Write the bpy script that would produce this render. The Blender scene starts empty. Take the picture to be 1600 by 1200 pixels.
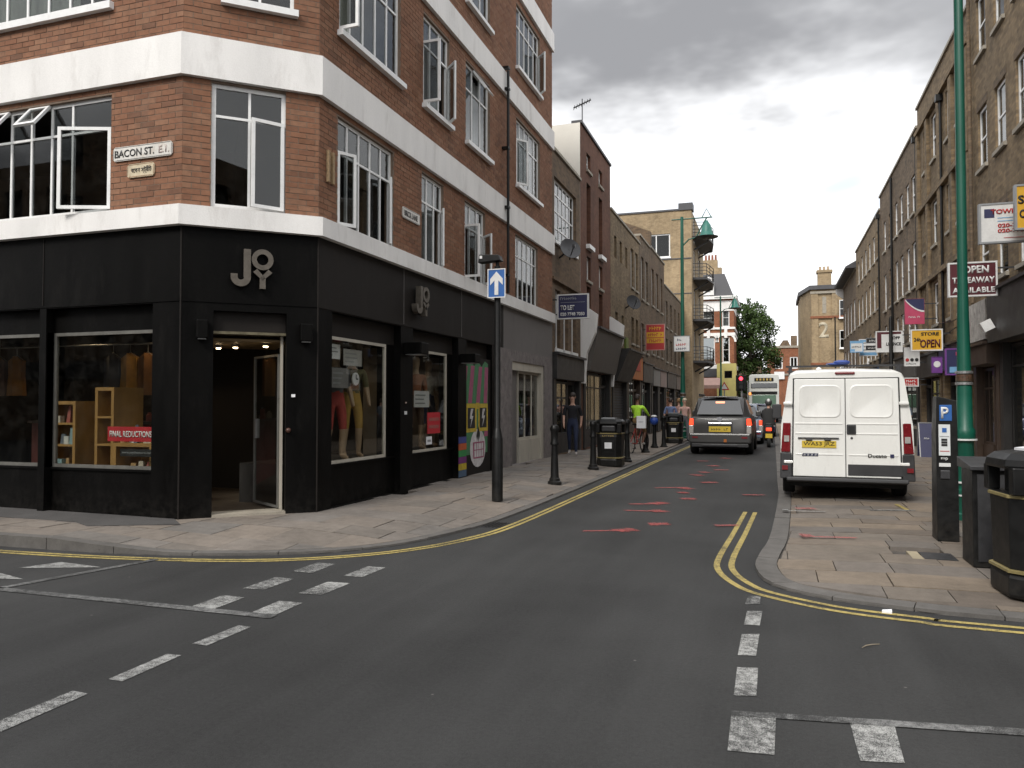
import bpy, bmesh, math, random
from mathutils import Vector, Matrix
random.seed(7)
SC = bpy.context.scene
COL = SC.collection
V = Vector
R = math.radians

# ---------------------------------------------------------------- camera
cd = bpy.data.cameras.new('camera')
cd.sensor_width = 36.0
cd.lens = 27.16
cd.clip_end = 2000
cam = bpy.data.objects.new('camera', cd)
COL.objects.link(cam)
cam.location = (0, 0, 1.6)
cam.rotation_euler = (R(91.52), 0, R(18.55))
SC.camera = cam

# ---------------------------------------------------------------- sky, sun, exposure
SUN_EL, SUN_AZ = 42, 192          # azimuth measured clockwise from +Y (the street axis)
w = bpy.data.worlds.new('World')
SC.world = w
w.use_nodes = True
nt = w.node_tree
nt.nodes.clear()
def wn(t, **k):
    n = nt.nodes.new(t)
    for a, b in k.items():
        setattr(n, a, b)
    return n
def wm(op, a=None, b=None):
    n = wn('ShaderNodeMath', operation=op)
    for i, x in enumerate((a, b)):
        if x is None: continue
        if isinstance(x, (int, float)): n.inputs[i].default_value = x
        else: nt.links.new(x, n.inputs[i])
    return n.outputs[0]
def wr(src, a, b, c, d, interp='SMOOTHSTEP'):
    n = wn('ShaderNodeMapRange', interpolation_type=interp)
    nt.links.new(src, n.inputs[0])
    for i, x in enumerate((a, b, c, d)): n.inputs[i+1].default_value = x
    return n.outputs[0]
sky = wn('ShaderNodeTexSky', sky_type='NISHITA', sun_disc=False)
sky.sun_elevation = R(SUN_EL)
sky.sun_rotation = R(SUN_AZ)
sky.air_density = 1.0
sky.dust_density = 2.0
tc = wn('ShaderNodeTexCoord')
sp = wn('ShaderNodeSeparateXYZ')
nt.links.new(tc.outputs['Generated'], sp.inputs[0])
zz = wm('ADD', wm('MAXIMUM', sp.outputs[2], 0.0), 0.10)      # cloud layer seen in perspective
cx = wm('DIVIDE', sp.outputs[0], zz)
cy = wm('DIVIDE', sp.outputs[1], zz)
cb = wn('ShaderNodeCombineXYZ')
nt.links.new(cx, cb.inputs[0]); nt.links.new(cy, cb.inputs[1])
CLOUD_W = (14.42, 2.36, -7.99)
def noise(scale, detail, rough, off):
    mp = wn('ShaderNodeMapping')
    mp.inputs['Location'].default_value = off
    nt.links.new(cb.outputs[0], mp.inputs[0])
    n = wn('ShaderNodeTexNoise')
    n.inputs['Scale'].default_value = scale
    n.inputs['Detail'].default_value = detail
    n.inputs['Roughness'].default_value = rough
    nt.links.new(mp.outputs[0], n.inputs['Vector'])
    return n.outputs['Fac']
n_big = noise(0.42, 6, 0.50, CLOUD_W)
n_det = noise(1.5, 5, 0.6, (5.3, 2.2, 7.7))
n_gap = noise(0.8, 4, 0.5, (-16.1, 7.61, 8.09))
grey = wr(wm('ADD', n_big, wm('MULTIPLY', wm('SUBTRACT', n_det, 0.5), 0.22)), 0.532, 0.66, 0.0, 1.0)
grey = wm('MULTIPLY', grey, wr(noise(0.9, 5, 0.55, (2.0, 6.1, 1.0)), 0.32, 0.62, 0.72, 1.0))
cmix = wn('ShaderNodeMix', data_type='RGBA')
cmix.inputs['A'].default_value = (1.36, 1.37, 1.39, 1)
cmix.inputs['B'].default_value = (0.35, 0.355, 0.375, 1)
nt.links.new(grey, cmix.inputs['Factor'])
cover = wr(n_gap, 0.31, 0.42, 0.5, 1.0)
cover = wm('MAXIMUM', cover, grey)
bg1 = wn('ShaderNodeBackground'); bg1.inputs[1].default_value = 0.15
nt.links.new(sky.outputs[0], bg1.inputs[0])
bg2 = wn('ShaderNodeBackground'); bg2.inputs[1].default_value = 1.0
nt.links.new(cmix.outputs['Result'], bg2.inputs[0])
ms = wn('ShaderNodeMixShader')
nt.links.new(cover, ms.inputs[0]); nt.links.new(bg1.outputs[0], ms.inputs[1]); nt.links.new(bg2.outputs[0], ms.inputs[2])
wo = wn('ShaderNodeOutputWorld')
nt.links.new(ms.outputs[0], wo.inputs[0])

sl = bpy.data.lights.new('sun', 'SUN')
sl.energy = 2.4
sl.angle = R(16)
sl.color = (1.0, 0.96, 0.9)
sun = bpy.data.objects.new('sun', sl)
COL.objects.link(sun)
az, el = R(SUN_AZ), R(SUN_EL)
sdir = V((math.sin(az)*math.cos(el), math.cos(az)*math.cos(el), math.sin(el)))
sun.rotation_euler = sdir.to_track_quat('Z', 'Y').to_euler()
sun.location = sdir*60

SC.view_settings.view_transform = 'Standard'
SC.view_settings.look = 'None'
SC.view_settings.exposure = 0.12
SC.view_settings.gamma = 1.0
SC.render.resolution_x, SC.render.resolution_y = 1024, 768
SC.render.engine = 'CYCLES'

# ---------------------------------------------------------------- object helpers
WL = {}                                             # world location of each object used as a parent
def link(o, parent=None):
    COL.objects.link(o)
    if parent is not None: o.parent = parent
    return o
def tag(o, label=None, cat=None, group=None, kind=None):
    if label: o['label'] = label
    if cat: o['category'] = cat
    if group: o['group'] = group
    if kind: o['kind'] = kind
    return o
def thing(name, loc, label, cat, group=None, rz=0.0, kind=None):
    o = bpy.data.objects.new(name, None)
    o.empty_display_size = 0.2
    COL.objects.link(o)
    o.location = loc
    o.rotation_euler = (0, 0, rz)
    WL[o] = V(loc) if rz == 0 else V((0, 0, 0))     # turned things are modelled about their own origin
    return tag(o, label, cat, group, kind)
def from_mesh(name, me, mat, parent=None, loc=(0, 0, 0)):
    o = bpy.data.objects.new(name, me)
    if mat is not None and not me.materials: me.materials.append(mat)
    link(o, parent)
    o.location = loc
    WL[o] = WL.get(parent, V((0, 0, 0)))+V(loc)
    return o
def copy_tree(o, parent=None):
    c = o.copy()
    COL.objects.link(c)
    c.parent = parent
    WL[c] = WL.get(o)
    for ch in [x for x in o.children]:
        copy_tree(ch, c)
    return c

class MB:
    def __init__(s):
        s.v = []; s.f = []; s.m = []; s.mi = 0
    def face(s, *p):
        i = len(s.v); s.v += [V(q) for q in p]; s.f.append(tuple(range(i, i+len(p)))); s.m.append(s.mi)
        return s
    def grid8(s, P):
        i = len(s.v); s.v += [V(q) for q in P]
        for f in ((0,3,2,1),(4,5,6,7),(0,1,5,4),(1,2,6,5),(2,3,7,6),(3,0,4,7)):
            s.f.append(tuple(i+k for k in f)); s.m.append(s.mi)
        return s
    def box(s, a, b):
        x0,y0,z0 = a; x1,y1,z1 = b
        return s.grid8([(x0,y0,z0),(x1,y0,z0),(x1,y1,z0),(x0,y1,z0),(x0,y0,z1),(x1,y0,z1),(x1,y1,z1),(x0,y1,z1)])
    def obox(s, c, u, v, w_):
        c,u,v,w_ = V(c),V(u),V(v),V(w_)
        return s.grid8([c-u-v-w_, c+u-v-w_, c+u+v-w_, c-u+v-w_, c-u-v+w_, c+u-v+w_, c+u+v+w_, c-u+v+w_])
    def beam(s, p, q, wd, ht, up=(0,0,1)):
        p,q = V(p),V(q); d = q-p; L = d.length; d.normalize()
        sd = d.cross(V(up))
        if sd.length < 1e-4: sd = d.cross(V((1,0,0)))
        sd.normalize(); u2 = sd.cross(d)
        return s.obox((p+q)/2, d*L/2, sd*wd/2, u2*ht/2)
    def rings(s, rings, close=True, cap=True):
        n = len(rings[0]); i = len(s.v)
        for r in rings: s.v += [V(q) for q in r]
        for k in range(len(rings)-1):
            for j in range(n if close else n-1):
                j2 = (j+1) % n
                s.f.append((i+k*n+j, i+k*n+j2, i+(k+1)*n+j2, i+(k+1)*n+j)); s.m.append(s.mi)
        if cap and close:
            s.f.append(tuple(i+j for j in range(n))[::-1]); s.m.append(s.mi)
            s.f.append(tuple(i+(len(rings)-1)*n+j for j in range(n))); s.m.append(s.mi)
        return s
    def tube(s, pts, r, n=8, cap=True):
        pts = [V(p) for p in pts]
        rr = r if isinstance(r, (list, tuple)) else [r]*len(pts)
        out = []; prev = None
        for k, p in enumerate(pts):
            d = (pts[min(k+1,len(pts)-1)]-pts[max(k-1,0)]).normalized()
            if prev is None:
                a = d.cross(V((0,0,1)))
                if a.length < 1e-3: a = d.cross(V((1,0,0)))
            else:
                a = prev-d*prev.dot(d)
            a.normalize(); prev = a; b = d.cross(a)
            out.append([p+(a*math.cos(2*math.pi*j/n)+b*math.sin(2*math.pi*j/n))*rr[k] for j in range(n)])
        return s.rings(out, True, cap)
    def lathe(s, c, prof, n=16, sx=1, sy=1):
        c = V(c)
        return s.rings([[c+V((r*sx*math.cos(2*math.pi*j/n), r*sy*math.sin(2*math.pi*j/n), z)) for j in range(n)] for r, z in prof])
    def prism(s, poly, d):
        d = V(d); a = [V(p) for p in poly]
        return s.rings([a, [p+d for p in a]])
    def ell(s, c, r, n=12, m=8):
        c = V(c)
        return s.rings([[c+V((r[0]*math.sin(t)*math.cos(2*math.pi*j/n), r[1]*math.sin(t)*math.sin(2*math.pi*j/n), r[2]*math.cos(t))) for j in range(n)]
                        for t in [0.05+(math.pi-0.1)*k/m for k in range(m+1)]])
    def mesh(s, off=(0,0,0)):
        off = V(off)
        me = bpy.data.meshes.new('m')
        me.from_pydata([tuple(q-off) for q in s.v], [], s.f)
        if any(s.m):
            me.polygons.foreach_set('material_index', s.m)
        return me
    def build(s, name, mat, parent=None, smooth=False, bevel=0, seg=2, weld=False):
        me = s.mesh(WL.get(parent, V((0,0,0))))
        me.name = name
        for m_ in (mat if isinstance(mat, (list, tuple)) else [mat]): me.materials.append(m_)
        if weld or bevel or smooth:
            b = bmesh.new(); b.from_mesh(me)
            bmesh.ops.remove_doubles(b, verts=b.verts, dist=1e-5)
            bmesh.ops.recalc_face_normals(b, faces=b.faces)
            b.to_mesh(me); b.free()
        o = bpy.data.objects.new(name, me)
        link(o, parent)
        WL[o] = WL.get(parent, V((0,0,0)))
        if bevel:
            md = o.modifiers.new('bevel', 'BEVEL'); md.width = bevel; md.segments = seg; md.limit_method = 'ANGLE'; md.angle_limit = R(40)
        if smooth:
            me.polygons.foreach_set('use_smooth', [True]*len(me.polygons))
            if smooth != 'all':
                try:
                    me.set_sharp_from_angle(angle=R(38))
                except Exception: pass
        return o

# ---------------------------------------------------------------- materials
MATS = {}
class NT:
    def __init__(s, name):
        s.m = bpy.data.materials.new(name); s.m.use_nodes = True
        s.t = s.m.node_tree; s.b = s.t.nodes['Principled BSDF']; s.out = s.t.nodes['Material Output']
    def n(s, t, **k):
        x = s.t.nodes.new(t)
        for a, b in k.items(): setattr(x, a, b)
        return x
    def l(s, a, b): s.t.links.new(a, b)
    def pos(s):
        return s.n('ShaderNodeNewGeometry').outputs['Position']
    def objc(s):
        return s.n('ShaderNodeTexCoord').outputs['Object']
    def noise(s, vec, scale, detail=4, rough=0.55, stretch=None):
        if stretch:
            mp = s.n('ShaderNodeMapping'); mp.inputs['Scale'].default_value = stretch; s.l(vec, mp.inputs[0]); vec = mp.outputs[0]
        x = s.n('ShaderNodeTexNoise'); x.inputs['Scale'].default_value = scale; x.inputs['Detail'].default_value = detail
        x.inputs['Roughness'].default_value = rough; s.l(vec, x.inputs['Vector']); return x.outputs['Fac']
    def ramp(s, f, a, b, lo, hi, interp='LINEAR'):
        x = s.n('ShaderNodeMapRange', interpolation_type=interp)
        s.l(f, x.inputs[0])
        for i, q in enumerate((a, b, lo, hi)): x.inputs[i+1].default_value = q
        return x.outputs[0]
    def mix(s, f, a, b, blend='MIX'):
        x = s.n('ShaderNodeMix', data_type='RGBA', blend_type=blend)
        for i, q in (('Factor', f), ('A', a), ('B', b)):
            if isinstance(q, (int, float)): x.inputs[i].default_value = q
            elif isinstance(q, tuple): x.inputs[i].default_value = (q+(1,))[:4]
            else: s.l(q, x.inputs[i])
        return x.outputs['Result']
    def math(s, op, a, b=None):
        x = s.n('ShaderNodeMath', operation=op)
        for i, q in enumerate((a, b)):
            if q is None: continue
            if isinstance(q, (int, float)): x.inputs[i].default_value = q
            else: s.l(q, x.inputs[i])
        return x.outputs[0]
    def scale(s, col, f):
        x = s.n('ShaderNodeVectorMath', operation='SCALE'); s.l(col, x.inputs[0])
        if isinstance(f, (int, float)): x.inputs['Scale'].default_value = f
        else: s.l(f, x.inputs['Scale'])
        return x.outputs[0]
    def bump(s, h, strength=0.3, dist=0.01):
        x = s.n('ShaderNodeBump'); x.inputs['Strength'].default_value = strength; x.inputs['Distance'].default_value = dist
        s.l(h, x.inputs['Height']); s.l(x.outputs[0], s.b.inputs['Normal'])
    def base(s, c):
        if isinstance(c, tuple): s.b.inputs['Base Color'].default_value = (c+(1,))[:4]
        else: s.l(c, s.b.inputs['Base Color'])
    def setp(s, rough=0.6, metal=0.0, spec=0.5, coat=0.0):
        s.b.inputs['Roughness'].default_value = rough; s.b.inputs['Metallic'].default_value = metal
        s.b.inputs['Specular IOR Level'].default_value = spec; s.b.inputs['Coat Weight'].default_value = coat
        s.b.inputs['Coat Roughness'].default_value = 0.08
def paint(name, col, rough=0.5, var=0.18, scale=3.0, metal=0.0, spec=0.5, coat=0.0, bump=0.0, fine=40.0, grime=None, streak=False):
    """plain coloured surface with soft mottling, fine grain and optional dirt of its own shape"""
    if name in MATS: return MATS[name]
    t = NT(name); p = t.pos()
    a = t.noise(p, scale, 5, 0.6, (1,1,0.25) if streak else None)
    b = t.noise(p, fine, 3, 0.6)
    f = t.math('ADD', t.ramp(a, 0.3, 0.7, 1-var, 1+var), t.ramp(b, 0.3, 0.7, -var*0.35, var*0.35))
    rgb = t.n('ShaderNodeRGB'); rgb.outputs[0].default_value = (col+(1,))[:4]
    c = t.scale(rgb.outputs[0], f)
    if grime:
        g = t.noise(p, scale*1.7, 8, 0.68, (1,1,0.3) if streak else None)
        c = t.mix(t.ramp(g, 0.54, 0.72, 0.0, grime[1]), c, grime[0])
    t.base(c); t.setp(rough, metal, spec, coat)
    t.l(t.ramp(a, 0.3, 0.7, max(0.02, rough-0.08), min(1, rough+0.08)), t.b.inputs['Roughness'])
    if bump: t.bump(b, bump, 0.01)
    MATS[name] = t.m
    return t.m
def emit(name, col, strength):
    if name in MATS: return MATS[name]
    t = NT(name); t.base((0.02,0.02,0.02)); t.b.inputs['Emission Color'].default_value = (col+(1,))[:4]
    t.b.inputs['Emission Strength'].default_value = strength
    MATS[name] = t.m
    return t.m
def glass(name, tint=(0.8,0.82,0.8), f0=0.03, rough=0.01):
    if name in MATS: return MATS[name]
    t = NT(name); t.t.nodes.remove(t.b)
    g = t.n('ShaderNodeNewGeometry')
    d = t.n('ShaderNodeVectorMath', operation='DOT_PRODUCT'); t.l(g.outputs['Normal'], d.inputs[0]); t.l(g.outputs['Incoming'], d.inputs[1])
    k = t.math('POWER', t.math('SUBTRACT', 1.0, t.math('ABSOLUTE', d.outputs['Value'])), 5.0)
    f = t.math('ADD', t.math('MULTIPLY', k, 1-f0), f0)
    dirt = t.noise(g.outputs['Position'], 6, 5, 0.6)
    tr = t.n('ShaderNodeBsdfTransparent'); tr.inputs[0].default_value = tint+(1,)
    gl = t.n('ShaderNodeBsdfGlossy'); gl.inputs['Roughness'].default_value = rough
    df = t.n('ShaderNodeBsdfDiffuse'); df.inputs[0].default_value = (0.25,0.24,0.22,1)
    m1 = t.n('ShaderNodeMixShader'); t.l(t.ramp(dirt, 0.45, 0.8, 0.0, 0.02), m1.inputs[0]); t.l(tr.outputs[0], m1.inputs[1]); t.l(df.outputs[0], m1.inputs[2])
    m2 = t.n('ShaderNodeMixShader'); t.l(f, m2.inputs[0]); t.l(m1.outputs[0], m2.inputs[1]); t.l(gl.outputs[0], m2.inputs[2])
    t.l(m2.outputs[0], t.out.inputs[0])
    MATS[name] = t.m
    return t.m
def brickwall(name, c1, c2, mortar, soot=(0.05,0.045,0.04), sootf=0.6, bw=0.225, bh=0.075):
    """far brickwork whose pieces are too small to pick out"""
    if name in MATS: return MATS[name]
    t = NT(name); p = t.pos()
    s = t.n('ShaderNodeSeparateXYZ'); t.l(p, s.inputs[0])
    cbn = t.n('ShaderNodeCombineXYZ'); t.l(t.math('ADD', s.outputs[0], s.outputs[1]), cbn.inputs[0]); t.l(s.outputs[2], cbn.inputs[1])
    b = t.n('ShaderNodeTexBrick'); t.l(cbn.outputs[0], b.inputs['Vector'])
    b.inputs['Scale'].default_value = 1; b.inputs['Brick Width'].default_value = bw; b.inputs['Row Height'].default_value = bh
    b.inputs['Mortar Size'].default_value = 0.006; b.inputs['Mortar Smooth'].default_value = 0.4; b.inputs['Bias'].default_value = -0.1
    b.inputs['Color1'].default_value = c1+(1,); b.inputs['Color2'].default_value = c2+(1,); b.inputs['Mortar'].default_value = mortar+(1,)
    n1 = t.noise(p, 0.7, 6, 0.65); n2 = t.noise(p, 5, 4, 0.6); n3 = t.noise(p, 1.6, 6, 0.7, (1,1,0.16))
    f = t.math('ADD', t.ramp(n1, 0.3, 0.7, 0.72, 1.2), t.ramp(n2, 0.3, 0.7, -0.16, 0.16))
    c = t.scale(b.outputs['Color'], f)
    c = t.mix(t.ramp(n3, 0.5, 0.75, 0, sootf), c, soot)
    t.base(c); t.setp(0.85, spec=0.25)
    t.bump(b.outputs['Fac'], -0.4, 0.012)
    MATS[name] = t.m
    return t.m

def brick_piece(name, rnd):
    t = NT(name); p = t.pos()
    r = t.n('ShaderNodeObjectInfo').outputs['Random'] if rnd == 'obj' else t.n('ShaderNodeNewGeometry').outputs['Random Per Island']
    cr = t.n('ShaderNodeValToRGB'); t.l(r, cr.inputs[0])
    e = cr.color_ramp.elements
    e[0].position = 0; e[0].color = (0.19,0.09,0.050,1)
    e[1].position = 1; e[1].color = (0.262,0.138,0.084,1)
    for ps, c in ((0.06,(0.16,0.082,0.052)),(0.14,(0.212,0.10,0.059)),(0.55,(0.233,0.113,0.066)),(0.8,(0.232,0.121,0.074))):
        x = e.new(ps); x.color = c+(1,)
    n1 = t.noise(p, 14, 5, 0.65); n2 = t.noise(p, 0.9, 5, 0.6); n3 = t.noise(p, 120, 3, 0.6)
    f = t.math('ADD', t.ramp(n1, 0.3, 0.7, 0.82, 1.14), t.ramp(n2, 0.3, 0.7, -0.16, 0.12))
    c = t.scale(cr.outputs[0], f)
    c = t.mix(t.ramp(t.noise(p, 2.2, 7, 0.7, (1,1,0.3)), 0.55, 0.75, 0, 0.35), c, (0.11,0.085,0.07))
    t.base(c); t.setp(0.82, spec=0.25); t.bump(t.math('ADD', n1, t.math('MULTIPLY', n3, 0.5)), 0.35, 0.004)
    MATS[name] = t.m
    return t.m
M_BRICK_O = brick_piece('brick_clay', 'obj')
M_BRICK_I = brick_piece('brick_clay_mass', 'isl')
M_MORTAR = paint('mortar', (0.185,0.135,0.10), 0.9, 0.2, 8, bump=0.3)
M_WHITE = paint('white_render', (0.77,0.755,0.735), 0.75, 0.10, 1.6, bump=0.25, fine=60, grime=((0.42,0.39,0.36),0.45), streak=True)
M_WFRAME = paint('white_window_paint', (0.78,0.78,0.77), 0.42, 0.06, 6, grime=((0.5,0.48,0.45),0.3))
M_BLACK = paint('black_shop_paint', (0.0027,0.0025,0.0023), 0.5, 0.35, 2.5, spec=0.08, bump=0.15, fine=25, grime=((0.013,0.012,0.011),0.4), streak=True)
M_BROWNBLK = paint('brown_black_fascia_paint', (0.016,0.0135,0.012), 0.65, 0.18, 1.2, spec=0.15, grime=((0.03,0.026,0.023),0.4), streak=True)
M_GREYF = paint('grey_fascia_paint', (0.13,0.12,0.115), 0.65, 0.14, 1.5, grime=((0.08,0.07,0.07),0.5), streak=True)
M_CREAM = paint('cream_paint', (0.42,0.39,0.33), 0.55, 0.12, 2.5, grime=((0.2,0.18,0.15),0.5), streak=True)
M_GLASS = glass('window_glass', (0.66,0.68,0.68), 0.05)
M_SHOPGLASS = glass('shop_glass', (0.86,0.87,0.85), 0.022)
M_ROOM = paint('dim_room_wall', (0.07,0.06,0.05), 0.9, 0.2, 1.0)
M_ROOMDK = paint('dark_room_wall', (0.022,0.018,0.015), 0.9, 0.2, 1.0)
M_BLKMETAL = paint('black_iron_paint', (0.0065,0.0065,0.0065), 0.45, 0.3, 8, spec=0.3, grime=((0.025,0.023,0.02),0.3))
M_DARKMETAL = paint('dark_grey_metal', (0.028,0.028,0.030), 0.45, 0.2, 8)
M_GALV = paint('galvanised_steel', (0.33,0.33,0.33), 0.45, 0.15, 9, metal=0.7)
M_GREEN = paint('green_lamp_paint', (0.005,0.082,0.052), 0.38, 0.16, 4, spec=0.5, grime=((0.02,0.06,0.04),0.5), streak=True)
M_STOCK = brickwall('london_stock_brick', (0.235,0.17,0.098), (0.135,0.095,0.055), (0.15,0.125,0.10), sootf=0.55)
M_STOCK2 = brickwall('dark_stock_brick', (0.19,0.137,0.088), (0.105,0.075,0.05), (0.10,0.085,0.07), sootf=0.6)
M_STOCK3 = brickwall('weathered_brown_brick', (0.17,0.115,0.07), (0.11,0.075,0.05), (0.12,0.10,0.08), sootf=0.55)
M_REDB = brickwall('plum_red_brick', (0.15,0.068,0.043), (0.12,0.052,0.034), (0.10,0.07,0.05), sootf=0.25)
M_ORANGEB = brickwall('orange_red_brick', (0.27,0.10,0.05), (0.22,0.08,0.04), (0.2,0.14,0.1), sootf=0.2)
M_YELB = brickwall('pale_yellow_brick', (0.36,0.27,0.16), (0.30,0.22,0.13), (0.24,0.2,0.15), sootf=0.15)
M_SLATE = paint('slate_roof', (0.045,0.045,0.05), 0.6, 0.25, 4)
M_STONE = paint('stone_trim', (0.30,0.27,0.22), 0.8, 0.2, 3, grime=((0.1,0.09,0.08),0.5))
M_DARKSHOP = paint('dark_shop_timber', (0.022,0.020,0.019), 0.5, 0.3, 3, grime=((0.05,0.045,0.04),0.5))
M_TIMBER = paint('brown_shop_timber', (0.055,0.034,0.022), 0.5, 0.25, 3)
M_LEAD = paint('lead_grey_trim', (0.06,0.06,0.065), 0.6, 0.2, 5)

def dusty_base(m, dust, z0, z1):
    """dried splashes and dust thrown up from the pavement, broken up by noise"""
    t = m.node_tree; b = t.nodes['Principled BSDF']; src = b.inputs['Base Color'].links[0].from_socket
    g = t.nodes.new('ShaderNodeNewGeometry'); s = t.nodes.new('ShaderNodeSeparateXYZ'); t.links.new(g.outputs['Position'], s.inputs[0])
    r = t.nodes.new('ShaderNodeMapRange'); t.links.new(s.outputs[2], r.inputs[0]); r.inputs[1].default_value = z0; r.inputs[2].default_value = z1; r.inputs[3].default_value = 1; r.inputs[4].default_value = 0
    n = t.nodes.new('ShaderNodeTexNoise'); n.inputs['Scale'].default_value = 9; n.inputs['Detail'].default_value = 8; n.inputs['Roughness'].default_value = 0.75; t.links.new(g.outputs['Position'], n.inputs['Vector'])
    q = t.nodes.new('ShaderNodeMapRange'); t.links.new(n.outputs['Fac'], q.inputs[0]); q.inputs[1].default_value = 0.42; q.inputs[2].default_value = 0.7
    k = t.nodes.new('ShaderNodeMath'); k.operation = 'MULTIPLY'; t.links.new(r.outputs[0], k.inputs[0]); t.links.new(q.outputs[0], k.inputs[1])
    x = t.nodes.new('ShaderNodeMix'); x.data_type = 'RGBA'; t.links.new(k.outputs[0], x.inputs['Factor']); t.links.new(src, x.inputs['A']); x.inputs['B'].default_value = dust+(1,)
    t.links.new(x.outputs['Result'], b.inputs['Base Color'])
dusty_base(M_BLACK, (0.016,0.0145,0.013), 0.1, 0.5)
dusty_base(M_BLKMETAL, (0.03,0.027,0.023), 0.05, 0.35)
# ---------------------------------------------------------------- facade frames
class F:
    """a wall plane: a runs along it, z up, d outward"""
    def __init__(s, o, u, n):
        s.o, s.u, s.n = V(o), V(u).normalized(), V(n).normalized()
    def p(s, a, z, d=0.0): return s.o+s.u*a+s.n*d+V((0,0,z))
    def box(s, mb, a0, a1, z0, z1, d0, d1):
        return mb.grid8([s.p(a0,z0,d1),s.p(a1,z0,d1),s.p(a1,z0,d0),s.p(a0,z0,d0),s.p(a0,z1,d1),s.p(a1,z1,d1),s.p(a1,z1,d0),s.p(a0,z1,d0)])
    def quad(s, mb, a0, a1, z0, z1, d=0.0):
        return mb.face(s.p(a0,z0,d),s.p(a1,z0,d),s.p(a1,z1,d),s.p(a0,z1,d))
    def wall(s, mb, a0, a1, z0, z1, holes=(), depth=0.15, d=0.0):
        """sheet with rectangular holes and reveals"""
        A = sorted({a0,a1}|{min(max(q,a0),a1) for h in holes for q in h[:2]})
        Z = sorted({z0,z1}|{min(max(q,z0),z1) for h in holes for q in h[2:4]})
        for i in range(len(A)-1):
            for j in range(len(Z)-1):
                ca, cz = (A[i]+A[i+1])/2, (Z[j]+Z[j+1])/2
                if any(h[0] < ca < h[1] and h[2] < cz < h[3] for h in holes): continue
                s.quad(mb, A[i], A[i+1], Z[j], Z[j+1], d)
        for h in holes:
            b0,b1,y0,y1 = max(h[0],a0),min(h[1],a1),max(h[2],z0),min(h[3],z1)
            if b1 <= b0 or y1 <= y0: continue
            e = d-depth
            mb.face(s.p(b0,y0,d),s.p(b0,y1,d),s.p(b0,y1,e),s.p(b0,y0,e))
            mb.face(s.p(b1,y0,d),s.p(b1,y1,d),s.p(b1,y1,e),s.p(b1,y0,e))
            mb.face(s.p(b0,y1,d),s.p(b1,y1,d),s.p(b1,y1,e),s.p(b0,y1,e))
            mb.face(s.p(b0,y0,d),s.p(b1,y0,d),s.p(b1,y0,e),s.p(b0,y0,e))
        return mb

# ---------------------------------------------------------------- ground materials
def m_asphalt():
    t = NT('asphalt'); p = t.pos()
    a = t.noise(p, 0.35, 6, 0.6); b = t.noise(p, 38, 5, 0.75); c = t.noise(p, 150, 3, 0.7); tr = t.noise(p, 0.9, 5, 0.6, (1.6,0.14,1))
    f = t.math('ADD', t.ramp(a, 0.3, 0.7, 0.68, 1.28), t.ramp(b, 0.3, 0.7, -0.22, 0.22))
    f = t.math('ADD', f, t.ramp(c, 0.3, 0.75, -0.3, 0.4))
    f = t.math('ADD', f, t.ramp(tr, 0.35, 0.65, -0.18, 0.18))
    rgb = t.n('ShaderNodeRGB'); rgb.outputs[0].default_value = (0.0335,0.0335,0.033,1)
    col = t.scale(rgb.outputs[0], f)
    vo = t.n('ShaderNodeTexVoronoi'); vo.inputs['Scale'].default_value = 1.9; t.l(p, vo.inputs['Vector'])
    col = t.mix(t.ramp(vo.outputs['Distance'], 0.012, 0.022, 0.75, 0.0), col, (0.16,0.15,0.14))     # spots of old gum
    t.base(col); t.setp(0.82, spec=0.35)
    t.bump(t.math('ADD', b, c), 0.5, 0.006)
    MATS['asphalt'] = t.m
    return t.m
M_ASPH = m_asphalt()
def m_slab(name, cols, rnd):
    t = NT(name); p = t.pos()
    r = t.n('ShaderNodeObjectInfo').outputs['Random'] if rnd == 'obj' else t.n('ShaderNodeNewGeometry').outputs['Random Per Island']
    cr = t.n('ShaderNodeValToRGB'); t.l(r, cr.inputs[0]); e = cr.color_ramp.elements
    e[0].color = cols[0]+(1,); e[1].color = cols[-1]+(1,)
    for i, c in enumerate(cols[1:-1]): e.new((i+1)/(len(cols)-1)).color = c+(1,)
    a = t.noise(p, 1.1, 6, 0.6); b = t.noise(p, 9, 5, 0.65); c = t.noise(p, 90, 3, 0.6)
    f = t.math('ADD', t.ramp(a, 0.3, 0.7, 0.82, 1.18), t.ramp(b, 0.3, 0.7, -0.14, 0.14))
    f = t.math('ADD', f, t.ramp(c, 0.3, 0.7, -0.08, 0.08))
    col = t.scale(cr.outputs[0], f)
    col = t.mix(t.ramp(t.noise(p, 3.1, 7, 0.7), 0.57, 0.72, 0, 0.5), col, (0.07,0.062,0.055))
    vo = t.n('ShaderNodeTexVoronoi'); vo.inputs['Scale'].default_value = 2.6; t.l(p, vo.inputs['Vector'])
    col = t.mix(t.ramp(vo.outputs['Distance'], 0.02, 0.035, 0.7, 0.0), col, (0.06,0.055,0.05))      # trodden gum
    t.base(col); t.setp(0.8, spec=0.3); t.bump(t.math('ADD', b, c), 0.3, 0.006)
    MATS[name] = t.m
    return t.m
YORK = [(0.125,0.104,0.086),(0.19,0.152,0.118),(0.155,0.135,0.114),(0.205,0.163,0.122),(0.135,0.12,0.107),(0.18,0.155,0.132)]
GREYS = [(0.152,0.134,0.117),(0.185,0.158,0.134),(0.165,0.147,0.131),(0.198,0.167,0.139),(0.152,0.14,0.128),(0.185,0.165,0.147)]
M_SLAB_R = m_slab('york_stone', YORK, 'obj'); M_SLAB_RM = m_slab('york_stone_mass', YORK, 'isl')
M_SLAB_L = m_slab('grey_paving', GREYS, 'obj'); M_SLAB_LM = m_slab('grey_paving_mass', GREYS, 'isl')
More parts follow.
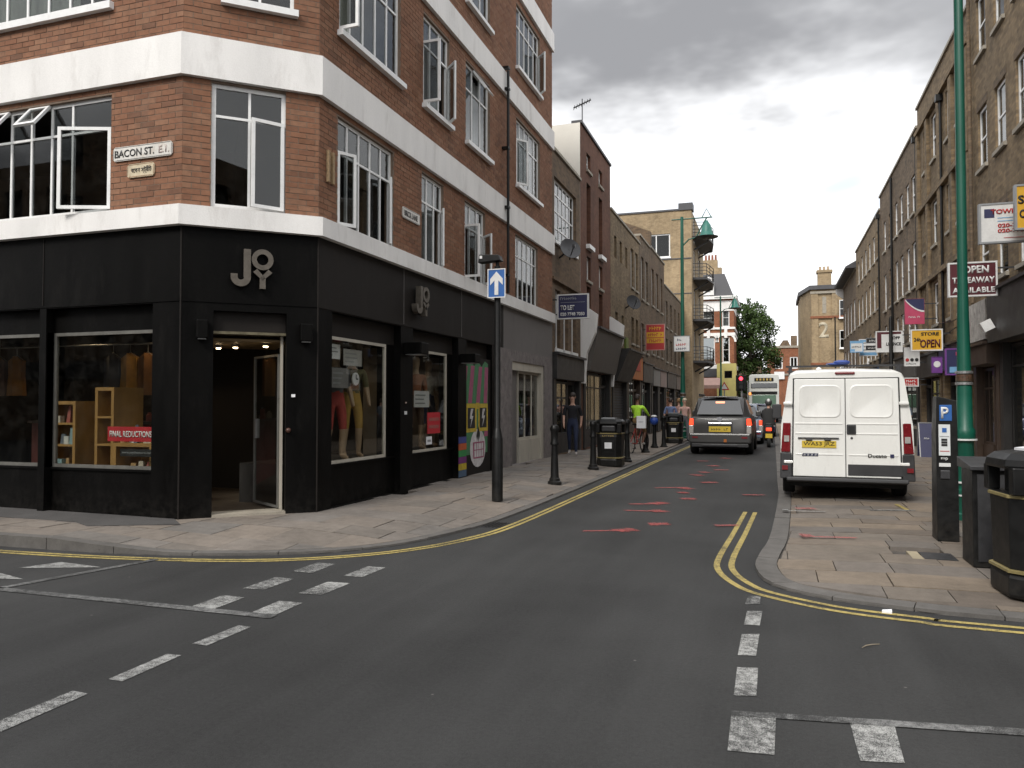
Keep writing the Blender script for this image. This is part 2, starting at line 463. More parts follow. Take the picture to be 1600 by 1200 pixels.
M_KERB = m_slab('granite_kerb', [(0.10,0.094,0.088),(0.13,0.122,0.115),(0.115,0.108,0.10),(0.135,0.127,0.12)], 'isl')
M_JOINT = paint('paving_joint', (0.075,0.066,0.058), 0.95, 0.3, 6)
M_TARPATCH = paint('tarmac_patch', (0.062,0.058,0.056), 0.9, 0.2, 3, bump=0.4, fine=120)
def m_roadpaint(name, col, wear, sc=18, asph=(0.0335,0.0335,0.033)):
    if name in MATS: return MATS[name]
    t = NT(name); p = t.pos()
    a = t.noise(p, sc, 6, 0.75); b = t.noise(p, 190, 3, 0.7); c = t.noise(p, 1.3, 4, 0.6)
    f = t.math('ADD', t.math('MULTIPLY', a, 0.35), t.math('MULTIPLY', b, 0.65))
    f = t.math('ADD', f, t.ramp(c, 0.3, 0.7, -0.07, 0.07))
    rgb = t.n('ShaderNodeRGB'); rgb.outputs[0].default_value = col+(1,)
    cc = t.scale(rgb.outputs[0], t.ramp(a, 0.3, 0.7, 0.8, 1.15))
    t.base(t.mix(t.ramp(f, 0.5-wear, 0.56-wear+0.06, 0.0, 1.0), asph, cc)); t.setp(0.75, spec=0.3); t.bump(b, 0.3, 0.004)
    MATS[name] = t.m
    return t.m
M_RWHITE = m_roadpaint('worn_white_road_paint', (0.40,0.40,0.385), 0.055)
M_RWHITE2 = m_roadpaint('thin_white_road_paint', (0.23,0.23,0.225), 0.03)
M_RYEL = m_roadpaint('yellow_road_paint', (0.42,0.33,0.11), 0.11)
def m_spray():
    """sprayed paint thinning out towards the ragged edge of each mark"""
    t = NT('red_spray_paint'); p = t.pos()
    at = t.n('ShaderNodeAttribute'); at.attribute_name = 'thick'
    a = t.noise(p, 7, 7, 0.75); b = t.noise(p, 90, 3, 0.7)
    f = t.math('ADD', t.math('MULTIPLY', at.outputs['Fac'], 0.85), t.math('ADD', t.math('MULTIPLY', a, 0.7), t.math('MULTIPLY', b, 0.35)))
    t.base((0.40,0.10,0.095)); t.setp(0.8, spec=0.3); t.bump(b, 0.3, 0.004)
    tr_ = t.n('ShaderNodeBsdfTransparent'); mx = t.n('ShaderNodeMixShader')
    t.l(t.ramp(f, 0.7, 1.5, 0.0, 0.8), mx.inputs[0]); t.l(tr_.outputs[0], mx.inputs[1]); t.l(t.b.outputs[0], mx.inputs[2]); t.l(mx.outputs[0], t.out.inputs[0])
    MATS['red_spray_paint'] = t.m
    return t.m
M_SPRAY = m_spray()
def spray(parent, x0, y0, x1, y1, wd, z, rnd):
    d = V((x1-x0,y1-y0,0)); L = d.length; d.normalize(); nn = V((-d.y,d.x,0)); n = 12; P = []; T = []
    for k in range(n+1):
        c = V((x0,y0,z))+d*(L*k/n); hw = wd/2*(0.7+0.5*rnd.random())
        for q in (-1,-0.4,0.4,1): P.append(c+nn*hw*q+d*rnd.uniform(-0.03,0.03)); T.append(0.0 if abs(q) == 1 or k in (0,n) else 0.75+0.25*rnd.random())
    me = bpy.data.meshes.new('spray_mark'); me.from_pydata([tuple(p-WL[parent]) for p in P],[],[(4*k+j,4*k+4+j,4*k+5+j,4*k+1+j) for k in range(n) for j in range(3)])
    at = me.attributes.new('thick','FLOAT','POINT'); at.data.foreach_set('value', T)
    from_mesh('spray_mark', me, M_SPRAY, parent)

# ---------------------------------------------------------------- ground, road
g = MB(); g.face((-600,-600,-0.06),(600,-600,-0.06),(600,600,-0.06),(-600,600,-0.06))
tag(g.build('ground', M_ASPH), kind='structure')
road = thing('road', (0,0,0), 'dark asphalt road running up the lane and across the junction', 'road', kind='structure')
g = MB(); g.face((-60,-30,0),(60,-30,0),(60,140,0),(-60,140,0)); g.build('asphalt_surface', M_ASPH, road)

def smooth_line(P, k=6):
    Q = [V((a,b,0)) for a,b in P]; P = [Q[0]]; out = []
    for q in Q[1:]:
        n = max(1, int((q-P[-1]).length/2.2)); p = P[-1]
        P += [p.lerp(q, j/n) for j in range(1, n+1)]
    for i in range(len(P)-1):
        p0,p1,p2,p3 = P[max(i-1,0)],P[i],P[i+1],P[min(i+2,len(P)-1)]
        for j in range(k):
            t = j/k
            out.append(0.5*((2*p1)+(p2-p0)*t+(2*p0-5*p1+4*p2-p3)*t*t+(3*p1-p0-3*p2+p3)*t**3))
    out.append(P[-1]); return out
def normals(L):
    r = []
    for i in range(len(L)):
        d = (L[min(i+1,len(L)-1)]-L[max(i-1,0)]).normalized(); r.append(V((-d.y,d.x,0)))
    return r
def ribbon(mb, L, o0, o1, z):
    N = normals(L)
    for i in range(len(L)-1):
        mb.face(L[i]+N[i]*o0+V((0,0,z)), L[i+1]+N[i+1]*o0+V((0,0,z)), L[i+1]+N[i+1]*o1+V((0,0,z)), L[i]+N[i]*o1+V((0,0,z)))
KERB_L = smooth_line([(-40,6.45),(-14,6.45),(-9,6.47),(-6.9,6.52),(-5.9,6.69),(-5.05,7.0),(-4.4,7.42),(-3.95,8.1),(-3.66,9.2),(-3.53,10.5),(-3.47,13),(-3.40,21),(-3.3,31),(-3.3,62)])
KERB_R = smooth_line([(0.15,66),(0.13,30),(0.10,14),(-0.02,10),(-0.13,8.6),(-0.16,7.95),(-0.03,7.28),(0.36,6.91),(0.95,6.72),(1.75,6.62),(6,6.5),(40,6.4)])
YEL_L = smooth_line([(-40,6.24),(-9,6.26),(-7.2,6.34),(-5.9,6.52),(-5.0,6.78),(-4.35,7.18),(-3.82,7.78),(-3.48,8.6),(-3.3,9.8),(-3.23,13.2),(-3.15,21),(-3.0,31),(-3.0,58)])
YEL_R = smooth_line([(-0.38,12.04),(-0.46,10),(-0.53,8.4),(-0.5,7.75),(-0.33,7.2),(-0.1,6.86),(0.43,6.52),(1.0,6.38),(1.66,6.3),(6,6.18),(40,6.1)])
for L_, offs in ((YEL_L, ((-0.035,0.02),(-0.125,-0.07))), (YEL_R, ((-0.03,0.03),(0.11,0.17)))):
    for o0, o1 in offs:
        m_ = MB(); ribbon(m_, L_, o0, o1, 0.004); m_.build('yellow_line', M_RYEL, road)

def mark(name, pts, mat, z=0.004, n=1):
    m_ = MB(); m_.face(*[(x,y,z) for x,y in pts]); return m_.build(name, mat, road)
def jit(x): return x+random.uniform(-0.012, 0.012)
for i in range(4):                                     # dashes on the right of the junction
    y0 = (4.46, 5.17, 5.88, 6.50)[i]; y1 = (4.93, 5.65, 6.30, 6.78)[i]
    mark('lane_dash', [(jit(-0.205),jit(y0)),(jit(-0.095),jit(y0+0.03)),(jit(-0.09),jit(y1+0.03)),(jit(-0.2),jit(y1))], M_RWHITE)
mark('crossing_stud_mark', [(-0.205,3.74),(0.0,3.76),(0.01,4.27),(-0.21,4.22)], M_RWHITE)
mark('crossing_stud_mark', [(0.365,3.82),(0.55,3.86),(0.57,4.36),(0.36,4.32)], M_RWHITE)
mark('stop_line', [(-0.21,4.16),(1.17,4.36),(5,4.9),(5,5.0),(1.18,4.45),(-0.21,4.225)], M_RWHITE2, 0.006)
for x0,x1,y0,y1 in ((-3.72,-3.59,2.2,2.72),(-3.71,-3.585,2.82,3.34),(-3.675,-3.575,3.56,4.03),(-3.67,-3.565,4.25,4.71)):
    mark('lane_dash', [(jit(x0),jit(y0)),(jit(x1),jit(y0)),(jit(x1),jit(y1)),(jit(x0),jit(y1))], M_RWHITE)
for y0,y1 in ((4.97,5.40),(5.67,6.12),(6.38,6.82)):
    for x0,x1 in ((-4.36,-4.15),(-3.80,-3.59)):
        mark('crossing_stud_mark', [(jit(x0),jit(y0)),(jit(x1),jit(y0)),(jit(x1),jit(y1)),(jit(x0),jit(y1))], M_RWHITE)
mark('stop_line', [(-14,4.9),(-3.56,4.93),(-3.56,5.03),(-14,4.99)], M_RWHITE2, 0.006)
mark('edge_line', [(-6.42,4.99),(-6.33,4.99),(-5.98,6.42),(-6.07,6.42)], M_RWHITE2, 0.006)
mark('give_way_triangle', [(-7.0,5.66),(-6.24,5.95),(-6.84,6.02)], M_RWHITE)
mark('give_way_triangle', [(-7.3,5.14),(-6.5,5.32),(-7.15,5.5)], M_RWHITE)
random.seed(11)
SPZ = 0.005
for (x0,y0,x1,y1,wd) in (      # surveyors' strokes: a thin streak ending in a square dab
    (-2.31,9.56,-1.72,9.80,0.13),(-1.88,9.72,-1.66,9.92,0.36),(-1.58,10.38,-1.28,10.52,0.32),(-2.2,12.37,-1.63,12.6,0.16),(-1.85,12.5,-1.62,12.75,0.42),
    (-2.13,11.62,-1.6,11.66,0.15),(-1.72,11.62,-1.52,11.78,0.42),(-1.48,13.32,-1.2,13.42,0.34),(-2.14,14.9,-1.5,15.2,0.18),(-1.66,14.9,-1.46,15.1,0.55),(-1.6,14.2,-1.46,14.3,0.4),(-1.4,16.2,-1.05,16.35,0.4),
    (-1.68,17.8,-1.5,17.95,0.6),(-1.6,18.6,-1.4,18.75,0.5),(-1.35,19.4,-0.97,19.5,0.35),(-1.55,20.6,-1.32,20.75,0.5),(-1.4,23.6,-1.2,23.8,0.5),(-0.72,10.5,-0.42,10.62,0.2),(-0.5,14.2,-0.1,14.3,0.22),(-2.0,22.2,-1.7,22.4,0.3)):
    SPZ += 0.0006; spray(road, x0, y0, x1, y1, wd, SPZ, random)
m_ = MB(); m_.box((-3.68,9.45,-0.02),(-3.36,9.9,0.006)); gr = m_.build('drain_grate', M_DARKMETAL, road)
m_ = MB()
for k in range(6): m_.box((-3.66+k*0.05,9.48,0.006),(-3.635+k*0.05,9.87,0.012))
m_.build('grate_bar', M_BLKMETAL, gr)

# ---------------------------------------------------------------- pavements
def clip(poly, L):
    """keep the part of poly on the left of every edge of the convex outline L"""
    c = V((sum(q[0] for q in poly)/len(poly), sum(q[1] for q in poly)/len(poly), 0))
    i0 = min(range(len(L)-1), key=lambda i: ((L[i]+L[i+1])/2-c).length)
    e = L[i0+1]-L[i0]
    if (e.x*(c.y-L[i0].y)-e.y*(c.x-L[i0].x))/max(e.length, 1e-6) < -0.9: return []
    for i in range(len(L)-1):
        a, b = L[i], L[i+1]; ex, ey = b.x-a.x, b.y-a.y
        if ((a+b)/2-c).length > 0.9 and i != i0: continue
        side = lambda q: ex*(q[1]-a.y)-ey*(q[0]-a.x)
        out = []
        for k in range(len(poly)):
            p, q = poly[k], poly[(k+1) % len(poly)]; sp_, sq = side(p), side(q)
            if sp_ >= 0: out.append(p)
            if (sp_ >= 0) != (sq >= 0):
                t = sp_/(sp_-sq); out.append((p[0]+(q[0]-p[0])*t, p[1]+(q[1]-p[1])*t))
        poly = out
        if len(poly) < 3: return []
    return poly
def offs(L, o):
    N = normals(L); return [p+n*o for p, n in zip(L, N)]
LIP = 0.12; LZR = 0.06
def kerb(parent, L, sgn, zf, wd, length=0.9):
    """kerb stones end to end along the line"""
    m_ = MB(); acc = [0]
    for i in range(len(L)-1): acc.append(acc[-1]+(L[i+1]-L[i]).length)
    def at(s_):
        for i in range(len(L)-1):
            if s_ <= acc[i+1]:
                t = (s_-acc[i])/max(1e-6, acc[i+1]-acc[i]); return L[i].lerp(L[i+1], t)
        return L[-1]
    s_ = 0; N = []
    while s_ < acc[-1]-0.05:
        e = min(s_+length, acc[-1]); ps = [at(s_+0.005+(e-s_-0.01)*k/3) for k in range(4)]
        dz = random.uniform(-0.004, 0.004)
        if -13 < ps[0].x < 8 and ps[0].y < 62:
            a = []; b = []
            for k in range(4):
                d = (ps[min(k+1,3)]-ps[max(k-1,0)]).normalized(); n = V((-d.y,d.x,0))*sgn
                a.append(ps[k]); b.append(ps[k]+n*wd)
            ring = a+b[::-1]
            kb = MB(); zk = [zf(q.x,q.y) for q in a]; zk = zk+zk[::-1]; kb.rings([[q+V((0,0,-0.05)) for q in ring], [q+V((0,0,z+dz)) for q,z in zip(ring,zk)]])
            N.append(kb)
        s_ = e
    return N
def dist_line(x, y, L):
    c = V((x,y,0)); best = 9.0
    for i in range(len(L)-1):
        if abs(L[i].x-x) > 3 and abs(L[i+1].x-x) > 3: continue
        ab = L[i+1]-L[i]; t = max(0,min(1,(c-L[i]).dot(ab)/max(ab.length_squared,1e-9))); best = min(best,(L[i]+ab*t-c).length)
    return best
def zleft(x, y):
    kz = 0.03 if x > -6.0 else 0.03+0.10*min(1,(-6.0-x)/1.6)
    return kz+(LIP-kz)*min(1, max(0, dist_line(x,y,KERB_L)-0.14)/1.1)
def zright(x, y):
    return 0.03+(LZR-0.03)*min(1, max(0, dist_line(x,y,KERB_R)-0.2)/0.8)
pl = thing('pavement_left', (-5,12,0), 'grey flagged pavement round the black corner shop', 'pavement', kind='structure')
m_ = MB()
KIN = offs(KERB_L, 0.13)
base = [p.copy() for p in KERB_L]+[V((-40,62,0))]
m_.face(*[(p.x,p.y,0.008) for p in base]); m_.build('bedding', M_JOINT, pl)
for kb in kerb(pl, KERB_L, 1, zleft, 0.14): kb.build('kerb_stone', M_KERB, pl)
pr = thing('pavement_right', (3,12,0), 'worn brown flagstone pavement with the parking bay under the white van', 'pavement', kind='structure')
m_ = MB(); m_.face(*[(p.x,p.y,0.008) for p in KERB_R]+[(40,66,0.008)]); m_.build('bedding', M_JOINT, pr)
KRI = offs(KERB_R, 0.13)
for kb in kerb(pr, KERB_R, 1, zright, 0.20, 0.6): kb.build('kerb_stone', M_KERB, pr)
KIN = offs(KERB_L, 0.148); KRI = offs(KERB_R, 0.208)

def slabs(parent, x0, x1, y0, y1, L, z, rowdir, rows, lens, keep, mo, mm, name='paving_slab', maxn=285, zf=None):
    """courses of flags clipped to the kerb line; the nearest are objects of their own"""
    out = []; k = 0
    r = y0 if rowdir == 'x' else x0
    while r < (y1 if rowdir == 'x' else x1):
        rw = random.choice(rows); s_ = (x0 if rowdir == 'x' else y0)-random.random()*0.5
        while s_ < (x1 if rowdir == 'x' else y1):
            ln = random.choice(lens)
            a = (s_+0.005, r+0.005, s_+ln-0.005, r+rw-0.005) if rowdir == 'x' else (r+0.005, s_+0.005, r+rw-0.005, s_+ln-0.005)
            s_ += ln
            c = ((a[0]+a[2])/2, (a[1]+a[3])/2)
            if not keep(*c): continue
            pg = clip([(a[0],a[1]),(a[2],a[1]),(a[2],a[3]),(a[0],a[3])], L)
            if len(pg) < 3: continue
            ar = abs(sum(pg[i][0]*pg[(i+1)%len(pg)][1]-pg[(i+1)%len(pg)][0]*pg[i][1] for i in range(len(pg))))/2
            if ar < 0.012: continue
            ctr = (sum(q[0] for q in pg)/len(pg), sum(q[1] for q in pg)/len(pg))
            out.append((math.hypot(*ctr), pg))
        r += rw
    out.sort(key=lambda q: q[0])
    mass = MB()
    for i, (_, pg) in enumerate(out):
        dz = random.uniform(-0.004, 0.003); tx, ty = random.uniform(-0.004,0.004), random.uniform(-0.004,0.004)
        m_ = mass if i >= maxn else MB()
        mx = sum(q[0] for q in pg)/len(pg); my = sum(q[1] for q in pg)/len(pg)
        top = [(q[0],q[1],zf(q[0],q[1])+dz+tx*(q[0]-mx)+ty*(q[1]-my)) for q in pg]
        m_.rings([[(q[0],q[1],0.0) for q in pg], top])
        if i < maxn: m_.build(name, mo, parent)
    if mass.v: tag(mass.build(name+'_rest', mm, parent), kind='stuff')
random.seed(5)
slabs(pl, -14, -3.2, 6.4, 24, KIN, LIP, 'x', (0.45,0.6,0.6), (0.45,0.6,0.75,0.9),
      lambda x,y: x > -6.05 or (y < 8.25) or (y < 9.6 and x > -7.7 and (x+7.25)*0.669-(y-8.1)*0.743 > -0.2), M_SLAB_L, M_SLAB_LM, zf=zleft)
m_ = MB(); m_.box((-6.2,24.0,0.0),(-3.5,62,0.06)); m_.build('paving_far', M_SLAB_LM, pl)
random.seed(9)
slabs(pr, 0.0, 5.0, 6.5, 32, KRI, LZR, 'x', (0.4,0.5,0.6,0.45), (0.5,0.6,0.75,0.9,1.05),
      lambda x,y: not (1.33 < x < 1.76 and 8.62 < y < 9.1), M_SLAB_R, M_SLAB_RM, zf=zright)
m_ = MB(); m_.box((0.35,32.0,0.0),(5.0,66,LZR-0.006)); m_.build('paving_far', M_SLAB_RM, pr)
m_ = MB(); m_.face((5,6.8,LZR-0.01),(20,6.8,LZR-0.01),(20,14,LZR-0.01),(5,14,LZR-0.01)); m_.build('paving_side', M_SLAB_RM, pr)
# tarmac repair strip on Bacon Street side, covers, bay lines, litter
m_ = MB(); m_.prism([(-12,7.55,LIP+0.002),(-8.3,7.5,LIP+0.002),(-7.9,7.3,LIP+0.002),(-6.9,7.75,LIP+0.002),(-7.3,8.09,LIP+0.002),(-12,8.3,LIP+0.002)][::-1], (0,0,0.006)); m_.build('tarmac_patch', M_TARPATCH, pl)
m_ = MB(); m_.box((1.44,8.66,0.02),(1.74,9.04,LZR+0.002)); m_.build('access_cover', M_DARKMETAL, pr)
m_ = MB(); m_.box((1.33,8.64,0.02),(1.43,9.06,LZR+0.002)); m_.build('cover_surround', paint('pale_concrete',(0.33,0.28,0.19),0.8,0.15), pr)
for pts, mt in (([(0.14,11.9),(0.72,11.95),(0.72,12.0),(0.14,11.96)],M_RWHITE),([(0.14,11.9),(0.22,11.9),(0.22,12.05),(0.14,12.05)],M_RWHITE),([(1.35,12.32),(1.98,12.52),(1.97,12.58),(1.34,12.38)],M_RWHITE),
                ([(1.83,12.55),(1.9,12.55),(1.84,13.2),(1.78,13.2)],M_RYEL)):
    m_ = MB(); m_.face(*[(x,y,LZR+0.006) for x,y in pts]); m_.build('bay_mark', mt, pr)
spray(pr, 0.3,12.2,0.62,12.3,0.3,LZR+0.006,random); spray(pr, 0.3,9.72,0.45,9.75,0.32,LZR+0.006,random); spray(pr, 0.4,9.66,0.95,9.74,0.12,LZR+0.007,random)
M_PAPER = paint('litter_paper', (0.7,0.7,0.72), 0.7, 0.1)
m_ = MB(); m_.prism([(0.79,6.56,0.0),(0.86,6.55,0.0),(0.865,6.6,0.01),(0.80,6.61,0.0)], (0,0,0.018)); tag(m_.build('crumpled_paper', M_PAPER), 'crumpled white scrap of paper on the double yellow line', 'litter')
m_ = MB(); m_.tube([(0.55,5.57,0.008),(0.58,5.62,0.01),(0.62,5.66,0.009),(0.67,5.69,0.008)],[0.002,0.004,0.0035,0.002],6); tag(m_.build('dry_twig', paint('dry_twig',(0.24,0.20,0.14),0.8)), 'thin dry twig lying on the open road', 'twig')
# ---------------------------------------------------------------- text
def text_mesh(s, bold=0.0):
    cu = bpy.data.curves.new('t', 'FONT'); cu.body = s; cu.size = 1; cu.offset = bold; cu.resolution_u = 3
    cu.align_x = 'CENTER'
    o = bpy.data.objects.new('t', cu); COL.objects.link(o)
    bpy.context.view_layer.update()
    me = bpy.data.meshes.new_from_object(o.evaluated_get(bpy.context.evaluated_depsgraph_get()))
    bpy.data.objects.remove(o); bpy.data.curves.remove(cu)
    return me
def text(name, s, parent, c, right, up, wd, ht, mat, depth=0.003, bold=0.02):
    """raised lettering fitted into wd x ht round the point c"""
    me = text_mesh(s, bold)
    if not len(me.vertices): return None
    xs = [v.co.x for v in me.vertices]; ys = [v.co.y for v in me.vertices]
    x0,x1,y0,y1 = min(xs),max(xs),min(ys),max(ys)
    sx, sy = wd/(x1-x0), ht/(y1-y0)
    right, up, c = V(right).normalized(), V(up).normalized(), V(c); n = right.cross(up); off = WL.get(parent, V((0,0,0)))
    b = bmesh.new(); b.from_mesh(me)
    r = bmesh.ops.extrude_face_region(b, geom=b.faces[:])
    for e in r['geom']:
        if isinstance(e, bmesh.types.BMVert): e.co.z += 1
    for v in b.verts:
        q = c+right*((v.co.x-(x0+x1)/2)*sx)+up*((v.co.y-(y0+y1)/2)*sy)+n*(v.co.z*depth)
        v.co = q-off
    b.to_mesh(me); b.free()
    me.materials.clear(); me.materials.append(mat)
    o = bpy.data.objects.new(name, me); link(o, parent); WL[o] = off
    return o

# ---------------------------------------------------------------- windows
def window(root, f, a0, a1, z0, z1, cols, rows, fr=0.048, bar=0.034, d=-0.07, mat=None, gm=None, opened=(), sill=None, curtain=None, name='window', sillmat=None):
    """framed window: cols / rows are inner boundaries; opened = {(col,row): (hinge, degrees)}"""
    mat = mat or M_WFRAME; gm = gm or M_GLASS
    mb = MB(); t = 0.045
    for x0,x1,y0,y1 in ((a0,a0+fr,z0,z1),(a1-fr,a1,z0,z1),(a0+fr,a1-fr,z0,z0+fr),(a0+fr,a1-fr,z1-fr,z1)):
        f.box(mb, x0,x1,y0,y1,d-t,d)
    A = [a0+fr/2]+list(cols)+[a1-fr/2]; Z = [z0+fr/2]+list(rows)+[z1-fr/2]
    for c in cols: f.box(mb, c-bar/2, c+bar/2, z0+fr, z1-fr, d-t+0.003, d-0.003)
    for r in rows: f.box(mb, a0+fr, a1-fr, r-bar/2, r+bar/2, d-t+0.006, d-0.001)
    wo_ = mb.build(name, mat, root)
    od = dict(opened)
    for i in range(len(A)-1):
        for j in range(len(Z)-1):
            p0,p1,q0,q1 = A[i],A[i+1],Z[j],Z[j+1]
            if (i,j) in od:
                hg, ang = od[(i,j)]; th = R(ang); fr2 = 0.045
                W_ = p1-p0; H_ = q1-q0
                def mp(s_, h, e):        # s_ from the hinge side, h up, e thickness
                    if hg == 'L': return f.p(p0+s_*math.cos(th)-e*math.sin(th), q0+h, d+0.01+s_*math.sin(th)+e*math.cos(th))
                    if hg == 'R': return f.p(p1-s_*math.cos(th)+e*math.sin(th), q0+h, d+0.01+s_*math.sin(th)+e*math.cos(th))
                    return f.p(p0+h, q1-s_*math.cos(th)+e*math.sin(th), d+0.01+s_*math.sin(th)+e*math.cos(th))
                if hg == 'T': W_, H_ = H_, W_
                cm = MB()
                def bx(s0,s1,h0,h1,e0,e1,m_):
                    m_.grid8([mp(s0,h0,e0),mp(s1,h0,e0),mp(s1,h0,e1),mp(s0,h0,e1),mp(s0,h1,e0),mp(s1,h1,e0),mp(s1,h1,e1),mp(s0,h1,e1)])
                bx(0,fr2,0,H_,0,0.035,cm); bx(W_-fr2,W_,0,H_,0,0.035,cm); bx(fr2,W_-fr2,0,fr2,0,0.035,cm); bx(fr2,W_-fr2,H_-fr2,H_,0,0.035,cm)
                cm.build('casement', mat, wo_)
                pm = MB(); bx(fr2,W_-fr2,fr2,H_-fr2,0.014,0.02,pm); pm.build('pane', gm, wo_)
            else:
                pm = MB(); f.box(pm, p0,p1,q0,q1,d-0.026,d-0.02); pm.build('pane', gm, wo_)
    if sill:
        sm = MB(); f.box(sm, a0-sill[2], a1+sill[2], z0-sill[0], z0, d-0.05, sill[1]); sm.build('sill', sillmat or mat, wo_)
    if curtain:
        cm = MB(); c0,c1,cz0,cz1,cmat = curtain; n = max(6, int((c1-c0)/0.05)); ring = []
        pts = [(c0+(c1-c0)*k/n, d-0.16-0.025*math.sin(k*1.9)-0.01*math.sin(k*0.7)) for k in range(n+1)]
        for k in range(n): cm.face(f.p(pts[k][0],cz0,pts[k][1]),f.p(pts[k+1][0],cz0,pts[k+1][1]),f.p(pts[k+1][0],cz1,pts[k+1][1]),f.p(pts[k][0],cz1,pts[k][1]))
        cm.build('curtain', cmat, wo_)
    return wo_
M_CURT = paint('pale_curtain', (0.42,0.44,0.38), 0.9, 0.15, 5, streak=True)
M_CURT2 = paint('grey_blind', (0.42,0.42,0.42), 0.9, 0.1, 5)

# ---------------------------------------------------------------- the corner building
cb_ = thing('corner_building', (-7.25,12,0), 'red brick corner block with white bands and a black shop at street level', 'building')
A_ = V((-7.25,8.1,0)); B_ = V((-5.95,9.27,0))
FB = F(A_, (-1,0,0), (0,-1,0)); uc = (B_-A_).normalized(); FC = F(A_, uc, (uc.y,-uc.x,0)); LC = (B_-A_).length
FK = F((-5.95,0,0), (0,1,0), (1,0,0))           # a equals world Y on this face
YE = 21.37; TOP = 13.6; BL = 9.0
bands = [(3.93,4.19),(5.90,6.45),(8.93,9.46),(11.8,12.34)]
floors = [(4.19,5.90),(6.45,8.93),(9.46,11.8),(12.34,TOP)]
holesK, holesB, holesC = [], [], []
WK = [(9.76,11.5),(12.6,13.58),(14.67,15.86),(17.98,19.9)]
WK2 = [(9.78,11.74),(12.66,13.86),(14.72,16.15),(18.06,20.1)]
ZF = [(4.19,5.80),(7.06,8.74),(10.02,11.62)]
for wx in WK: holesK.append((wx[0],wx[1],ZF[0][0],ZF[0][1]))
for z_ in ZF[1:]:
    for wx in WK2: holesK.append((wx[0],wx[1],z_[0],z_[1]))
holesB = [(1.19,4.6,4.22,5.80),(1.22,4.4,7.06,8.74)]
holesC = [(0.35,1.30,4.21,5.87),(0.5,1.4,7.02,8.74)]
m_ = MB()
for z0,z1 in floors:
    FK.wall(m_, 9.27, YE, z0, z1, [h for h in holesK if h[2] >= z0-0.01 and h[3] <= z1+0.01], 0.16)
    FB.wall(m_, 0, BL, z0, z1, [h for h in holesB if h[2] >= z0-0.01 and h[3] <= z1+0.01], 0.16)
    FC.wall(m_, 0, LC, z0, z1, [h for h in holesC if h[2] >= z0-0.01 and h[3] <= z1+0.01], 0.16)
for q in ((9.27,YE),): pass
m_.face((-16.25,YE,0),(-5.95,YE,0),(-5.95,YE,TOP),(-16.25,YE,TOP)); m_.face((-16.25,8.1,0),(-16.25,YE,0),(-16.25,YE,TOP),(-16.25,8.1,TOP))
m_.build('wall', M_MORTAR, cb_)
m_ = MB(); m_.face((-16.25,8.1,TOP),A_+V((0,0,TOP)),B_+V((0,0,TOP)),(-5.95,YE,TOP),(-16.25,YE,TOP)); m_.build('roof', M_SLATE, cb_)

def brick_rects(a0, a1, z0, z1, holes, seed):
    rnd = random.Random(seed); out = []; h = 0.066; j = 0.0105; n = int((z1-z0+j)/(h+j)); step = (z1-z0+j*0)/n; L = 0.2155
    for r in range(n):
        zz0 = z0+r*step+j/2; zz1 = zz0+step-j
        blk = sorted([(q[0],q[1]) for q in holes if q[2] < zz1-0.005 and q[3] > zz0+0.005])
        segs = []; c = a0
        for b0,b1 in blk:
            if b0 > c: segs.append((c,b0))
            c = max(c,b1)
        if c < a1: segs.append((c,a1))
        for s0,s1 in segs:
            x = a0-(0.113 if r % 2 else 0.0); k = 0
            while x < s1:
                e0,e1 = max(x,s0)+j/2*(x > s0), min(x+L+j, s1)-j/2
                if e1-e0 > 0.03: out.append((e0,e1,zz0,zz1,rnd.random()))
                x += L+j
    return out
def brick_box(f, q, mb):
    d0, d1 = 0.0005, 0.003+0.004*q[4]
    P = [f.p(q[0],q[2],d1),f.p(q[1],q[2],d1),f.p(q[1],q[3],d1),f.p(q[0],q[3],d1)]
    b = [f.p(q[0],q[2],d0),f.p(q[1],q[2],d0),f.p(q[1],q[3],d0),f.p(q[0],q[3],d0)]
    i = len(mb.v); mb.v += P+b
    for fc in ((0,1,2,3),(0,4,5,1),(1,5,6,2),(2,6,7,3),(3,7,4,0)): mb.f.append(tuple(i+k for k in fc)); mb.m.append(0)
singles, rest = [], MB()
for f,a0,a1,holes,sd,wname in ((FB,0,BL,holesB,1,'B'),(FC,0.0,LC,holesC,2,'C'),(FK,9.27,YE,holesK,3,'K')):
    for fi,(z0,z1) in enumerate(floors):
        for q in brick_rects(a0, a1, z0, z1, holes, sd*10+fi):
            pri = 0 if fi == 0 and wname != 'K' else 1 if (fi == 1 and wname == 'C' and q[2] < 7.1) else 2 if (fi == 1 and wname == 'B' and q[0] < 3.0 and q[2] < 7.1) else 9
            if wname == 'B' and q[0] > 3.6 and pri < 9: pri = 9
            if pri < 9: singles.append((pri, q[0], f, q))
            else: brick_box(f, q, rest)
singles.sort(key=lambda s: (s[0], s[1]))
cache = {}
for k,(pri,_,f,q) in enumerate(singles):
    if k >= 290: brick_box(f, q, rest); continue
    key = (id(f), round(q[1]-q[0],3), round(q[3]-q[2],4), int(q[4]*3))
    if key not in cache:
        mb = MB(); brick_box(f, (0,q[1]-q[0],0,q[3]-q[2],int(q[4]*3)/2), mb); mb.v = [v-f.o for v in mb.v]; me = mb.mesh(); me.materials.append(M_BRICK_O); cache[key] = me
    o = bpy.data.objects.new('brick', cache[key]); link(o, cb_); o.location = f.p(q[0],q[2],0)-WL[cb_]
tag(rest.build('brickwork', M_BRICK_I, cb_), kind='stuff')

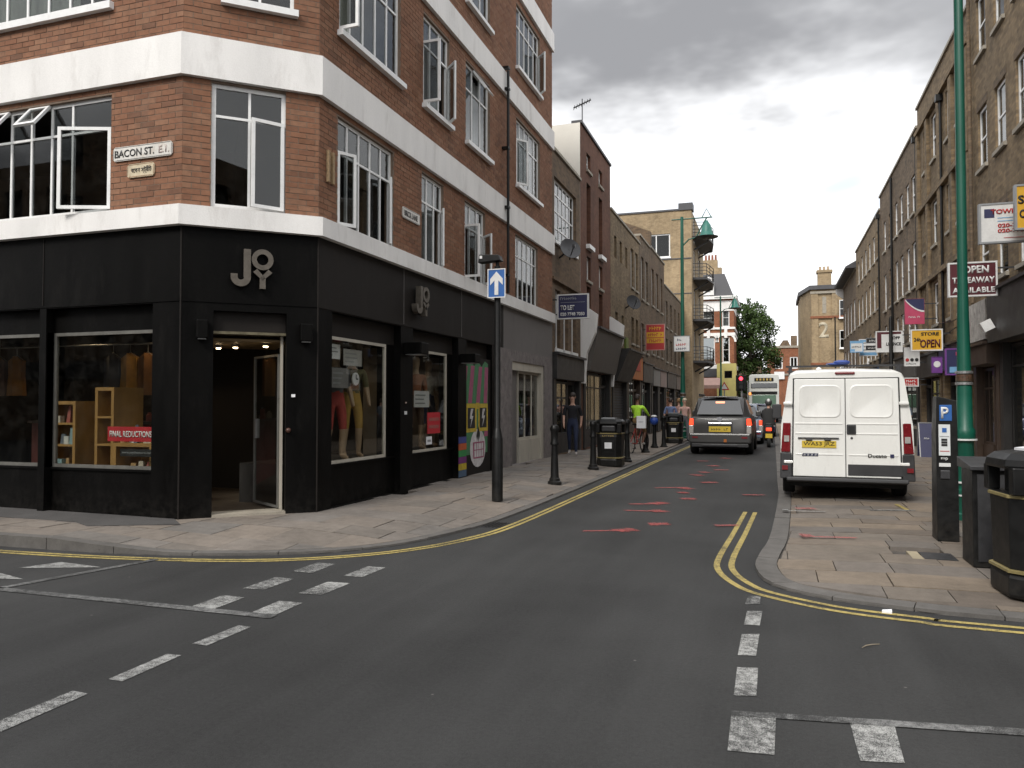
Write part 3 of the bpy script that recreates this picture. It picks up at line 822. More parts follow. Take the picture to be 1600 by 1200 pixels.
# white bands, mitred round the corner, 5 cm proud
def ring3(d):
    off = lambda f1,f2,p: p
    p0 = FB.p(BL,0,d); p3 = FK.p(YE,0,d)
    def meet(n1,q1,n2,q2):
        det = n1.x*n2.y-n1.y*n2.x; c1 = n1.dot(q1); c2 = n2.dot(q2); return V(((c1*n2.y-c2*n1.y)/det, (n1.x*c2-n2.x*c1)/det, 0))
    p1 = meet(FB.n, FB.p(0,0,d), FC.n, FC.p(0,0,d)); p2 = meet(FC.n, FC.p(0,0,d), FK.n, FK.p(10,0,d))
    return [p0,p1,p2,p3]
for k,(z0,z1) in enumerate(bands):
    o_, i_ = ring3(0.075 if k else 0.10), ring3(-0.02); m_ = MB()
    for a in range(3):
        m_.grid8([o_[a]+V((0,0,z0)),o_[a+1]+V((0,0,z0)),i_[a+1]+V((0,0,z0)),i_[a]+V((0,0,z0)),o_[a]+V((0,0,z1)),o_[a+1]+V((0,0,z1)),i_[a+1]+V((0,0,z1)),i_[a]+V((0,0,z1))])
    m_.build('band', M_WHITE, cb_)
# windows
fr = lambda a,b,n: [a+(b-a)*k/n for k in range(1,n)]
window(cb_, FB, 1.19,4.6,4.22,5.80, [1.93]+fr(1.93,4.6,7), [5.36], opened={(0,0):('R',-16) if 0 else ('L',20), (2,1):('T',38), (4,1):('T',38)}, d=-0.05)
window(cb_, FB, 1.22,4.4,7.06,8.74, fr(1.22,4.4,8), [8.2], d=-0.05, sill=(0.10,0.08,0.05), curtain=(2.0,4.3,7.1,8.7,M_CURT))
window(cb_, FC, 0.35,1.30,4.21,5.87, [0.83], [5.44], fr=0.055, opened={(1,0):('R',14)}, d=-0.04)
window(cb_, FC, 0.5,1.40,7.02,8.74, [0.95], [8.2], d=-0.04, sill=(0.09,0.09,0.05))
KO = [[{(0,0):('L',28),(4,0):('R',26)},{(2,0):('R',30)},{(0,0):('L',90),(2,0):('R',48)},{}],
      [{(0,0):('L',92)},{(0,0):('L',90),(2,0):('R',46)},{(1,1):('T',35)},{(0,0):('L',35)}],
      [{(0,0):('L',80)},{},{(0,0):('L',90)},{(4,0):('R',44)}]]
for fl in range(3):
    for k,(x0,x1) in enumerate(WK if fl == 0 else WK2):
        z0,z1 = ZF[fl]; n = (5,3,3,5)[k]
        cu = (x0+0.05,x1-0.05,z0+0.05,z1-0.05,M_CURT2) if (fl,k) in ((2,0),(1,2),(1,3),(2,2),(0,1),(1,1)) else (x0+0.05,x0+0.6,z0+0.05,z1-0.05,M_CURT) if (fl,k) in ((0,3),(1,0),(2,3)) else None
        window(cb_, FK, x0,x1,z0,z1, fr(x0,x1,n), [z0+(z1-z0)*0.69], fr=0.048, d=-0.05, opened=KO[fl][k], sill=None if fl == 0 else (0.08,0.10,0.06), curtain=cu)
# rooms behind the windows
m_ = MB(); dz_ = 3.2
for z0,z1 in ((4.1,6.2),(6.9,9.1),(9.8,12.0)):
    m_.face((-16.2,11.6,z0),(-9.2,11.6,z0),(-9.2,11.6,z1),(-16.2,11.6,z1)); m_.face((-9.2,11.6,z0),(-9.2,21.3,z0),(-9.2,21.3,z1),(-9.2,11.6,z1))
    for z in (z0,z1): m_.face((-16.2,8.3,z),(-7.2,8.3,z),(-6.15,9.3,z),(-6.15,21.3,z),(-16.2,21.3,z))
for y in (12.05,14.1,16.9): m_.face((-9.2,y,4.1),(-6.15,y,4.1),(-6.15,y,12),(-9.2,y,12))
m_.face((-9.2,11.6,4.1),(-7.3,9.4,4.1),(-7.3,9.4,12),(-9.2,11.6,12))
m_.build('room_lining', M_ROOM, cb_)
# drainpipe, brackets and vent on the brickwork
m_ = MB(); m_.tube([FK.p(17.03,4.2,0.14),FK.p(17.03,9.45,0.14)],0.035,8); m_.build('drainpipe', M_BLKMETAL, cb_)
for z in (4.6,6.2,7.6,9.0,9.5): m_ = MB(); FK.box(m_,16.96,17.10,z,z+0.05,0.005,0.17); m_.build('pipe_bracket', M_BLKMETAL, cb_)
for a_ in (9.44,9.56): m_ = MB(); FK.box(m_,a_,a_+0.05,4.75,5.2,0.012,0.05); m_.build('metal_bracket', paint('rusty_bracket',(0.32,0.22,0.12),0.7,0.25,20), cb_)

# street-level shopfront
FZ = 2.93
m_ = MB()
hK = [(9.64,11.80,LIP,FZ),(12.27,14.34,LIP,FZ),(14.78,16.32,LIP,FZ)]
FK.wall(m_, 9.27, 16.85, LIP-0.05, FZ, hK, 0.16)
FB.wall(m_, 0, BL, LIP-0.05, FZ, [(0.45,2.30,LIP,FZ),(2.42,BL-0.3,LIP,FZ)], 0.16)
FC.wall(m_, 0, LC, LIP-0.05, 2.84, [(0.40,1.33,LIP,2.84)], 0.25)
m_.build('shopfront', M_BLACK, cb_)
m_ = MB(); FB.wall(m_,0,BL,FZ,3.93,(),0); FC.wall(m_,0,LC,2.84,3.93,(),0); m_.build('fascia', M_BLACK, cb_)
m_ = MB(); FK.wall(m_,9.27,17.1,FZ,3.93,(),0); m_.build('fascia', M_BROWNBLK, cb_)
m_ = MB(); FK.wall(m_,17.1,YE,FZ,3.93,(),0); m_.build('fascia', M_GREYF, cb_)
for f,a0,a1,fw in ((FB,0.45,2.30,'w'),(FB,2.42,BL-0.3,'w'),(FK,9.64,11.80,'w'),(FK,12.27,14.34,'w'),(FK,14.78,16.32,'door')):
    m_ = MB(); f.box(m_,a0,a1,2.60,FZ+0.05,-0.30,-0.13); m_.build('header_panel', M_BLACK if f is FB else M_BROWNBLK, cb_)
    if fw == 'door': continue
    m_ = MB(); f.box(m_,a0,a1,LIP-0.04,0.70,-0.30,-0.12); f.box(m_,a0,a1,0.70,0.73,-0.30,-0.09); m_.build('stall_riser', M_BLACK, cb_)
    bars = [] if f is FK or a1 < 2.4 else [4.3,6.4]
    wn_ = window(cb_, f, a0,a1 if f is FB else a1-0.28,0.73,2.60, bars, [], fr=0.045, bar=0.08, d=-0.13, mat=M_CREAM if f is FK else paint('aluminium_shop_frame',(0.16,0.155,0.14),0.4,0.15,6,metal=0.4), gm=M_SHOPGLASS, name='shop_window')
m_ = MB(); FB.box(m_,2.30,2.345,0.73,2.6,-0.12,-0.02); m_.build('pale_strip', M_CREAM, cb_)
for a0 in (11.52,14.06): m_ = MB(); FK.box(m_,a0,a0+0.28,LIP,2.6,-0.30,-0.14); m_.build('side_panel', M_BLACK, cb_)
# board joints and corner beads on the black front
for f,a0,a1,mt in ((FB,0.01,BL,M_BLACK),(FC,0.01,LC-0.01,M_BLACK),(FK,9.28,17.05,M_BROWNBLK)):
    m_ = MB(); f.box(m_,a0,a1,FZ+0.015,FZ+0.04,0.0005,0.012); m_.build('fascia_bead', mt, cb_)
for f,a in ((FB,2.36),(FB,4.8),(FK,11.9),(FK,14.5)):
    m_ = MB(); f.box(m_,a,a+0.012,FZ+0.045,3.92,0.0005,0.006); m_.build('board_joint', M_GREYF if f is FK else M_BROWNBLK, cb_)
for p_ in (A_,B_):
    m_ = MB(); m_.tube([p_+V((0,0,LIP)),p_+V((0,0,3.92))],0.012,6); m_.build('corner_bead', M_BROWNBLK, cb_)
# grey end bay beyond the drainpipe
m_ = MB(); FK.wall(m_,16.85,YE,LIP-0.05,FZ,[(17.75,20.55,LIP,2.66)],0.2); m_.build('end_bay', paint('patchy_grey_render',(0.17,0.15,0.145),0.8,0.3,6,grime=((0.05,0.04,0.045),0.8)), cb_)
m_ = MB(); FK.box(m_,17.75,20.55,2.45,2.66,-0.2,-0.03); FK.box(m_,20.35,20.55,LIP,2.45,-0.2,-0.03); m_.build('bay_frame', M_CREAM, cb_)
m_ = MB(); FK.box(m_,18.55,20.35,LIP-0.04,0.70,-0.25,-0.08); m_.build('stall_riser', M_CREAM, cb_)
window(cb_, FK, 18.55,20.35,0.70,2.45,[19.15,19.75],[],fr=0.06,bar=0.05,d=-0.12,mat=M_CREAM,gm=M_SHOPGLASS,name='shop_window')
m_ = MB(); FK.box(m_,17.78,18.5,LIP,2.45,-0.19,-0.14); m_.build('door', M_GREYF, cb_)
# shop interior
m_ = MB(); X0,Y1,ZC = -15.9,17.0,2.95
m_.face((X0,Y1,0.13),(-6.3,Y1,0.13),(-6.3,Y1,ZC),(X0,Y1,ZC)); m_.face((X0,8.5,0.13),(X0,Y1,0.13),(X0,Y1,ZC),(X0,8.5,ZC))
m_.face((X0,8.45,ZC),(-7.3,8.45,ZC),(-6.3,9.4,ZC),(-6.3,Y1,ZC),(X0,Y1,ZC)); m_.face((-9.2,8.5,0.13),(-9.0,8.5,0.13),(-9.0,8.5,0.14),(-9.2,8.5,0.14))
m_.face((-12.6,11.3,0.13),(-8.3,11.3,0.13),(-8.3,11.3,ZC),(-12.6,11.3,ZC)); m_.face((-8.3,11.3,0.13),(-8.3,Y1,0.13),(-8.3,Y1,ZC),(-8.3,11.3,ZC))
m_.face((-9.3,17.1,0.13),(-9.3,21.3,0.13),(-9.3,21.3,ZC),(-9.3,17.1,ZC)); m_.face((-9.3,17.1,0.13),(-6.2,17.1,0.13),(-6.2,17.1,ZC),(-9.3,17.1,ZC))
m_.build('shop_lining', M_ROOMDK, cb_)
m_ = MB(); m_.face((X0,8.3,0.135),(-7.25,8.3,0.135),(-6.1,9.35,0.135),(-6.1,21.2,0.135),(X0,21.2,0.135)); m_.build('shop_floor', paint('shop_floor',(0.06,0.045,0.032),0.5,0.2,3), cb_)
# doorway in the cut corner
m_ = MB(); FC.box(m_,0.40,1.33,2.58,2.84,-0.30,-0.10); m_.build('door_header', M_BROWNBLK, cb_)
m_ = MB(); FC.box(m_,0.40,1.33,2.54,2.575,-0.30,-0.06); m_.build('door_lintel_trim', paint('tarnished_brass',(0.16,0.14,0.09),0.4,0.2,9,metal=0.5), cb_)
m_ = MB(); FC.box(m_,1.275,1.305,LIP+0.02,2.54,-0.25,-0.14); m_.build('door_jamb', M_CREAM, cb_)
m_ = MB(); FC.box(m_,0.40,1.33,0.06,LIP+0.035,-0.35,0.03); m_.build('threshold', M_STONE, cb_)
m_ = MB()
h0 = FC.p(1.27,0,-0.26); dv = (FC.n*-0.96+FC.u*-0.28).normalized()
for s0,s1,z0,z1 in ((0,0.025,0.17,2.3),(0.855,0.88,0.17,2.3),(0.025,0.855,0.17,0.20),(0.025,0.855,2.27,2.3)):
    m_.obox(h0+dv*((s0+s1)/2)+V((0,0,(z0+z1)/2)), dv*((s1-s0)/2), dv.cross(V((0,0,1)))*0.018, V((0,0,(z1-z0)/2)))
dl = m_.build('open_door', paint('door_steel',(0.25,0.25,0.24),0.35,0.1,9,metal=0.6), cb_)
m_ = MB(); m_.obox(h0+dv*0.44+V((0,0,1.23)), dv*0.41, dv.cross(V((0,0,1)))*0.004, V((0,0,1.03))); m_.build('pane', M_SHOPGLASS, dl)
m_ = MB(); m_.obox(h0+dv*0.80+V((0,0,1.25)), dv*0.03, dv.cross(V((0,0,1)))*0.03, V((0,0,0.14))); m_.build('push_plate', M_GALV, dl)
M_BULB = emit('downlight_bulb', (1.0,0.72,0.4), 14)
m_ = MB(); FC.box(m_,0.30,1.40,2.47,2.50,-1.9,-0.31); m_.build('soffit', paint('soffit_paint',(0.22,0.15,0.07),0.6,0.15,4), cb_)
for (a_,d_) in ((0.52,-1.2),(0.74,-1.0),(1.12,-0.6)):
    c = FC.p(a_,2.90,d_); m_ = MB(); m_.lathe((c.x,c.y,2.44),[(0.05,0.03),(0.055,0.0),(0.04,-0.01)],12); dn = m_.build('downlight', M_GALV, cb_)
    m_ = MB(); m_.lathe((c.x,c.y,2.425),[(0.035,0.004),(0.03,-0.012)],12); m_.build('bulb', M_BULB, dn)
    ld = bpy.data.lights.new('downlight_lamp', 'SPOT'); ld.energy = 5; ld.color = (1,0.75,0.45); ld.spot_size = R(110); ld.shadow_soft_size = 0.05
    lo = bpy.data.objects.new('downlight_lamp', ld); link(lo, cb_); lo.location = V((c.x,c.y,2.40))-WL[cb_]; ld.energy = 1.2
for (x_,y_) in ((-9.0,9.6),(-10.6,9.8),(-7.5,11.2),(-7.3,13.4)):
    ld = bpy.data.lights.new('shop_lamp', 'SPOT'); ld.energy = 8; ld.color = (1,0.72,0.42); ld.spot_size = R(130); ld.shadow_soft_size = 0.08
    lo = bpy.data.objects.new('shop_lamp', ld); link(lo, cb_); lo.location = V((x_,y_,2.8))-WL[cb_]
    m_ = MB(); m_.lathe((x_,y_,2.86),[(0.05,0.09),(0.06,0.0),(0.04,-0.01)],12); dn = m_.build('downlight', M_GALV, cb_)
    m_ = MB(); m_.lathe((x_,y_,2.845),[(0.04,0.004),(0.04,-0.004)],12); m_.build('bulb', M_BULB, dn)
# wall lamps and small plates
for f,a0,a1,z0,z1,dd in ((FC,0.19,0.33,2.46,2.70,0.14),(FC,1.50,1.66,2.46,2.70,0.14),(FK,11.9,12.2,2.46,2.66,0.34),(FK,14.4,14.7,2.44,2.62,0.34)):
    m_ = MB(); f.box(m_,a0,a1,z0,z1,0.001,dd); o = m_.build('wall_lamp', M_BLACK, cb_, bevel=0.012)
    m_ = MB(); f.box(m_,a0+0.02,a1-0.02,z0-0.012,z0+0.001,0.03,dd-0.03); m_.build('lamp_lens', M_GALV, o)
for f,a,z,s_,c in ((FC,1.40,1.70,0.05,(0.75,0.75,0.76)),(FK,11.94,1.43,0.07,(0.6,0.6,0.6)),(FK,11.97,1.62,0.03,(0.4,0.3,0.25))):
    m_ = MB(); f.box(m_,a,a+s_,z,z+s_*0.8,0.001,0.02); m_.build('switch_plate', paint('plate%.2f'%c[0],c,0.5,0.05), cb_)
m_ = MB(); c = FC.p(1.36,1.25,0.03); m_.ell(c,(0.035,0.035,0.035)); m_.build('door_knob', paint('brown_knob',(0.07,0.03,0.02),0.4), cb_, smooth=True)

# JOY lettering: J with the O over the Y, once flat on the corner and once standing off the lane front
M_LETTER = paint('taupe_metal_letters', (0.115,0.10,0.082), 0.4, 0.15, 12, metal=0.3)
def joy(root, P, s_, th):
    """P(x,z,d) maps the 0.53 x 0.52 m badge"""
    def arc(mb, cx,cz,r0,r1,t0,t1,n):
        for k in range(n):
            ta,tb = t0+(t1-t0)*k/n, t0+(t1-t0)*(k+1)/n; q = []
            for r,t in ((r0,ta),(r1,ta),(r1,tb),(r0,tb)): q.append((cx+r*math.cos(t),cz+r*math.sin(t)))
            mb.grid8([P(x*s_,z*s_,0) for x,z in q]+[P(x*s_,z*s_,th) for x,z in q])
    def poly(mb, q): mb.rings([[P(x*s_,z*s_,0) for x,z in q],[P(x*s_,z*s_,th) for x,z in q]])
    m_ = MB(); poly(m_,[(0.165,0.145),(0.255,0.145),(0.255,0.52),(0.165,0.52)]); arc(m_,0.13,0.145,0.04,0.127,-math.pi,0,14); poly(m_,[(0.003,0.145),(0.09,0.145),(0.09,0.185),(0.003,0.185)]); m_.build('letter_j', M_LETTER, root)
    m_ = MB(); arc(m_,0.405,0.39,0.075,0.14,0,2*math.pi,24); m_.build('letter_o', M_LETTER, root)
    m_ = MB(); poly(m_,[(0.37,0.0),(0.445,0.0),(0.445,0.14),(0.37,0.14)]); poly(m_,[(0.371,0.139),(0.407,0.107),(0.53,0.22),(0.48,0.262)][::1]); poly(m_,[(0.444,0.141),(0.405,0.109),(0.285,0.22),(0.335,0.262)]); m_.build('letter_y', M_LETTER, root)
jr = thing('shop_letters', FC.p(0.60,3.15,0.03), 'flat metal JOY letters on the black fascia above the corner door', 'sign')
joy(jr, lambda x,z,d: FC.p(0.60+x,3.15+z,0.03+d), 1.0, 0.05)
m_ = MB()
for x,z in ((0.2,0.3),(0.405,0.5),(0.405,0.05)): FC.box(m_,0.60+x-0.012,0.60+x+0.012,3.15+z-0.012,3.15+z+0.012,0.0,0.03)
m_.build('stand_off', M_BLKMETAL, jr)
jr = thing('shop_letters', FK.p(12.13,3.17,0.03), 'small weathered JOY letters on the long fascia over the lane', 'sign')
joy(jr, lambda x,z,d: FK.p(12.13+x,3.17+z,0.04+d), 0.98, 0.10)
m_ = MB()
for x,z in ((0.2,0.3),(0.405,0.5),(0.405,0.05)): FK.box(m_,12.13+x-0.012,12.13+x+0.012,3.17+z-0.012,3.17+z+0.012,0.0,0.04)
m_.build('stand_off', M_BLKMETAL, jr)

# street name plates
M_PLATE = paint('enamel_white', (0.62,0.60,0.56), 0.4, 0.12, 5, grime=((0.3,0.2,0.1),0.5))
M_PLATEY = paint('rusty_enamel', (0.55,0.47,0.33), 0.5, 0.2, 9, grime=((0.28,0.13,0.04),0.9))
M_INK = paint('black_lettering', (0.012,0.012,0.012), 0.5, 0.1)
M_INKF = paint('faded_lettering', (0.36,0.30,0.28), 0.6, 0.2, 20)
def plate(name, f, a0,a1,z0,z1,label,mat,flip,rim=M_INK):
    r = thing(name, f.p((a0+a1)/2,z0,0.012), label, 'street sign')
    c = 0.03; m_ = MB(); pts = [(a0+c,z0),(a1-c,z0),(a1,z0+c),(a1,z1-c),(a1-c,z1),(a0+c,z1),(a0,z1-c),(a0,z0+c)]
    m_.rings([[f.p(a,z,0.012) for a,z in pts],[f.p(a,z,0.03) for a,z in pts]]); m_.build('plate', mat, r)
    m_ = MB()
    for x0,x1,y0,y1 in ((a0+c,a1-c,z0+0.008,z0+0.014),(a0+c,a1-c,z1-0.014,z1-0.008),(a0+0.008,a0+0.014,z0+c,z1-c),(a1-0.014,a1-0.008,z0+c,z1-c)): f.box(m_,x0,x1,y0,y1,0.029,0.032)
    m_.build('rim', rim, r)
    return r
r = plate('street_name_plate', FB, 0.14,1.12,4.86,5.05, 'white BACON ST. street name plate on the brick pier', M_PLATE, True)
text('lettering','BACON ST.',r,FB.p(0.76,4.955,0.031),-FB.u,(0,0,1),0.66,0.10,M_INK); text('faded_lettering','E.1.',r,FB.p(0.27,4.955,0.031),-FB.u,(0,0,1),0.17,0.10,M_INKF)
r = plate('street_name_plate', FB, 0.43,0.88,4.62,4.80, 'small rusty yellowed plate with Bengali lettering under the Bacon Street plate', M_PLATEY, True, paint('rust',(0.2,0.08,0.03),0.8,0.3,20))
text('lettering','বেকন স্ট্রীট',r,FB.p(0.64,4.71,0.031),-FB.u,(0,0,1),0.34,0.10,M_INK,bold=0.01)
r = plate('street_name_plate', FK, 11.8,12.48,4.79,4.98, 'weathered white BRICK LANE plate between two first floor windows', M_PLATE, False)
text('lettering','BRICK LANE',r,FK.p(12.12,4.885,0.031),FK.u,(0,0,1),0.52,0.10,M_INK)

# painted shutter door with the striped skull-like face
def px(mb, f, q, d): mb.rings([[f.p(a,z,d) for a,z in q],[f.p(a,z,d+0.0015) for a,z in q]])
mu = thing('painted_door', FK.p(15.55,LIP,-0.14), 'shop door covered by a mural of a grinning face in yellow glasses', 'door')
m_ = MB(); FK.box(m_,14.79,16.31,LIP,2.60,-0.14,-0.035); m_.build('door_leaf', M_BROWNBLK, mu)
PN = lambda n,c: paint(n,c,0.7,0.2,9,grime=((0.03,0.03,0.03),0.4))
def art(name, polys, mat, d):
    m_ = MB()
    for q in polys: px(m_, FK, q, d)
    m_.build(name, mat, mu)
d0 = -0.034
pink, grn, yel = PN('mural_pink',(0.30,0.075,0.14)), PN('mural_green',(0.05,0.17,0.075)), PN('mural_yellow',(0.45,0.33,0.03))
out = [(14.84,0.62),(15.0,1.0),(14.84,1.55),(14.84,2.45),(15.0,2.40),(15.1,2.52),(15.3,2.42),(15.5,2.54),(15.75,2.42),(15.95,2.55),(16.12,2.50),(16.14,0.95),(15.95,0.6)]
art('mural_ground',[[(14.84,0.55),(16.1,0.55),(16.14,1.5),(14.84,1.5)]],grn,d0)
art('mural_ground',[[(14.84,1.62),(16.14,1.62),(16.14,2.50),(15.95,2.55),(15.75,2.42),(15.5,2.54),(15.3,2.42),(15.1,2.52),(14.84,2.42)]],grn,d0)
art('stripe',[[(14.95+k*0.46,1.63),(15.17+k*0.46,1.63),(15.33+k*0.46-0.1*(k>1),2.42),(15.12+k*0.46-0.1*(k>1),2.42)] for k in range(3)],pink,d0+0.002)
art('stripe',[[(14.84,2.0),(14.93,2.40),(14.84,2.40)],[(15.9,0.9),(16.13,0.9),(16.13,1.45),(15.98,1.5)]],pink,d0+0.002)
for x in (14.86,15.54): art('glasses_frame',[[(x,1.02),(x+0.58,1.02),(x+0.58,1.62),(x,1.62)]],yel,d0+0.004)
art('glasses_frame',[[(15.40,1.5),(15.58,1.5),(15.58,1.64),(15.40,1.64)]],yel,d0+0.006)
for x in (14.92,15.62):
    art('lens',[[(x,1.10),(x+0.42,1.10),(x+0.42,1.53),(x,1.53)]],M_INK,d0+0.006)
    art('bolt',[[(x+0.12,1.30),(x+0.22,1.30),(x+0.15,1.12),(x+0.32,1.36),(x+0.22,1.36),(x+0.32,1.51),(x+0.18,1.51)]],PN('mural_white',(0.5,0.48,0.48)),d0+0.008)
art('nose',[[(15.42,0.92),(15.47,0.82),(15.5,0.93),(15.54,0.78),(15.58,0.93),(15.62,0.84),(15.64,0.98),(15.53,1.14)]],M_INK,d0+0.006)
art('jaw',[[(15.52+0.46*math.cos(t),0.66+0.42*math.sin(t)*(1 if math.sin(t)>0 else 0.95)) for t in [2*math.pi*k/20 for k in range(20)]]],PN('mural_white',(0.5,0.48,0.48)),d0+0.003)
art('mouth',[[(15.25,0.45),(15.88,0.45),(15.90,0.80),(15.22,0.80)]],pink,d0+0.006)
art('tooth',[[(15.30+k*0.14,0.48),(15.41+k*0.14,0.48),(15.41+k*0.14,0.62),(15.30+k*0.14,0.62)] for k in range(4)]+[[(15.30+k*0.14,0.64),(15.41+k*0.14,0.64),(15.41+k*0.14,0.77),(15.30+k*0.14,0.77)] for k in range(4)],PN('mural_white',(0.5,0.48,0.48)),d0+0.008)
bl = thing('colour_block_panel', FK.p(14.62,LIP,0.002), 'narrow panel of stacked coloured squares at the foot of the pier', 'panel')
for k,c in enumerate([(0.06,0.10,0.16),(0.45,0.33,0.02),(0.14,0.02,0.14),(0.03,0.22,0.06),(0.42,0.08,0.02),(0.04,0.05,0.2)]):
    m_ = MB(); FK.box(m_,14.36,14.76,LIP+0.02+k*0.135,LIP+0.15+k*0.135,0.002,0.012); m_.build('colour_block', PN('block%d'%k,c), bl)
# ---------------------------------------------------------------- terraces along the lane
FL = F((-6.0,0,0), (0,1,0), (1,0,0))
FR = F((5.0,0,0), (0,1,0), (-1,0,0))
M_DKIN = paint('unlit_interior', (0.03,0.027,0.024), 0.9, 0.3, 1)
M_TGLASS = glass('sash_glass', (0.55,0.57,0.57), 0.04)
def terrace(name, label, f, a0, a1, top, mat, wins, shops=(), depth=9.0, coping=M_STONE, gz=LIP, lintel=None, strings=(), sidemat=None, roof=None, wd=None, sillmat=None):
    r = thing(name, f.p((a0+a1)/2, 0, 0), label, 'building')
    if wd is None: wd = -0.10 if f.n.x > 0 else -0.05
    rc = random.Random(int(a0*10))
    m_ = MB(); holes = [(q[0],q[1],q[2],q[3]) for q in wins]+[(s['a'][0],s['a'][1],gz,s['z'][0]) for s in shops]
    f.wall(m_, a0, a1, gz-0.05, top, holes, 0.22); m_.build('wall', mat, r)
    m_ = MB()
    for a in (a0,a1): m_.face(f.p(a,0,0),f.p(a,0,-depth),f.p(a,top,-depth),f.p(a,top,0))
    m_.build('party_wall', sidemat or mat, r)
    m_ = MB(); m_.face(f.p(a0,top,0),f.p(a1,top,0),f.p(a1,top,-depth),f.p(a0,top,-depth)); m_.build('roof', M_SLATE, r)
    m_ = MB(); f.box(m_,a0,a1,top+0.002,top+0.09,-0.3,0.06); m_.build('coping', coping, r)
    for z,h,d in strings: m_ = MB(); f.box(m_,a0,a1,z,z+h,0.001,d); m_.build('string_course', mat, r)
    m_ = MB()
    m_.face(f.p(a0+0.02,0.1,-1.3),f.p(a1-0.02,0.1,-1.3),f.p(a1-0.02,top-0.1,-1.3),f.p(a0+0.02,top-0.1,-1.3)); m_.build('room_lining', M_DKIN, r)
    for q in wins:
        x0,x1,z0,z1 = q[:4]; o = q[4] if len(q) > 4 else {}
        kind = o.get('k','sash')
        if kind == 'blank':
            m_ = MB(); f.box(m_,x0,x1,z0,z1,-0.21,-0.17); m_.build('blocked_window', o.get('m',M_DKIN), r)
        else:
            cols, rows = o.get('c', []), o.get('r', [(z0+z1)/2])
            cu = (x0+0.05,x1-0.05,z0+(z1-z0)*rc.choice((0.05,0.05,0.4)),z1-0.05,M_NET) if f.n.x < 0 and rc.random() < 0.65 else None
            window(r, f, x0,x1,z0,z1,cols,rows,fr=0.07,bar=0.045,d=wd,gm=M_TGLASS,curtain=cu,sill=(0.09,0.07,0.06),sillmat=sillmat or M_STONE,mat=o.get('m'))
        if lintel: m_ = MB(); f.box(m_,x0-0.08,x1+0.08,z1+0.003,z1+0.2,0.0,0.012); m_.build('lintel', lintel, r)
    for s in shops: shopfront(r, f, s, gz)
    return r
def shopfront(r, f, s, gz):
    (a0,a1),(z0,z1) = s['a'], s['z']; fm, pm = s['fm'], s.get('pm', M_DARKSHOP)
    pr_ = s.get('proud', 0.16); tl = s.get('tilt', 0.0)
    m_ = MB(); P = lambda a: [f.p(a,z0,0.001),f.p(a,z0,pr_-tl),f.p(a,z1,pr_),f.p(a,z1,0.001)]
    m_.rings([P(a0),P(a1)]); m_.build('shop_fascia', fm, r)
    m_ = MB(); f.box(m_,a0-0.02,a1+0.02,z1+0.002,z1+0.07,0.001,pr_+0.08); m_.build('cornice', s.get('cm',pm), r)
    for a in (a0,a1-0.26): m_ = MB(); f.box(m_,a,a+0.26,gz,z0-0.002,-0.2,0.06); m_.build('pilaster', s.get('plm',pm), r)
    dw = s.get('door', 0.95); b0, b1 = a0+0.26, a1-0.26; dx = b1-dw if s.get('dr', True) else b0
    w0,w1 = (b0,dx) if s.get('dr', True) else (b0+dw,b1)
    if s.get('shut'):
        m_ = MB(); n = int((z0-gz)/0.11)
        for k in range(n): f.box(m_,b0,b1,gz+k*0.11,gz+k*0.11+0.095,-0.16,-0.12)
        m_.build('roller_shutter', s['shut'], r); return
    m_ = MB(); f.box(m_,w0,w1,gz,gz+0.55,-0.2,-0.06); m_.build('stall_riser', pm, r)
    window(r, f, w0,w1,gz+0.55,z0-0.05,[w0+(w1-w0)*k/s.get('n',2) for k in range(1,s.get('n',2))],[z0-0.55],fr=0.07,bar=0.05,d=-0.1,mat=s.get('wm',pm),gm=M_SHOPGLASS,name='shop_window')
    m_ = MB(); f.box(m_,dx,dx+0.09,gz,z0,-0.2,-0.1); f.box(m_,dx+dw-0.09,dx+dw,gz,z0,-0.2,-0.1); f.box(m_,dx+0.09,dx+dw-0.09,2.1+gz,2.2+gz,-0.2,-0.1); f.box(m_,dx+0.09,dx+dw-0.09,gz,gz+0.5,-0.2,-0.14); o = m_.build('shop_door', s.get('wm',pm), r)
    m_ = MB(); f.box(m_,dx+0.09,dx+dw-0.09,gz+0.5,gz+2.1,-0.17,-0.164); m_.build('pane', M_SHOPGLASS, o)
M_NET = paint('net_curtain',(0.62,0.62,0.60),0.9,0.1,8)
SW = lambda cs,w_,z0,z1,**o: [(c-w_/2,c+w_/2,z0,z1,o) for c in cs]
fab = lambda n,c,**k: paint(n,c,0.6,0.2,3,grime=((0.04,0.035,0.03),0.5),streak=True,**k)

# --- left side beyond the corner block
studio = (21.78,24.46,6.43,8.34,{'c':[21.78+2.68*k/6 for k in range(1,6)],'r':[6.9,7.4,7.9],'cur':False})
h = terrace('brick_shop_house', 'brown brick two-storey shop house with a big gridded white studio window', FL, 21.42, 25.02, 9.06, M_STOCK3,
        [studio]+SW((22.15,23.1,24.1),0.56,3.25,5.0), [dict(a=(21.5,24.9),z=(2.35,3.05),fm=M_DARKSHOP,n=3,door=1.0)], strings=((5.22,0.09,0.1),), sillmat=M_WFRAME)
h = terrace('tall_brick_house', 'tall plum brick house with a white side wall and narrow windows', FL, 25.04, 30.15, 11.05, M_REDB,
        SW((26.3,28.3),0.62,9.75,10.35)+SW((26.3,28.3),0.62,7.2,9.3,k='blank')+SW((26.3,28.3),0.62,5.9,6.75)+SW((26.3,28.3),0.62,4.4,5.7,k='blank'),
        [dict(a=(25.35,29.9),z=(2.75,4.15),fm=fab('mushroom_fascia',(0.095,0.085,0.075)),proud=0.55,tilt=0.3,n=3)], sidemat=paint('white_side_render',(0.76,0.73,0.66),0.8,0.06,1.2), coping=M_LEAD)
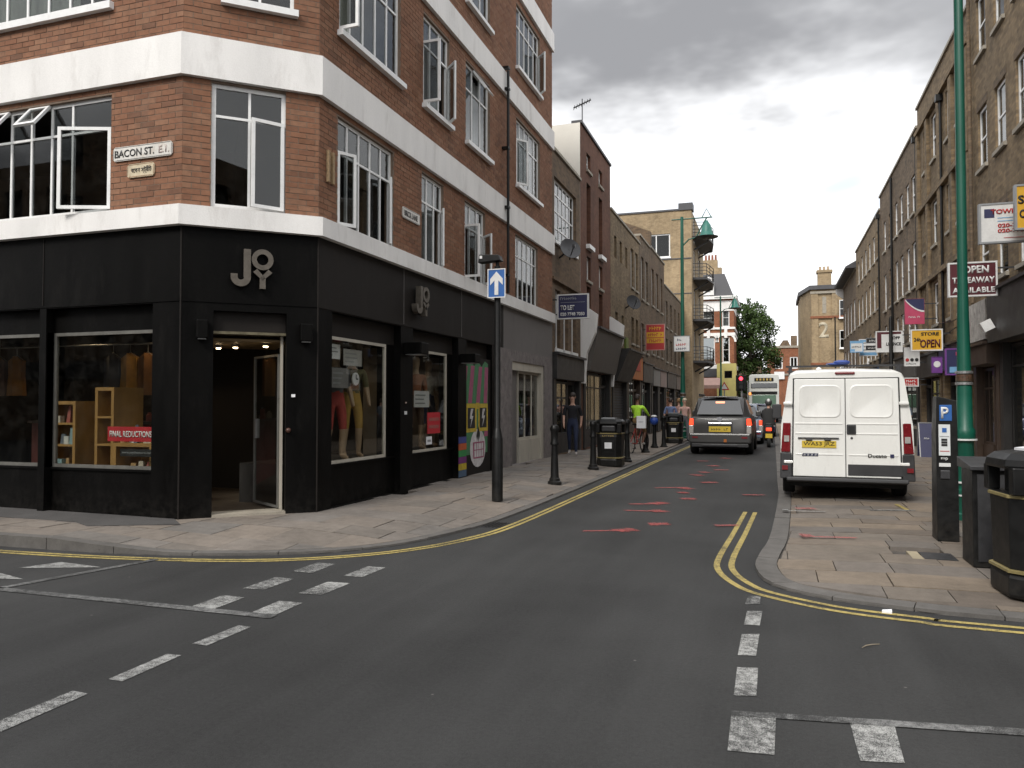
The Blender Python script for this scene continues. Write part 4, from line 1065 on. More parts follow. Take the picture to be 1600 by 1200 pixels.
for c in (26.3,28.3): m_ = MB(); FL.box(m_,c-0.42,c+0.42,6.98,7.12,0.001,0.14); m_.build('white_sill', M_WFRAME, h)
for y0,tz in ((25.06,4.95),(29.92,5.05)):
    m_ = MB(); m_.rings([[FL.p(a,2.3,0.0),FL.p(a,2.3,0.12),FL.p(a,3.3,0.2),FL.p(a,4.0,0.5),FL.p(a,tz-0.35,0.55),FL.p(a,tz,0.05),FL.p(a,tz,0.0)] for a in (y0,y0+0.24)]); m_.build('scroll_bracket', M_WHITE, h)
m_ = MB(); FL.box(m_,26.0,26.7,4.2,4.26,0.0,0.1); m_.build('flue_stay', M_BLKMETAL, h)
h = terrace('stock_brick_house', 'weathered stock brick house with two rows of small dark openings', FL, 30.17, 37.3, 9.35, M_STOCK,
        SW((31.2,32.4,33.7),0.5,7.6,8.5,k='blank')+SW((35.2,36.4),0.7,6.95,8.75)+SW((31.4,32.8),0.55,4.6,5.4,k='blank')+SW((35.3,36.5),0.7,4.4,5.6,m=M_TIMBER),
        [dict(a=(30.3,33.6),z=(2.55,3.75),fm=M_DARKSHOP,proud=0.7,tilt=0.5,shut=fab('dark_shutter',(0.05,0.05,0.052))), dict(a=(33.7,37.2),z=(2.75,3.85),fm=fab('orange_fascia',(0.42,0.13,0.025)),n=3,pm=M_TIMBER)])
m_ = MB(); FL.box(m_,34.6,36.3,3.15,3.62,0.162,0.19); m_.build('red_fascia_panel', fab('red_fascia',(0.40,0.045,0.025)), h)
m_ = MB(); FL.box(m_,33.05,33.6,3.9,4.5,0.02,0.1); m_.build('green_panel', fab('lime_panel',(0.12,0.17,0.02)), h)
terrace('narrow_brick_house', 'narrow dark brick house with paired white sash windows', FL, 37.32, 40.6, 9.8, M_STOCK2,
        SW((38.2,39.6),0.75,6.8,8.9)+SW((38.2,39.6),0.75,4.2,5.6), [dict(a=(37.4,40.5),z=(2.7,3.6),fm=M_DARKSHOP,n=2)])
h = terrace('parapet_house', 'red-brown brick house with a raised gable parapet', FL, 40.62, 46.4, 9.9, M_STOCK3,
        SW((41.7,43.4,45.2),0.8,6.9,8.9)+SW((41.7,43.4,45.2),0.8,4.3,5.8), [dict(a=(40.8,43.4),z=(2.6,3.5),fm=fab('grey_white_fascia',(0.2,0.19,0.18)),n=2),dict(a=(43.6,46.2),z=(2.6,3.5),fm=fab('pale_pink_fascia',(0.26,0.19,0.17)),n=2)])
m_ = MB(); m_.rings([[FL.p(a,9.9,0.05),FL.p(a,10.7,0.05),FL.p(a,11.4,-1.6),FL.p(a,11.4,-2.2),FL.p(a,9.9,-4.5)] for a in (40.62,41.0)]); m_.build('gable_parapet', M_STOCK3, h)
terrace('low_brick_house', 'lower brown brick house beside the balcony flats', FL, 46.42, 55.9, 8.7, M_STOCK2,
        SW((47.5,49.6,51.8,54.0),0.85,6.3,7.9)+SW((47.5,49.6,51.8,54.0),0.85,4.2,5.6), [dict(a=(46.6,51.0),z=(2.6,3.5),fm=M_DARKSHOP,n=3),dict(a=(51.2,55.7),z=(2.6,3.5),fm=fab('brown_fascia',(0.12,0.09,0.07)),n=3)])
# balcony flats
FA = F((-5.3,0,0),(0,1,0),(1,0,0)); FA2 = F((-5.3,56,0),(-1,0,0),(0,-1,0))
h = thing('balcony_flats', (-7.5,61,0), 'pale yellow brick flats with dark balconies over the lane', 'building')
m_ = MB(); FA2.wall(m_,0,6.5,0,15.5,[(1.5,3.4,12.2,13.9)],0.2); FA.wall(m_,56,66,0,15.5,[(a,a+1.5,z,z+2.1) for a in (57.5,61.5) for z in (4.9,7.9,10.9,13.3)],0.2); m_.build('wall', M_YELB, h)
m_ = MB(); m_.face((-11.8,56,0),(-11.8,66,0),(-11.8,66,15.5),(-11.8,56,15.5)); m_.face((-11.8,66,0),(-5.3,66,0),(-5.3,66,15.5),(-11.8,66,15.5)); m_.build('rear_wall', M_YELB, h)
m_ = MB(); m_.face((-11.8,56,15.5),(-5.3,56,15.5),(-5.3,66,15.5),(-11.8,66,15.5)); m_.build('roof', M_SLATE, h)
m_ = MB(); m_.box((-6.2,55.9,15.5),(-5.2,56.9,16.0)); m_.build('roof_box', M_LEAD, h)
m_ = MB(); FA2.box(m_,0,6.5,15.5,15.62,-0.3,0.08); FA2.box(m_,0,6.5,12.0,12.08,0.0,0.05); FA2.box(m_,0,6.5,9.5,9.56,0.0,0.04); m_.build('coping', M_LEAD, h)
m_ = MB(); m_.box((-11.5,58.5,0),(-7,58.6,15.4)); m_.box((-7.6,58.5,0),(-7.5,65.8,15.4)); m_.build('room_lining', M_DKIN, h)
window(h, FA2, 1.5,3.4,12.2,13.9,[2.5],[],fr=0.09,bar=0.07,d=-0.08,gm=M_TGLASS,sill=(0.1,0.08,0.06))
for a in (57.5,61.5):
    for z in (4.9,7.9,10.9,13.3): window(h, FA, a,a+1.5,z,z+2.1,[a+0.75],[],fr=0.08,d=-0.08,gm=M_TGLASS)
for z in (4.6,7.6,10.6,13.6):
    m_ = MB(); m_.prism([FA.p(56.7,z,0),FA.p(56.9,z,1.0),FA.p(59.5,z,1.3),FA.p(62.6,z,1.0),FA.p(63.2,z,0)],(0,0,0.16)); b = m_.build('balcony', paint('dark_balcony',(0.035,0.034,0.036),0.6,0.2,5), h)
    m_ = MB()
    for zz in (0.4,0.65,0.9,1.15): m_.tube([FA.p(56.7,z+zz,0.02),FA.p(56.9,z+zz,0.97),FA.p(59.5,z+zz,1.27),FA.p(62.6,z+zz,0.97),FA.p(63.2,z+zz,0.02)],0.025,6)
    for q in ((56.9,0.97),(58.2,1.1),(59.5,1.27),(61,1.12),(62.6,0.97)): m_.tube([FA.p(q[0],z+0.16,q[1]),FA.p(q[0],z+1.15,q[1])],0.025,6)
    m_.build('railing', M_DARKMETAL, b)
    for a in (58,61.5): m_ = MB(); m_.beam(FA.p(a,z-0.6,0.0),FA.p(a,z-0.05,1.0),0.1,0.1); m_.build('strut', M_DARKMETAL, b)

# --- right side
M_RSASH = M_WFRAME
h = terrace('end_terrace', 'tall stock brick terrace with sloping sills above the dark takeaway shop', FR, 9.0, 22.66, 12.95, M_STOCK,
        [q for z0,z1 in ((4.55,6.1),(7.45,8.95),(10.3,11.8)) for q in SW((10.6,12.2,13.75,15.3,16.9,18.45,20.05,21.62),0.84,z0,z1)],
        [dict(a=(9.3,14.5),z=(3.0,4.1),fm=M_DARKSHOP,n=3), dict(a=(14.7,20.2),z=(3.0,4.1),fm=M_DARKSHOP,n=3,dr=False,proud=0.3), dict(a=(20.3,22.6),z=(2.55,3.0),fm=M_TIMBER,pm=M_TIMBER,proud=0.3,n=2,door=0.8,dr=False)], gz=LZR, lintel=M_STOCK2)
m_ = MB(); FR.box(m_,20.35,22.6,3.12,4.05,0.05,0.3); m_.build('weathered_sign_panel', paint('weathered_white_board',(0.42,0.40,0.37),0.7,0.3,6,grime=((0.12,0.05,0.05),0.9)), h)
m_ = MB(); m_.tube([FR.p(22.45,4.2,0.09),FR.p(22.45,12.9,0.09)],0.045,8); m_.build('drainpipe', M_STOCK2, h)
for a,z in ((20.2,4.55),(19.6,3.35)): 
    m_ = MB(); m_.obox(FR.p(a,z,0.45),(0.1,0,0.05),(0,0.1,0),(-0.05,0,0.1)); o = m_.build('floodlight', M_WFRAME, h); m_ = MB(); m_.beam(FR.p(a,z+0.05,0.0),FR.p(a,z,0.4),0.03,0.03); m_.build('lamp_arm', M_DARKMETAL, o)
h = terrace('pilaster_terrace', 'yellow-brown brick terrace with tall pilasters and brick string courses', FR, 22.68, 30.4, 12.05, M_STOCK,
        [q for z0,z1 in ((4.15,5.5),(6.7,8.1),(9.45,10.9)) for q in SW((23.95,25.4,27.55,28.95),0.72,z0,z1)],
        [dict(a=(22.9,26.4),z=(2.6,3.3),fm=fab('purple_navy_fascia',(0.04,0.035,0.10)),n=2,plm=M_STOCK), dict(a=(26.6,30.2),z=(2.5,3.2),fm=M_DARKSHOP,n=3,plm=M_STOCK)], gz=LZR, strings=((11.05,0.16,0.12),(8.22,0.16,0.12),(5.62,0.16,0.12)))
for a in (22.72,24.6,26.3,28.2,29.9):
    m_ = MB(); FR.box(m_,a,a+0.36,3.4,11.0,0.001,0.10); m_.build('pilaster', M_STOCK, h)
h = terrace('plain_terrace', 'dark stock brick terrace with close-set white sash windows', FR, 30.42, 40.4, 11.45, M_STOCK2,
        [q for z0,z1 in ((3.95,5.2),(5.9,7.55),(8.6,10.0)) for q in SW((31.4,32.65,34.15,35.5,37.2,38.9),0.74,z0,z1)],
        [dict(a=(30.6,35.3),z=(2.6,3.4),fm=fab('grey_fascia_r',(0.1,0.095,0.09)),n=3), dict(a=(35.5,40.2),z=(2.6,3.4),fm=fab('cream_fascia_r',(0.3,0.28,0.24)),n=3)], gz=LZR)
m_ = MB(); m_.tube([FR.p(36.3,3.5,0.07),FR.p(36.3,11.3,0.07)],0.05,8); m_.build('drainpipe', M_BLKMETAL, h)
h = terrace('stepped_terrace', 'stock brick terrace stepping down before the overhanging eaves', FR, 40.42, 51.5, 10.9, M_STOCK,
        [q for z0,z1 in ((3.9,5.3),(6.3,7.85),(8.75,10.1)) for q in SW((41.3,42.9,44.7,46.5,48.3,50.1),0.78,z0,z1)],
        [dict(a=(40.6,45.9),z=(2.6,3.4),fm=fab('blue_fascia_r',(0.06,0.10,0.2)),n=3), dict(a=(46.1,51.3),z=(2.6,3.4),fm=M_DARKSHOP,n=3)], gz=LZR)
h = terrace('eaves_house', 'brown house with wide overhanging eaves and a white end bracket', FR, 51.52, 60.5, 9.9, M_STOCK2,
        [q for z0,z1 in ((3.9,5.3),(6.3,8.2)) for q in SW((52.8,55.0,57.2,59.3),0.9,z0,z1)], [dict(a=(51.7,60.3),z=(2.6,3.4),fm=fab('pale_fascia_r',(0.35,0.34,0.32)),n=4)], gz=LZR)
m_ = MB(); m_.rings([[FR.p(a,9.99,0.55),FR.p(a,10.1,0.6),FR.p(a,12.4,-3.5),FR.p(a,9.99,-3.5)] for a in (51.4,60.9)]); m_.build('pitched_roof', M_SLATE, h)
m_ = MB(); m_.prism([FR.p(60.3,9.2,0.0),FR.p(60.3,9.95,0.0),FR.p(60.3,9.95,0.5),FR.p(60.3,9.6,0.5)],(0,0.2,0)); m_.build('eaves_bracket', M_WHITE, h)
# chimneys along the left roofs
# --- beyond the lane: corner pub-like block, numbered block, far house
h = thing('banded_corner_block', (-6,80,0), 'red brick and white banded corner block with dormer and chimney pots', 'building')
FE = F((-9.5,78,0),(1,0,0),(0,-1,0)); FE2 = F((-3.4,0,0),(0,1,0),(1,0,0))
hl = [(3.1,4.3,5.7,8.2),(3.15,4.25,9.2,11.0),(5.0,5.7,5.7,8.2),(5.0,5.7,9.2,11.0)]
m_ = MB(); FE.wall(m_,0,6.1,0,5.2,(),0.2); FE.wall(m_,0,6.1,5.2,12.0,hl,0.25); FE2.wall(m_,78,90,0,12.0,[],0.2); m_.build('wall', M_ORANGEB, h)
for z0,z1,d in ((5.1,5.5,0.15),(8.3,8.6,0.12),(8.95,9.15,0.12),(10.75,11.75,0.02),(11.9,12.2,0.35)):
    m_ = MB(); FE.box(m_,0,6.1+d,z0,z1,-0.1,d); FE2.box(m_,78.0,90,z0,z1,-0.1,d-0.003); m_.build('white_band', M_WHITE, h)
m_ = MB(); FE.box(m_,0,6.2,4.3,5.1,0.0,0.3); m_.build('shop_fascia', M_LEAD, h)
for q in hl: window(h, FE, *q, [], [(q[2]+q[3])/2], fr=0.1, d=-0.12, gm=M_TGLASS, sill=(0.12,0.1,0.05), curtain=(q[0]+0.1,q[1]-0.1,q[2]+0.1,q[3]-0.1,M_WHITE) if q[2] > 9 else None)
for a in (3.7,5.35):
    m_ = MB(); n = 10
    for k in range(n):
        t0,t1 = math.pi*k/n, math.pi*(k+1)/n
        m_.grid8([FE.p(a+r*math.cos(t),7.3+r*math.sin(t)*0.95+0.4,0.02) for r,t in ((0.8,t0),(1.0,t0),(1.0,t1),(0.8,t1))]+[FE.p(a+r*math.cos(t),7.3+r*math.sin(t)*0.95+0.4,0.1) for r,t in ((0.8,t0),(1.0,t0),(1.0,t1),(0.8,t1))])
    m_.build('arch', M_WHITE, h); m_ = MB(); FE.box(m_,a-0.14,a+0.14,8.1,8.95,0.0,0.2); m_.build('keystone', M_WHITE, h)
m_ = MB(); m_.rings([[(-9.5,78,12.2),(-3.4,78,12.2),(-3.4,90,12.2),(-9.5,90,12.2)],[(-9.5,79.2,14.6),(-4.3,79.2,14.6),(-4.3,89,14.6),(-9.5,89,14.6)]]); m_.build('mansard_roof', M_SLATE, h)
m_ = MB(); m_.box((-9.5,79.5,14.6),(-4.6,80.4,15.3)); m_.box((-9.5,79.55,15.3),(-5.0,80.35,16.1)); ch = m_.build('chimney', M_YELB, h)
for k in range(4): m_ = MB(); m_.lathe((-6.15+k*0.32,79.95,16.1),[(0.12,0),(0.10,0.5),(0.12,0.55)],10); m_.build('chimney_pot', paint('terracotta_pot',(0.24,0.085,0.05),0.7), ch)
m_ = MB(); m_.rings([[(-6.35,77.6,12.3),(-5.25,77.6,12.3),(-5.25,77.6,13.6)]+[(-5.8+0.55*math.cos(t),77.6,13.6+0.55*math.sin(t)) for t in (0.6,1.2,1.9,2.5)]+[(-6.35,77.6,13.6)],
                     [(-6.35,79.2,12.3),(-5.25,79.2,12.3),(-5.25,79.2,13.6)]+[(-5.8+0.55*math.cos(t),79.2,13.6+0.55*math.sin(t)) for t in (0.6,1.2,1.9,2.5)]+[(-6.35,79.2,13.6)]]); dm = m_.build('dormer', M_WHITE, h)
m_ = MB(); m_.box((-6.05,77.58,12.6),(-5.55,77.605,13.2)); m_.box((-6.05,77.58,13.25),(-5.55,77.605,13.75)); m_.build('pane', M_TGLASS, dm)
aw = thing('shop_awning', (-5.6,72.5,0), 'faded pink shop awning below the banded corner block', 'awning')
m_ = MB(); m_.rings([[(x,73.2,4.05),(x,71.9,3.35),(x,71.9,3.05),(x,71.95,3.05),(x,73.2,3.95)] for x in (-6.7,-4.4)]); m_.build('canopy', paint('pink_canvas',(0.42,0.27,0.23),0.8,0.1,3), aw)
m_ = MB(); m_.box((-6.7,73.15,0),(-6.55,73.3,4.05)); m_.box((-4.55,73.15,0),(-4.4,73.3,4.05)); m_.build('post', M_DARKSHOP, aw)
kb = thing('yellow_kiosk_front', (-4.0,76,0), 'narrow pale yellow shop front at the junction corner', 'building')
m_ = MB(); FY = F((-4.9,76,0),(1,0,0),(0,-1,0)); FY.wall(m_,0,1.75,0,5.5,[(0.2,0.7,0.2,2.3),(0.95,1.5,1.0,2.3),(0.7,1.4,4.1,4.8)],0.2); m_.face((-3.15,76,0),(-3.15,77.9,0),(-3.15,77.9,5.5),(-3.15,76,5.5)); m_.face((-4.9,76,5.5),(-3.15,76,5.5),(-3.15,77.9,5.5),(-4.9,77.9,5.5)); m_.build('wall', paint('yellow_render',(0.52,0.45,0.16),0.8,0.12,2), kb)
for q in ((0.2,0.7,0.2,2.3),(0.95,1.5,1.0,2.3),(0.7,1.4,4.1,4.8)): window(kb, FY, *q, [], [], d=-0.1, mat=M_DARKSHOP, gm=M_TGLASS)
m_ = MB(); FY.box(m_,0.05,1.7,0.1,5.3,-0.6,-0.5); m_.build('room_lining', M_DKIN, kb)

h = thing('numbered_corner_block', (6,82,0), 'yellow brick corner block with a big painted 2 on its canted face', 'building')
base = [(2.9,84.5),(3.75,80),(6.0,80),(9.5,80.2),(12,80.4),(12,92),(2.9,92)]
m_ = MB(); m_.rings([[(x,y,0) for x,y in base],[(x,y,12.7) for x,y in base]]); m_.build('wall', M_YELB, h)
FN = F((3.75,80,0),(1,0,0),(0,-1,0))
for a0,a1 in ((0.0,0.62),(1.85,2.35),(3.1,3.5)): m_ = MB(); FN.box(m_,a0,a1,0,12.3,0.001,0.14); m_.build('pilaster', M_YELB, h)
for z in (5.4,9.9,12.3): m_ = MB(); FN.box(m_,-0.1,8,z,z+0.22,0.0,0.2); m_.build('string_course', M_STONE if z > 12 else M_ORANGEB, h)
m_ = MB(); m_.rings([[(x+(x-7)*0.05,y+(y-86)*0.05,12.7) for x,y in base],[(x+(x-7)*0.05,y+(y-86)*0.05,13.1) for x,y in base]]); m_.build('cornice', M_LEAD, h)
m_ = MB(); FN.box(m_,1.0,1.35,10.4,12.0,0.0,0.03); m_.build('slot_panel', M_STONE, h)
text('painted_number','2',h,FN.p(1.1,8.8,0.02),(1,0,0),(0,0,1),0.9,1.5,paint('chalky_number',(0.45,0.40,0.3),0.8,0.2,6),depth=0.02)
for a0,z0 in ((2.5,9.9),(2.5,7.0),(2.5,3.5),(4.2,9.9),(4.2,7.0)): m_ = MB(); FN.box(m_,a0,a0+0.6,z0,z0+1.7,0.001,0.02); window(h, F((3.75,79.7,0),(1,0,0),(0,-1,0)), a0,a0+0.6,z0,z0+1.7,[],[z0+0.85],fr=0.06,d=-0.1,gm=M_TGLASS,sill=(0.12,0.06,0.06)); m_.build('window_back', M_DKIN, h)
m_ = MB(); m_.box((4.45,81.6,13.1),(5.7,82.6,14.6)); m_.box((4.35,81.5,14.6),(5.8,82.7,14.85)); ch = m_.build('chimney', M_YELB, h)
for k in range(3): m_ = MB(); m_.lathe((4.7+k*0.36,82.1,14.85),[(0.13,0),(0.11,0.35),(0.13,0.4)],10); m_.build('chimney_pot', paint('buff_pot',(0.4,0.3,0.2),0.7), ch)
m_ = MB(); m_.tube([(5.85,79.75,0),(5.85,79.75,10)],0.06,8); m_.build('drainpipe', M_BLKMETAL, h)
m_ = MB(); m_.tube([(4.3,79.9,5.0),(4.3,79.2,5.3),(4.3,78.9,5.1)],0.04,6); o = m_.build('wall_lamp_arm', M_WFRAME, h); m_ = MB(); m_.lathe((4.3,78.9,4.9),[(0.28,0),(0.2,0.16),(0.05,0.25)],12); m_.build('lamp_shade', M_WFRAME, o)
h = thing('far_red_house', (2,111,0), 'small red brick house with a white window beyond the junction', 'building')
FZ2 = F((-0.5,110,0),(1,0,0),(0,-1,0))
m_ = MB(); FZ2.wall(m_,0,7,0,9.2,[(2.9,3.9,6.4,8.0),(1.0,2.0,6.4,8.0)],0.2); m_.face((-0.5,110,9.2),(6.5,110,9.2),(6.5,118,9.2),(-0.5,118,9.2)); m_.face((-0.5,110,0),(-0.5,118,0),(-0.5,118,9.2),(-0.5,110,9.2)); m_.build('wall', M_ORANGEB, h)
for q in ((2.9,3.9,6.4,8.0),(1.0,2.0,6.4,8.0)): window(h, FZ2, *q, [(q[0]+q[1])/2], [], fr=0.14, bar=0.1, d=-0.08, gm=M_TGLASS)
m_ = MB(); FZ2.box(m_,0.1,6.9,0,9.1,-0.9,-0.8); m_.build('room_lining', M_DKIN, h)
m_ = MB(); FZ2.box(m_,0,7,9.2,9.5,-0.3,0.15); FZ2.box(m_,0,7,5.5,5.75,0,0.15); m_.build('coping', M_STONE, h)
m_ = MB(); m_.box((2.6,112,9.5),(3.4,113,11.0)); m_.rings([[(1.0,112,9.5),(2.6,112,9.5),(2.2,112,10.4),(1.6,112,10.4)],[(1.0,116,9.5),(2.6,116,9.5),(2.2,116,10.4),(1.6,116,10.4)]]); m_.build('chimney', M_STOCK2, h)
m_ = MB(); FZ2.box(m_,0.9,2.2,5.0,6.0,0.16,0.25); m_.build('white_board', M_WFRAME, h)
# far closing terraces so that the junction does not open on emptiness
m_ = MB(); m_.box((-40,112,0),(-1.2,124,8.0)); tag(m_.build('far_terrace', M_STOCK2), 'low brown terrace closing the view behind the tree', 'building')
# television aerial and dishes
an = thing('television_aerial', FL.p(29.6,11.1,-1.0), 'spindly television aerial on the roof of the tall plum house', 'aerial')
c = FL.p(29.6,0,-1.0); m_ = MB(); m_.tube([c+V((0,0,11.0)),c+V((0,0,13.7))],0.022,6); m_.build('mast', M_DARKMETAL, an)
m_ = MB(); m_.tube([c+V((-0.3,-0.2,13.3)),c+V((0.3,0.2,13.7))],0.03,6)
for k in range(7):
    q = c+V((-0.28+k*0.09,-0.19+k*0.06,13.31+k*0.06)); m_.tube([q+V((-0.05,0.12,-0.04)),q+V((0.05,-0.12,0.04))],0.012,5)
m_.build('aerial_arm', M_DARKMETAL, an)
def dish(c, r_, label, tilt=(0.6,-0.7,0.35), mat=None):
    t = thing('satellite_dish', c, label, 'satellite dish'); n = V(tilt).normalized(); a = n.cross(V((0,0,1))).normalized(); b = n.cross(a); m_ = MB(); rg = []
    for q in (0.05,0.35,0.7,1.0): rg.append([V(c)+n*(0.25*r_*q*q)+(a*math.cos(2*math.pi*j/18)+b*math.sin(2*math.pi*j/18))*r_*q for j in range(18)])
    for q in (1.0,0.7,0.35,0.05): rg.append([V(c)+n*(0.25*r_*q*q-0.015)+(a*math.cos(2*math.pi*j/18)+b*math.sin(2*math.pi*j/18))*r_*q*1.01 for j in range(18)])
    m_.rings(rg); m_.build('reflector', mat or paint('dish_grey',(0.06,0.06,0.065),0.5,0.15,6), t, smooth=True)
    m_ = MB(); m_.tube([V(c)-b*r_*0.0-V((0,0,r_*0.9)),V(c)+n*r_*0.95-V((0,0,r_*0.2))],0.018,6); m_.obox(V(c)+n*r_*0.95-V((0,0,r_*0.2)),(0.04,0,0),(0,0.04,0),(0,0,0.05)); m_.build('feed_arm', M_DARKMETAL, t)
    m_ = MB(); m_.tube([V(c),V((FL.o.x if c[0] < 0 else 5.0,c[1]+0.15,c[2]-0.2))],0.03,6); m_.build('bracket', M_DARKMETAL, t)
dish((-5.65,22.2,6.2), 0.33, 'grey satellite dish under the gridded white studio window')
dish((-5.65,33.3,6.0), 0.34, 'dark satellite dish low on the stock brick house', mat=paint('dish_dark',(0.028,0.028,0.032),0.6))

# unseen blocks added behind the viewer, for the shop glass to mirror
for nm,lb,x0,x1 in (('unseen_block','unseen brown brick block added across the side street for the corner shop glass to mirror',-34,-5.0),('unseen_block','unseen brown brick block added at the lane mouth for the lane windows to mirror',4.2,26)):
    fo = F((x0,-9.5,0),(1,0,0),(0,1,0)); r = thing(nm, ((x0+x1)/2,-9.5,0), lb, 'building'); n = int((x1-x0)/2.6)
    hs = [(0.8+k*2.6,2.0+k*2.6,z,z+1.7) for k in range(n) for z in (4.2,6.9,9.6)]
    m_ = MB(); fo.wall(m_,0,x1-x0,0,12.4,hs,0.2); m_.face((x0,-9.5,12.4),(x1,-9.5,12.4),(x1,-18,12.4),(x0,-18,12.4)); m_.build('wall', M_STOCK3, r)
    m_ = MB(); fo.box(m_,0.05,x1-x0-0.05,0.1,12.3,-0.5,-0.4); m_.build('room_lining', M_DKIN, r)
    m_ = MB(); fo.box(m_,0.3,x1-x0-0.3,2.7,3.5,0.001,0.15); m_.build('fascia', M_DARKSHOP, r)

for k,(a,z0,z1) in enumerate(((26.15,3.4,10.9),(30.35,3.5,11.0),(40.45,3.5,10.6))):
    t = thing('rainwater_pipe', FR.p(a,z0,0.1), ['cast iron downpipe on the pilaster terrace','cast iron downpipe between the pilaster terrace and the plain terrace','cast iron downpipe at the far end of the plain terrace','cast iron downpipe in the middle of the stepped terrace','cast iron downpipe beside the house with wide eaves'][k], 'pipe')
    m_ = MB(); m_.tube([FR.p(a,z0,0.07),FR.p(a,z1,0.07)],0.04,8); m_.build('pipe', M_BLKMETAL, t); m_ = MB(); FR.box(m_,a-0.1,a+0.1,z1-0.1,z1+0.1,0.02,0.2); m_.build('hopper', M_BLKMETAL, t)
for k,(a,z) in enumerate(((23.4,3.95),(31.0,3.75),(36.8,3.8),(45.4,3.75))):
    t = thing('alarm_box', FR.p(a,z,0.0), ['small burglar alarm box on the pilaster terrace','small burglar alarm box on the near end of the plain terrace','small burglar alarm box near the middle of the plain terrace','small burglar alarm box on the stepped terrace'][k], 'alarm box')
    m_ = MB(); FR.box(m_,a-0.14,a+0.14,z,z+0.32,0.001,0.1); m_.build('casing', (M_WFRAME,paint('alarm_blue',(0.05,0.1,0.25),0.5),M_CREAM,M_WFRAME)[k], t, bevel=0.01); m_ = MB(); FR.box(m_,a-0.05,a+0.05,z-0.05,z-0.001,0.02,0.08); m_.build('strobe', paint('strobe_blue',(0.02,0.05,0.3),0.3), t)
t = thing('wall_cables', FR.p(24,4.0,0.0), 'thin dark cables sagging along the right hand shop fronts', 'cable')
for z in (3.75,4.02):
    m_ = MB(); m_.tube([FR.p(22.8+k*0.9,z+0.07*math.sin(k*1.9+z*5)-0.05*(k%2),0.13) for k in range(20)],0.014,5); m_.build('cable', M_BLKMETAL, t)
# ---------------------------------------------------------------- signs hung over the pavement
def col(name, c, rough=0.45): return paint(name, c, rough, 0.08, 6, grime=((c[0]*0.5+0.02,c[1]*0.5+0.02,c[2]*0.5+0.02),0.3))
S_WHITE, S_RED, S_NAVY, S_BLUE = col('sign_white',(0.62,0.62,0.61)), col('sign_red',(0.40,0.03,0.03)), col('sign_navy',(0.02,0.022,0.075)), col('sign_blue',(0.02,0.10,0.32))
S_YEL, S_MAR, S_PINK, S_BLK, S_PUR, S_LBL = col('sign_yellow',(0.60,0.33,0.02)), col('sign_maroon',(0.075,0.008,0.014)), col('sign_pink',(0.42,0.05,0.11)), col('sign_black',(0.014,0.014,0.014)), col('sign_purple',(0.14,0.04,0.22)), col('sign_light_blue',(0.16,0.34,0.55))
S_GREY = col('sign_grey',(0.25,0.26,0.27))
RX, UZ = (1,0,0), (0,0,1)
def blur_print(t, c, w_, h_, mt, n):
    """a line of print too small to read: short uneven strokes"""
    rnd = random.Random(n*31+int(c[0]*100)); m_ = MB(); x = c[0]-w_/2; st = w_/n
    for k in range(n):
        if rnd.random() < 0.1: x += st; continue
        hh = h_*rnd.uniform(0.7,1.0); m_.box((x+st*0.08,c[1]-0.002,c[2]-h_/2),(x+st*0.34,c[1],c[2]-h_/2+hh)); 
        zc = c[2]+rnd.uniform(-0.35,0.35)*h_; m_.box((x+st*0.34,c[1]-0.0021,zc-h_*0.12),(x+st*0.85,c[1],zc+h_*0.12)); x += st
    m_.build('print', mt, t)
def sign(name, label, Y, x0,x1,z0,z1, face, frame, lines=(), wallx=None, th=0.09, fw=0.035, cat='sign', panels=(), rake=0.0):
    t = thing(name, ((x0+x1)/2,Y,z0), label, cat)
    m_ = MB(); m_.box((x0+0.004,Y-th/2,z0+0.004),(x1-0.004,Y+th/2,z1-0.004)); m_.build('panel', face, t)
    m_ = MB()
    for a,b,c,d in ((x0,x1,z0,z0+fw),(x0,x1,z1-fw,z1),(x0,x0+fw,z0+fw,z1-fw),(x1-fw,x1,z0+fw,z1-fw)): m_.box((a,Y-th/2-0.012,c),(b,Y+th/2+0.012,d))
    m_.build('frame', frame, t)
    if wallx is not None:
        m_ = MB()
        for z in (z0+(z1-z0)*0.2, z0+(z1-z0)*0.8):
            m_.beam((x1 if wallx > x1 else x0,Y,z),(wallx,Y,z),0.035,0.035)
        m_.build('bracket', M_DARKMETAL, t)
    for k,(a,b,c,d,mt) in enumerate(panels):
        m_ = MB(); m_.box((a,Y-th/2-0.004-0.001*k,c),(b,Y-th/2+0.001,d)); m_.build('colour_panel', mt, t)
    for (s_,cx_,cz_,w_,h_,mt) in lines:
        yy_ = Y-th/2-0.006-0.001*len(panels)
        if s_.startswith('~'): blur_print(t, (cx_,yy_,cz_), w_, h_, mt, int(s_[1:]))
        else: text('lettering', s_, t, (cx_,yy_,cz_), RX, UZ, w_, h_, mt, bold=0.035)
    return t
sign('projecting_sign','maroon OPEN TAKEAWAY AVAILABLE sign hung behind the green lamp post',19.2,3.72,4.67,3.96,4.72,S_MAR,S_WHITE,
     [('OPEN',4.26,4.55,0.5,0.17,S_WHITE),('TAKEAWAY',4.21,4.32,0.82,0.135,S_WHITE),('AVAILABLE',4.21,4.10,0.82,0.125,S_WHITE)],5.0)
sign('projecting_sign','white TOWER sign with red telephone numbers over the takeaway',16.8,3.79,4.75,4.66,5.43,S_WHITE,S_GREY,
     [('TOWER C',4.30,5.26,0.62,0.09,S_RED),('020-7729',4.35,4.99,0.5,0.075,S_RED),('020-7739',4.35,4.89,0.5,0.075,S_RED)],5.0,panels=((3.88,4.05,5.15,5.32,S_NAVY),(4.1,4.7,5.13,5.145,S_LBL),(4.1,4.7,5.07,5.085,S_LBL),(4.2,4.65,4.75,4.76,S_RED)))
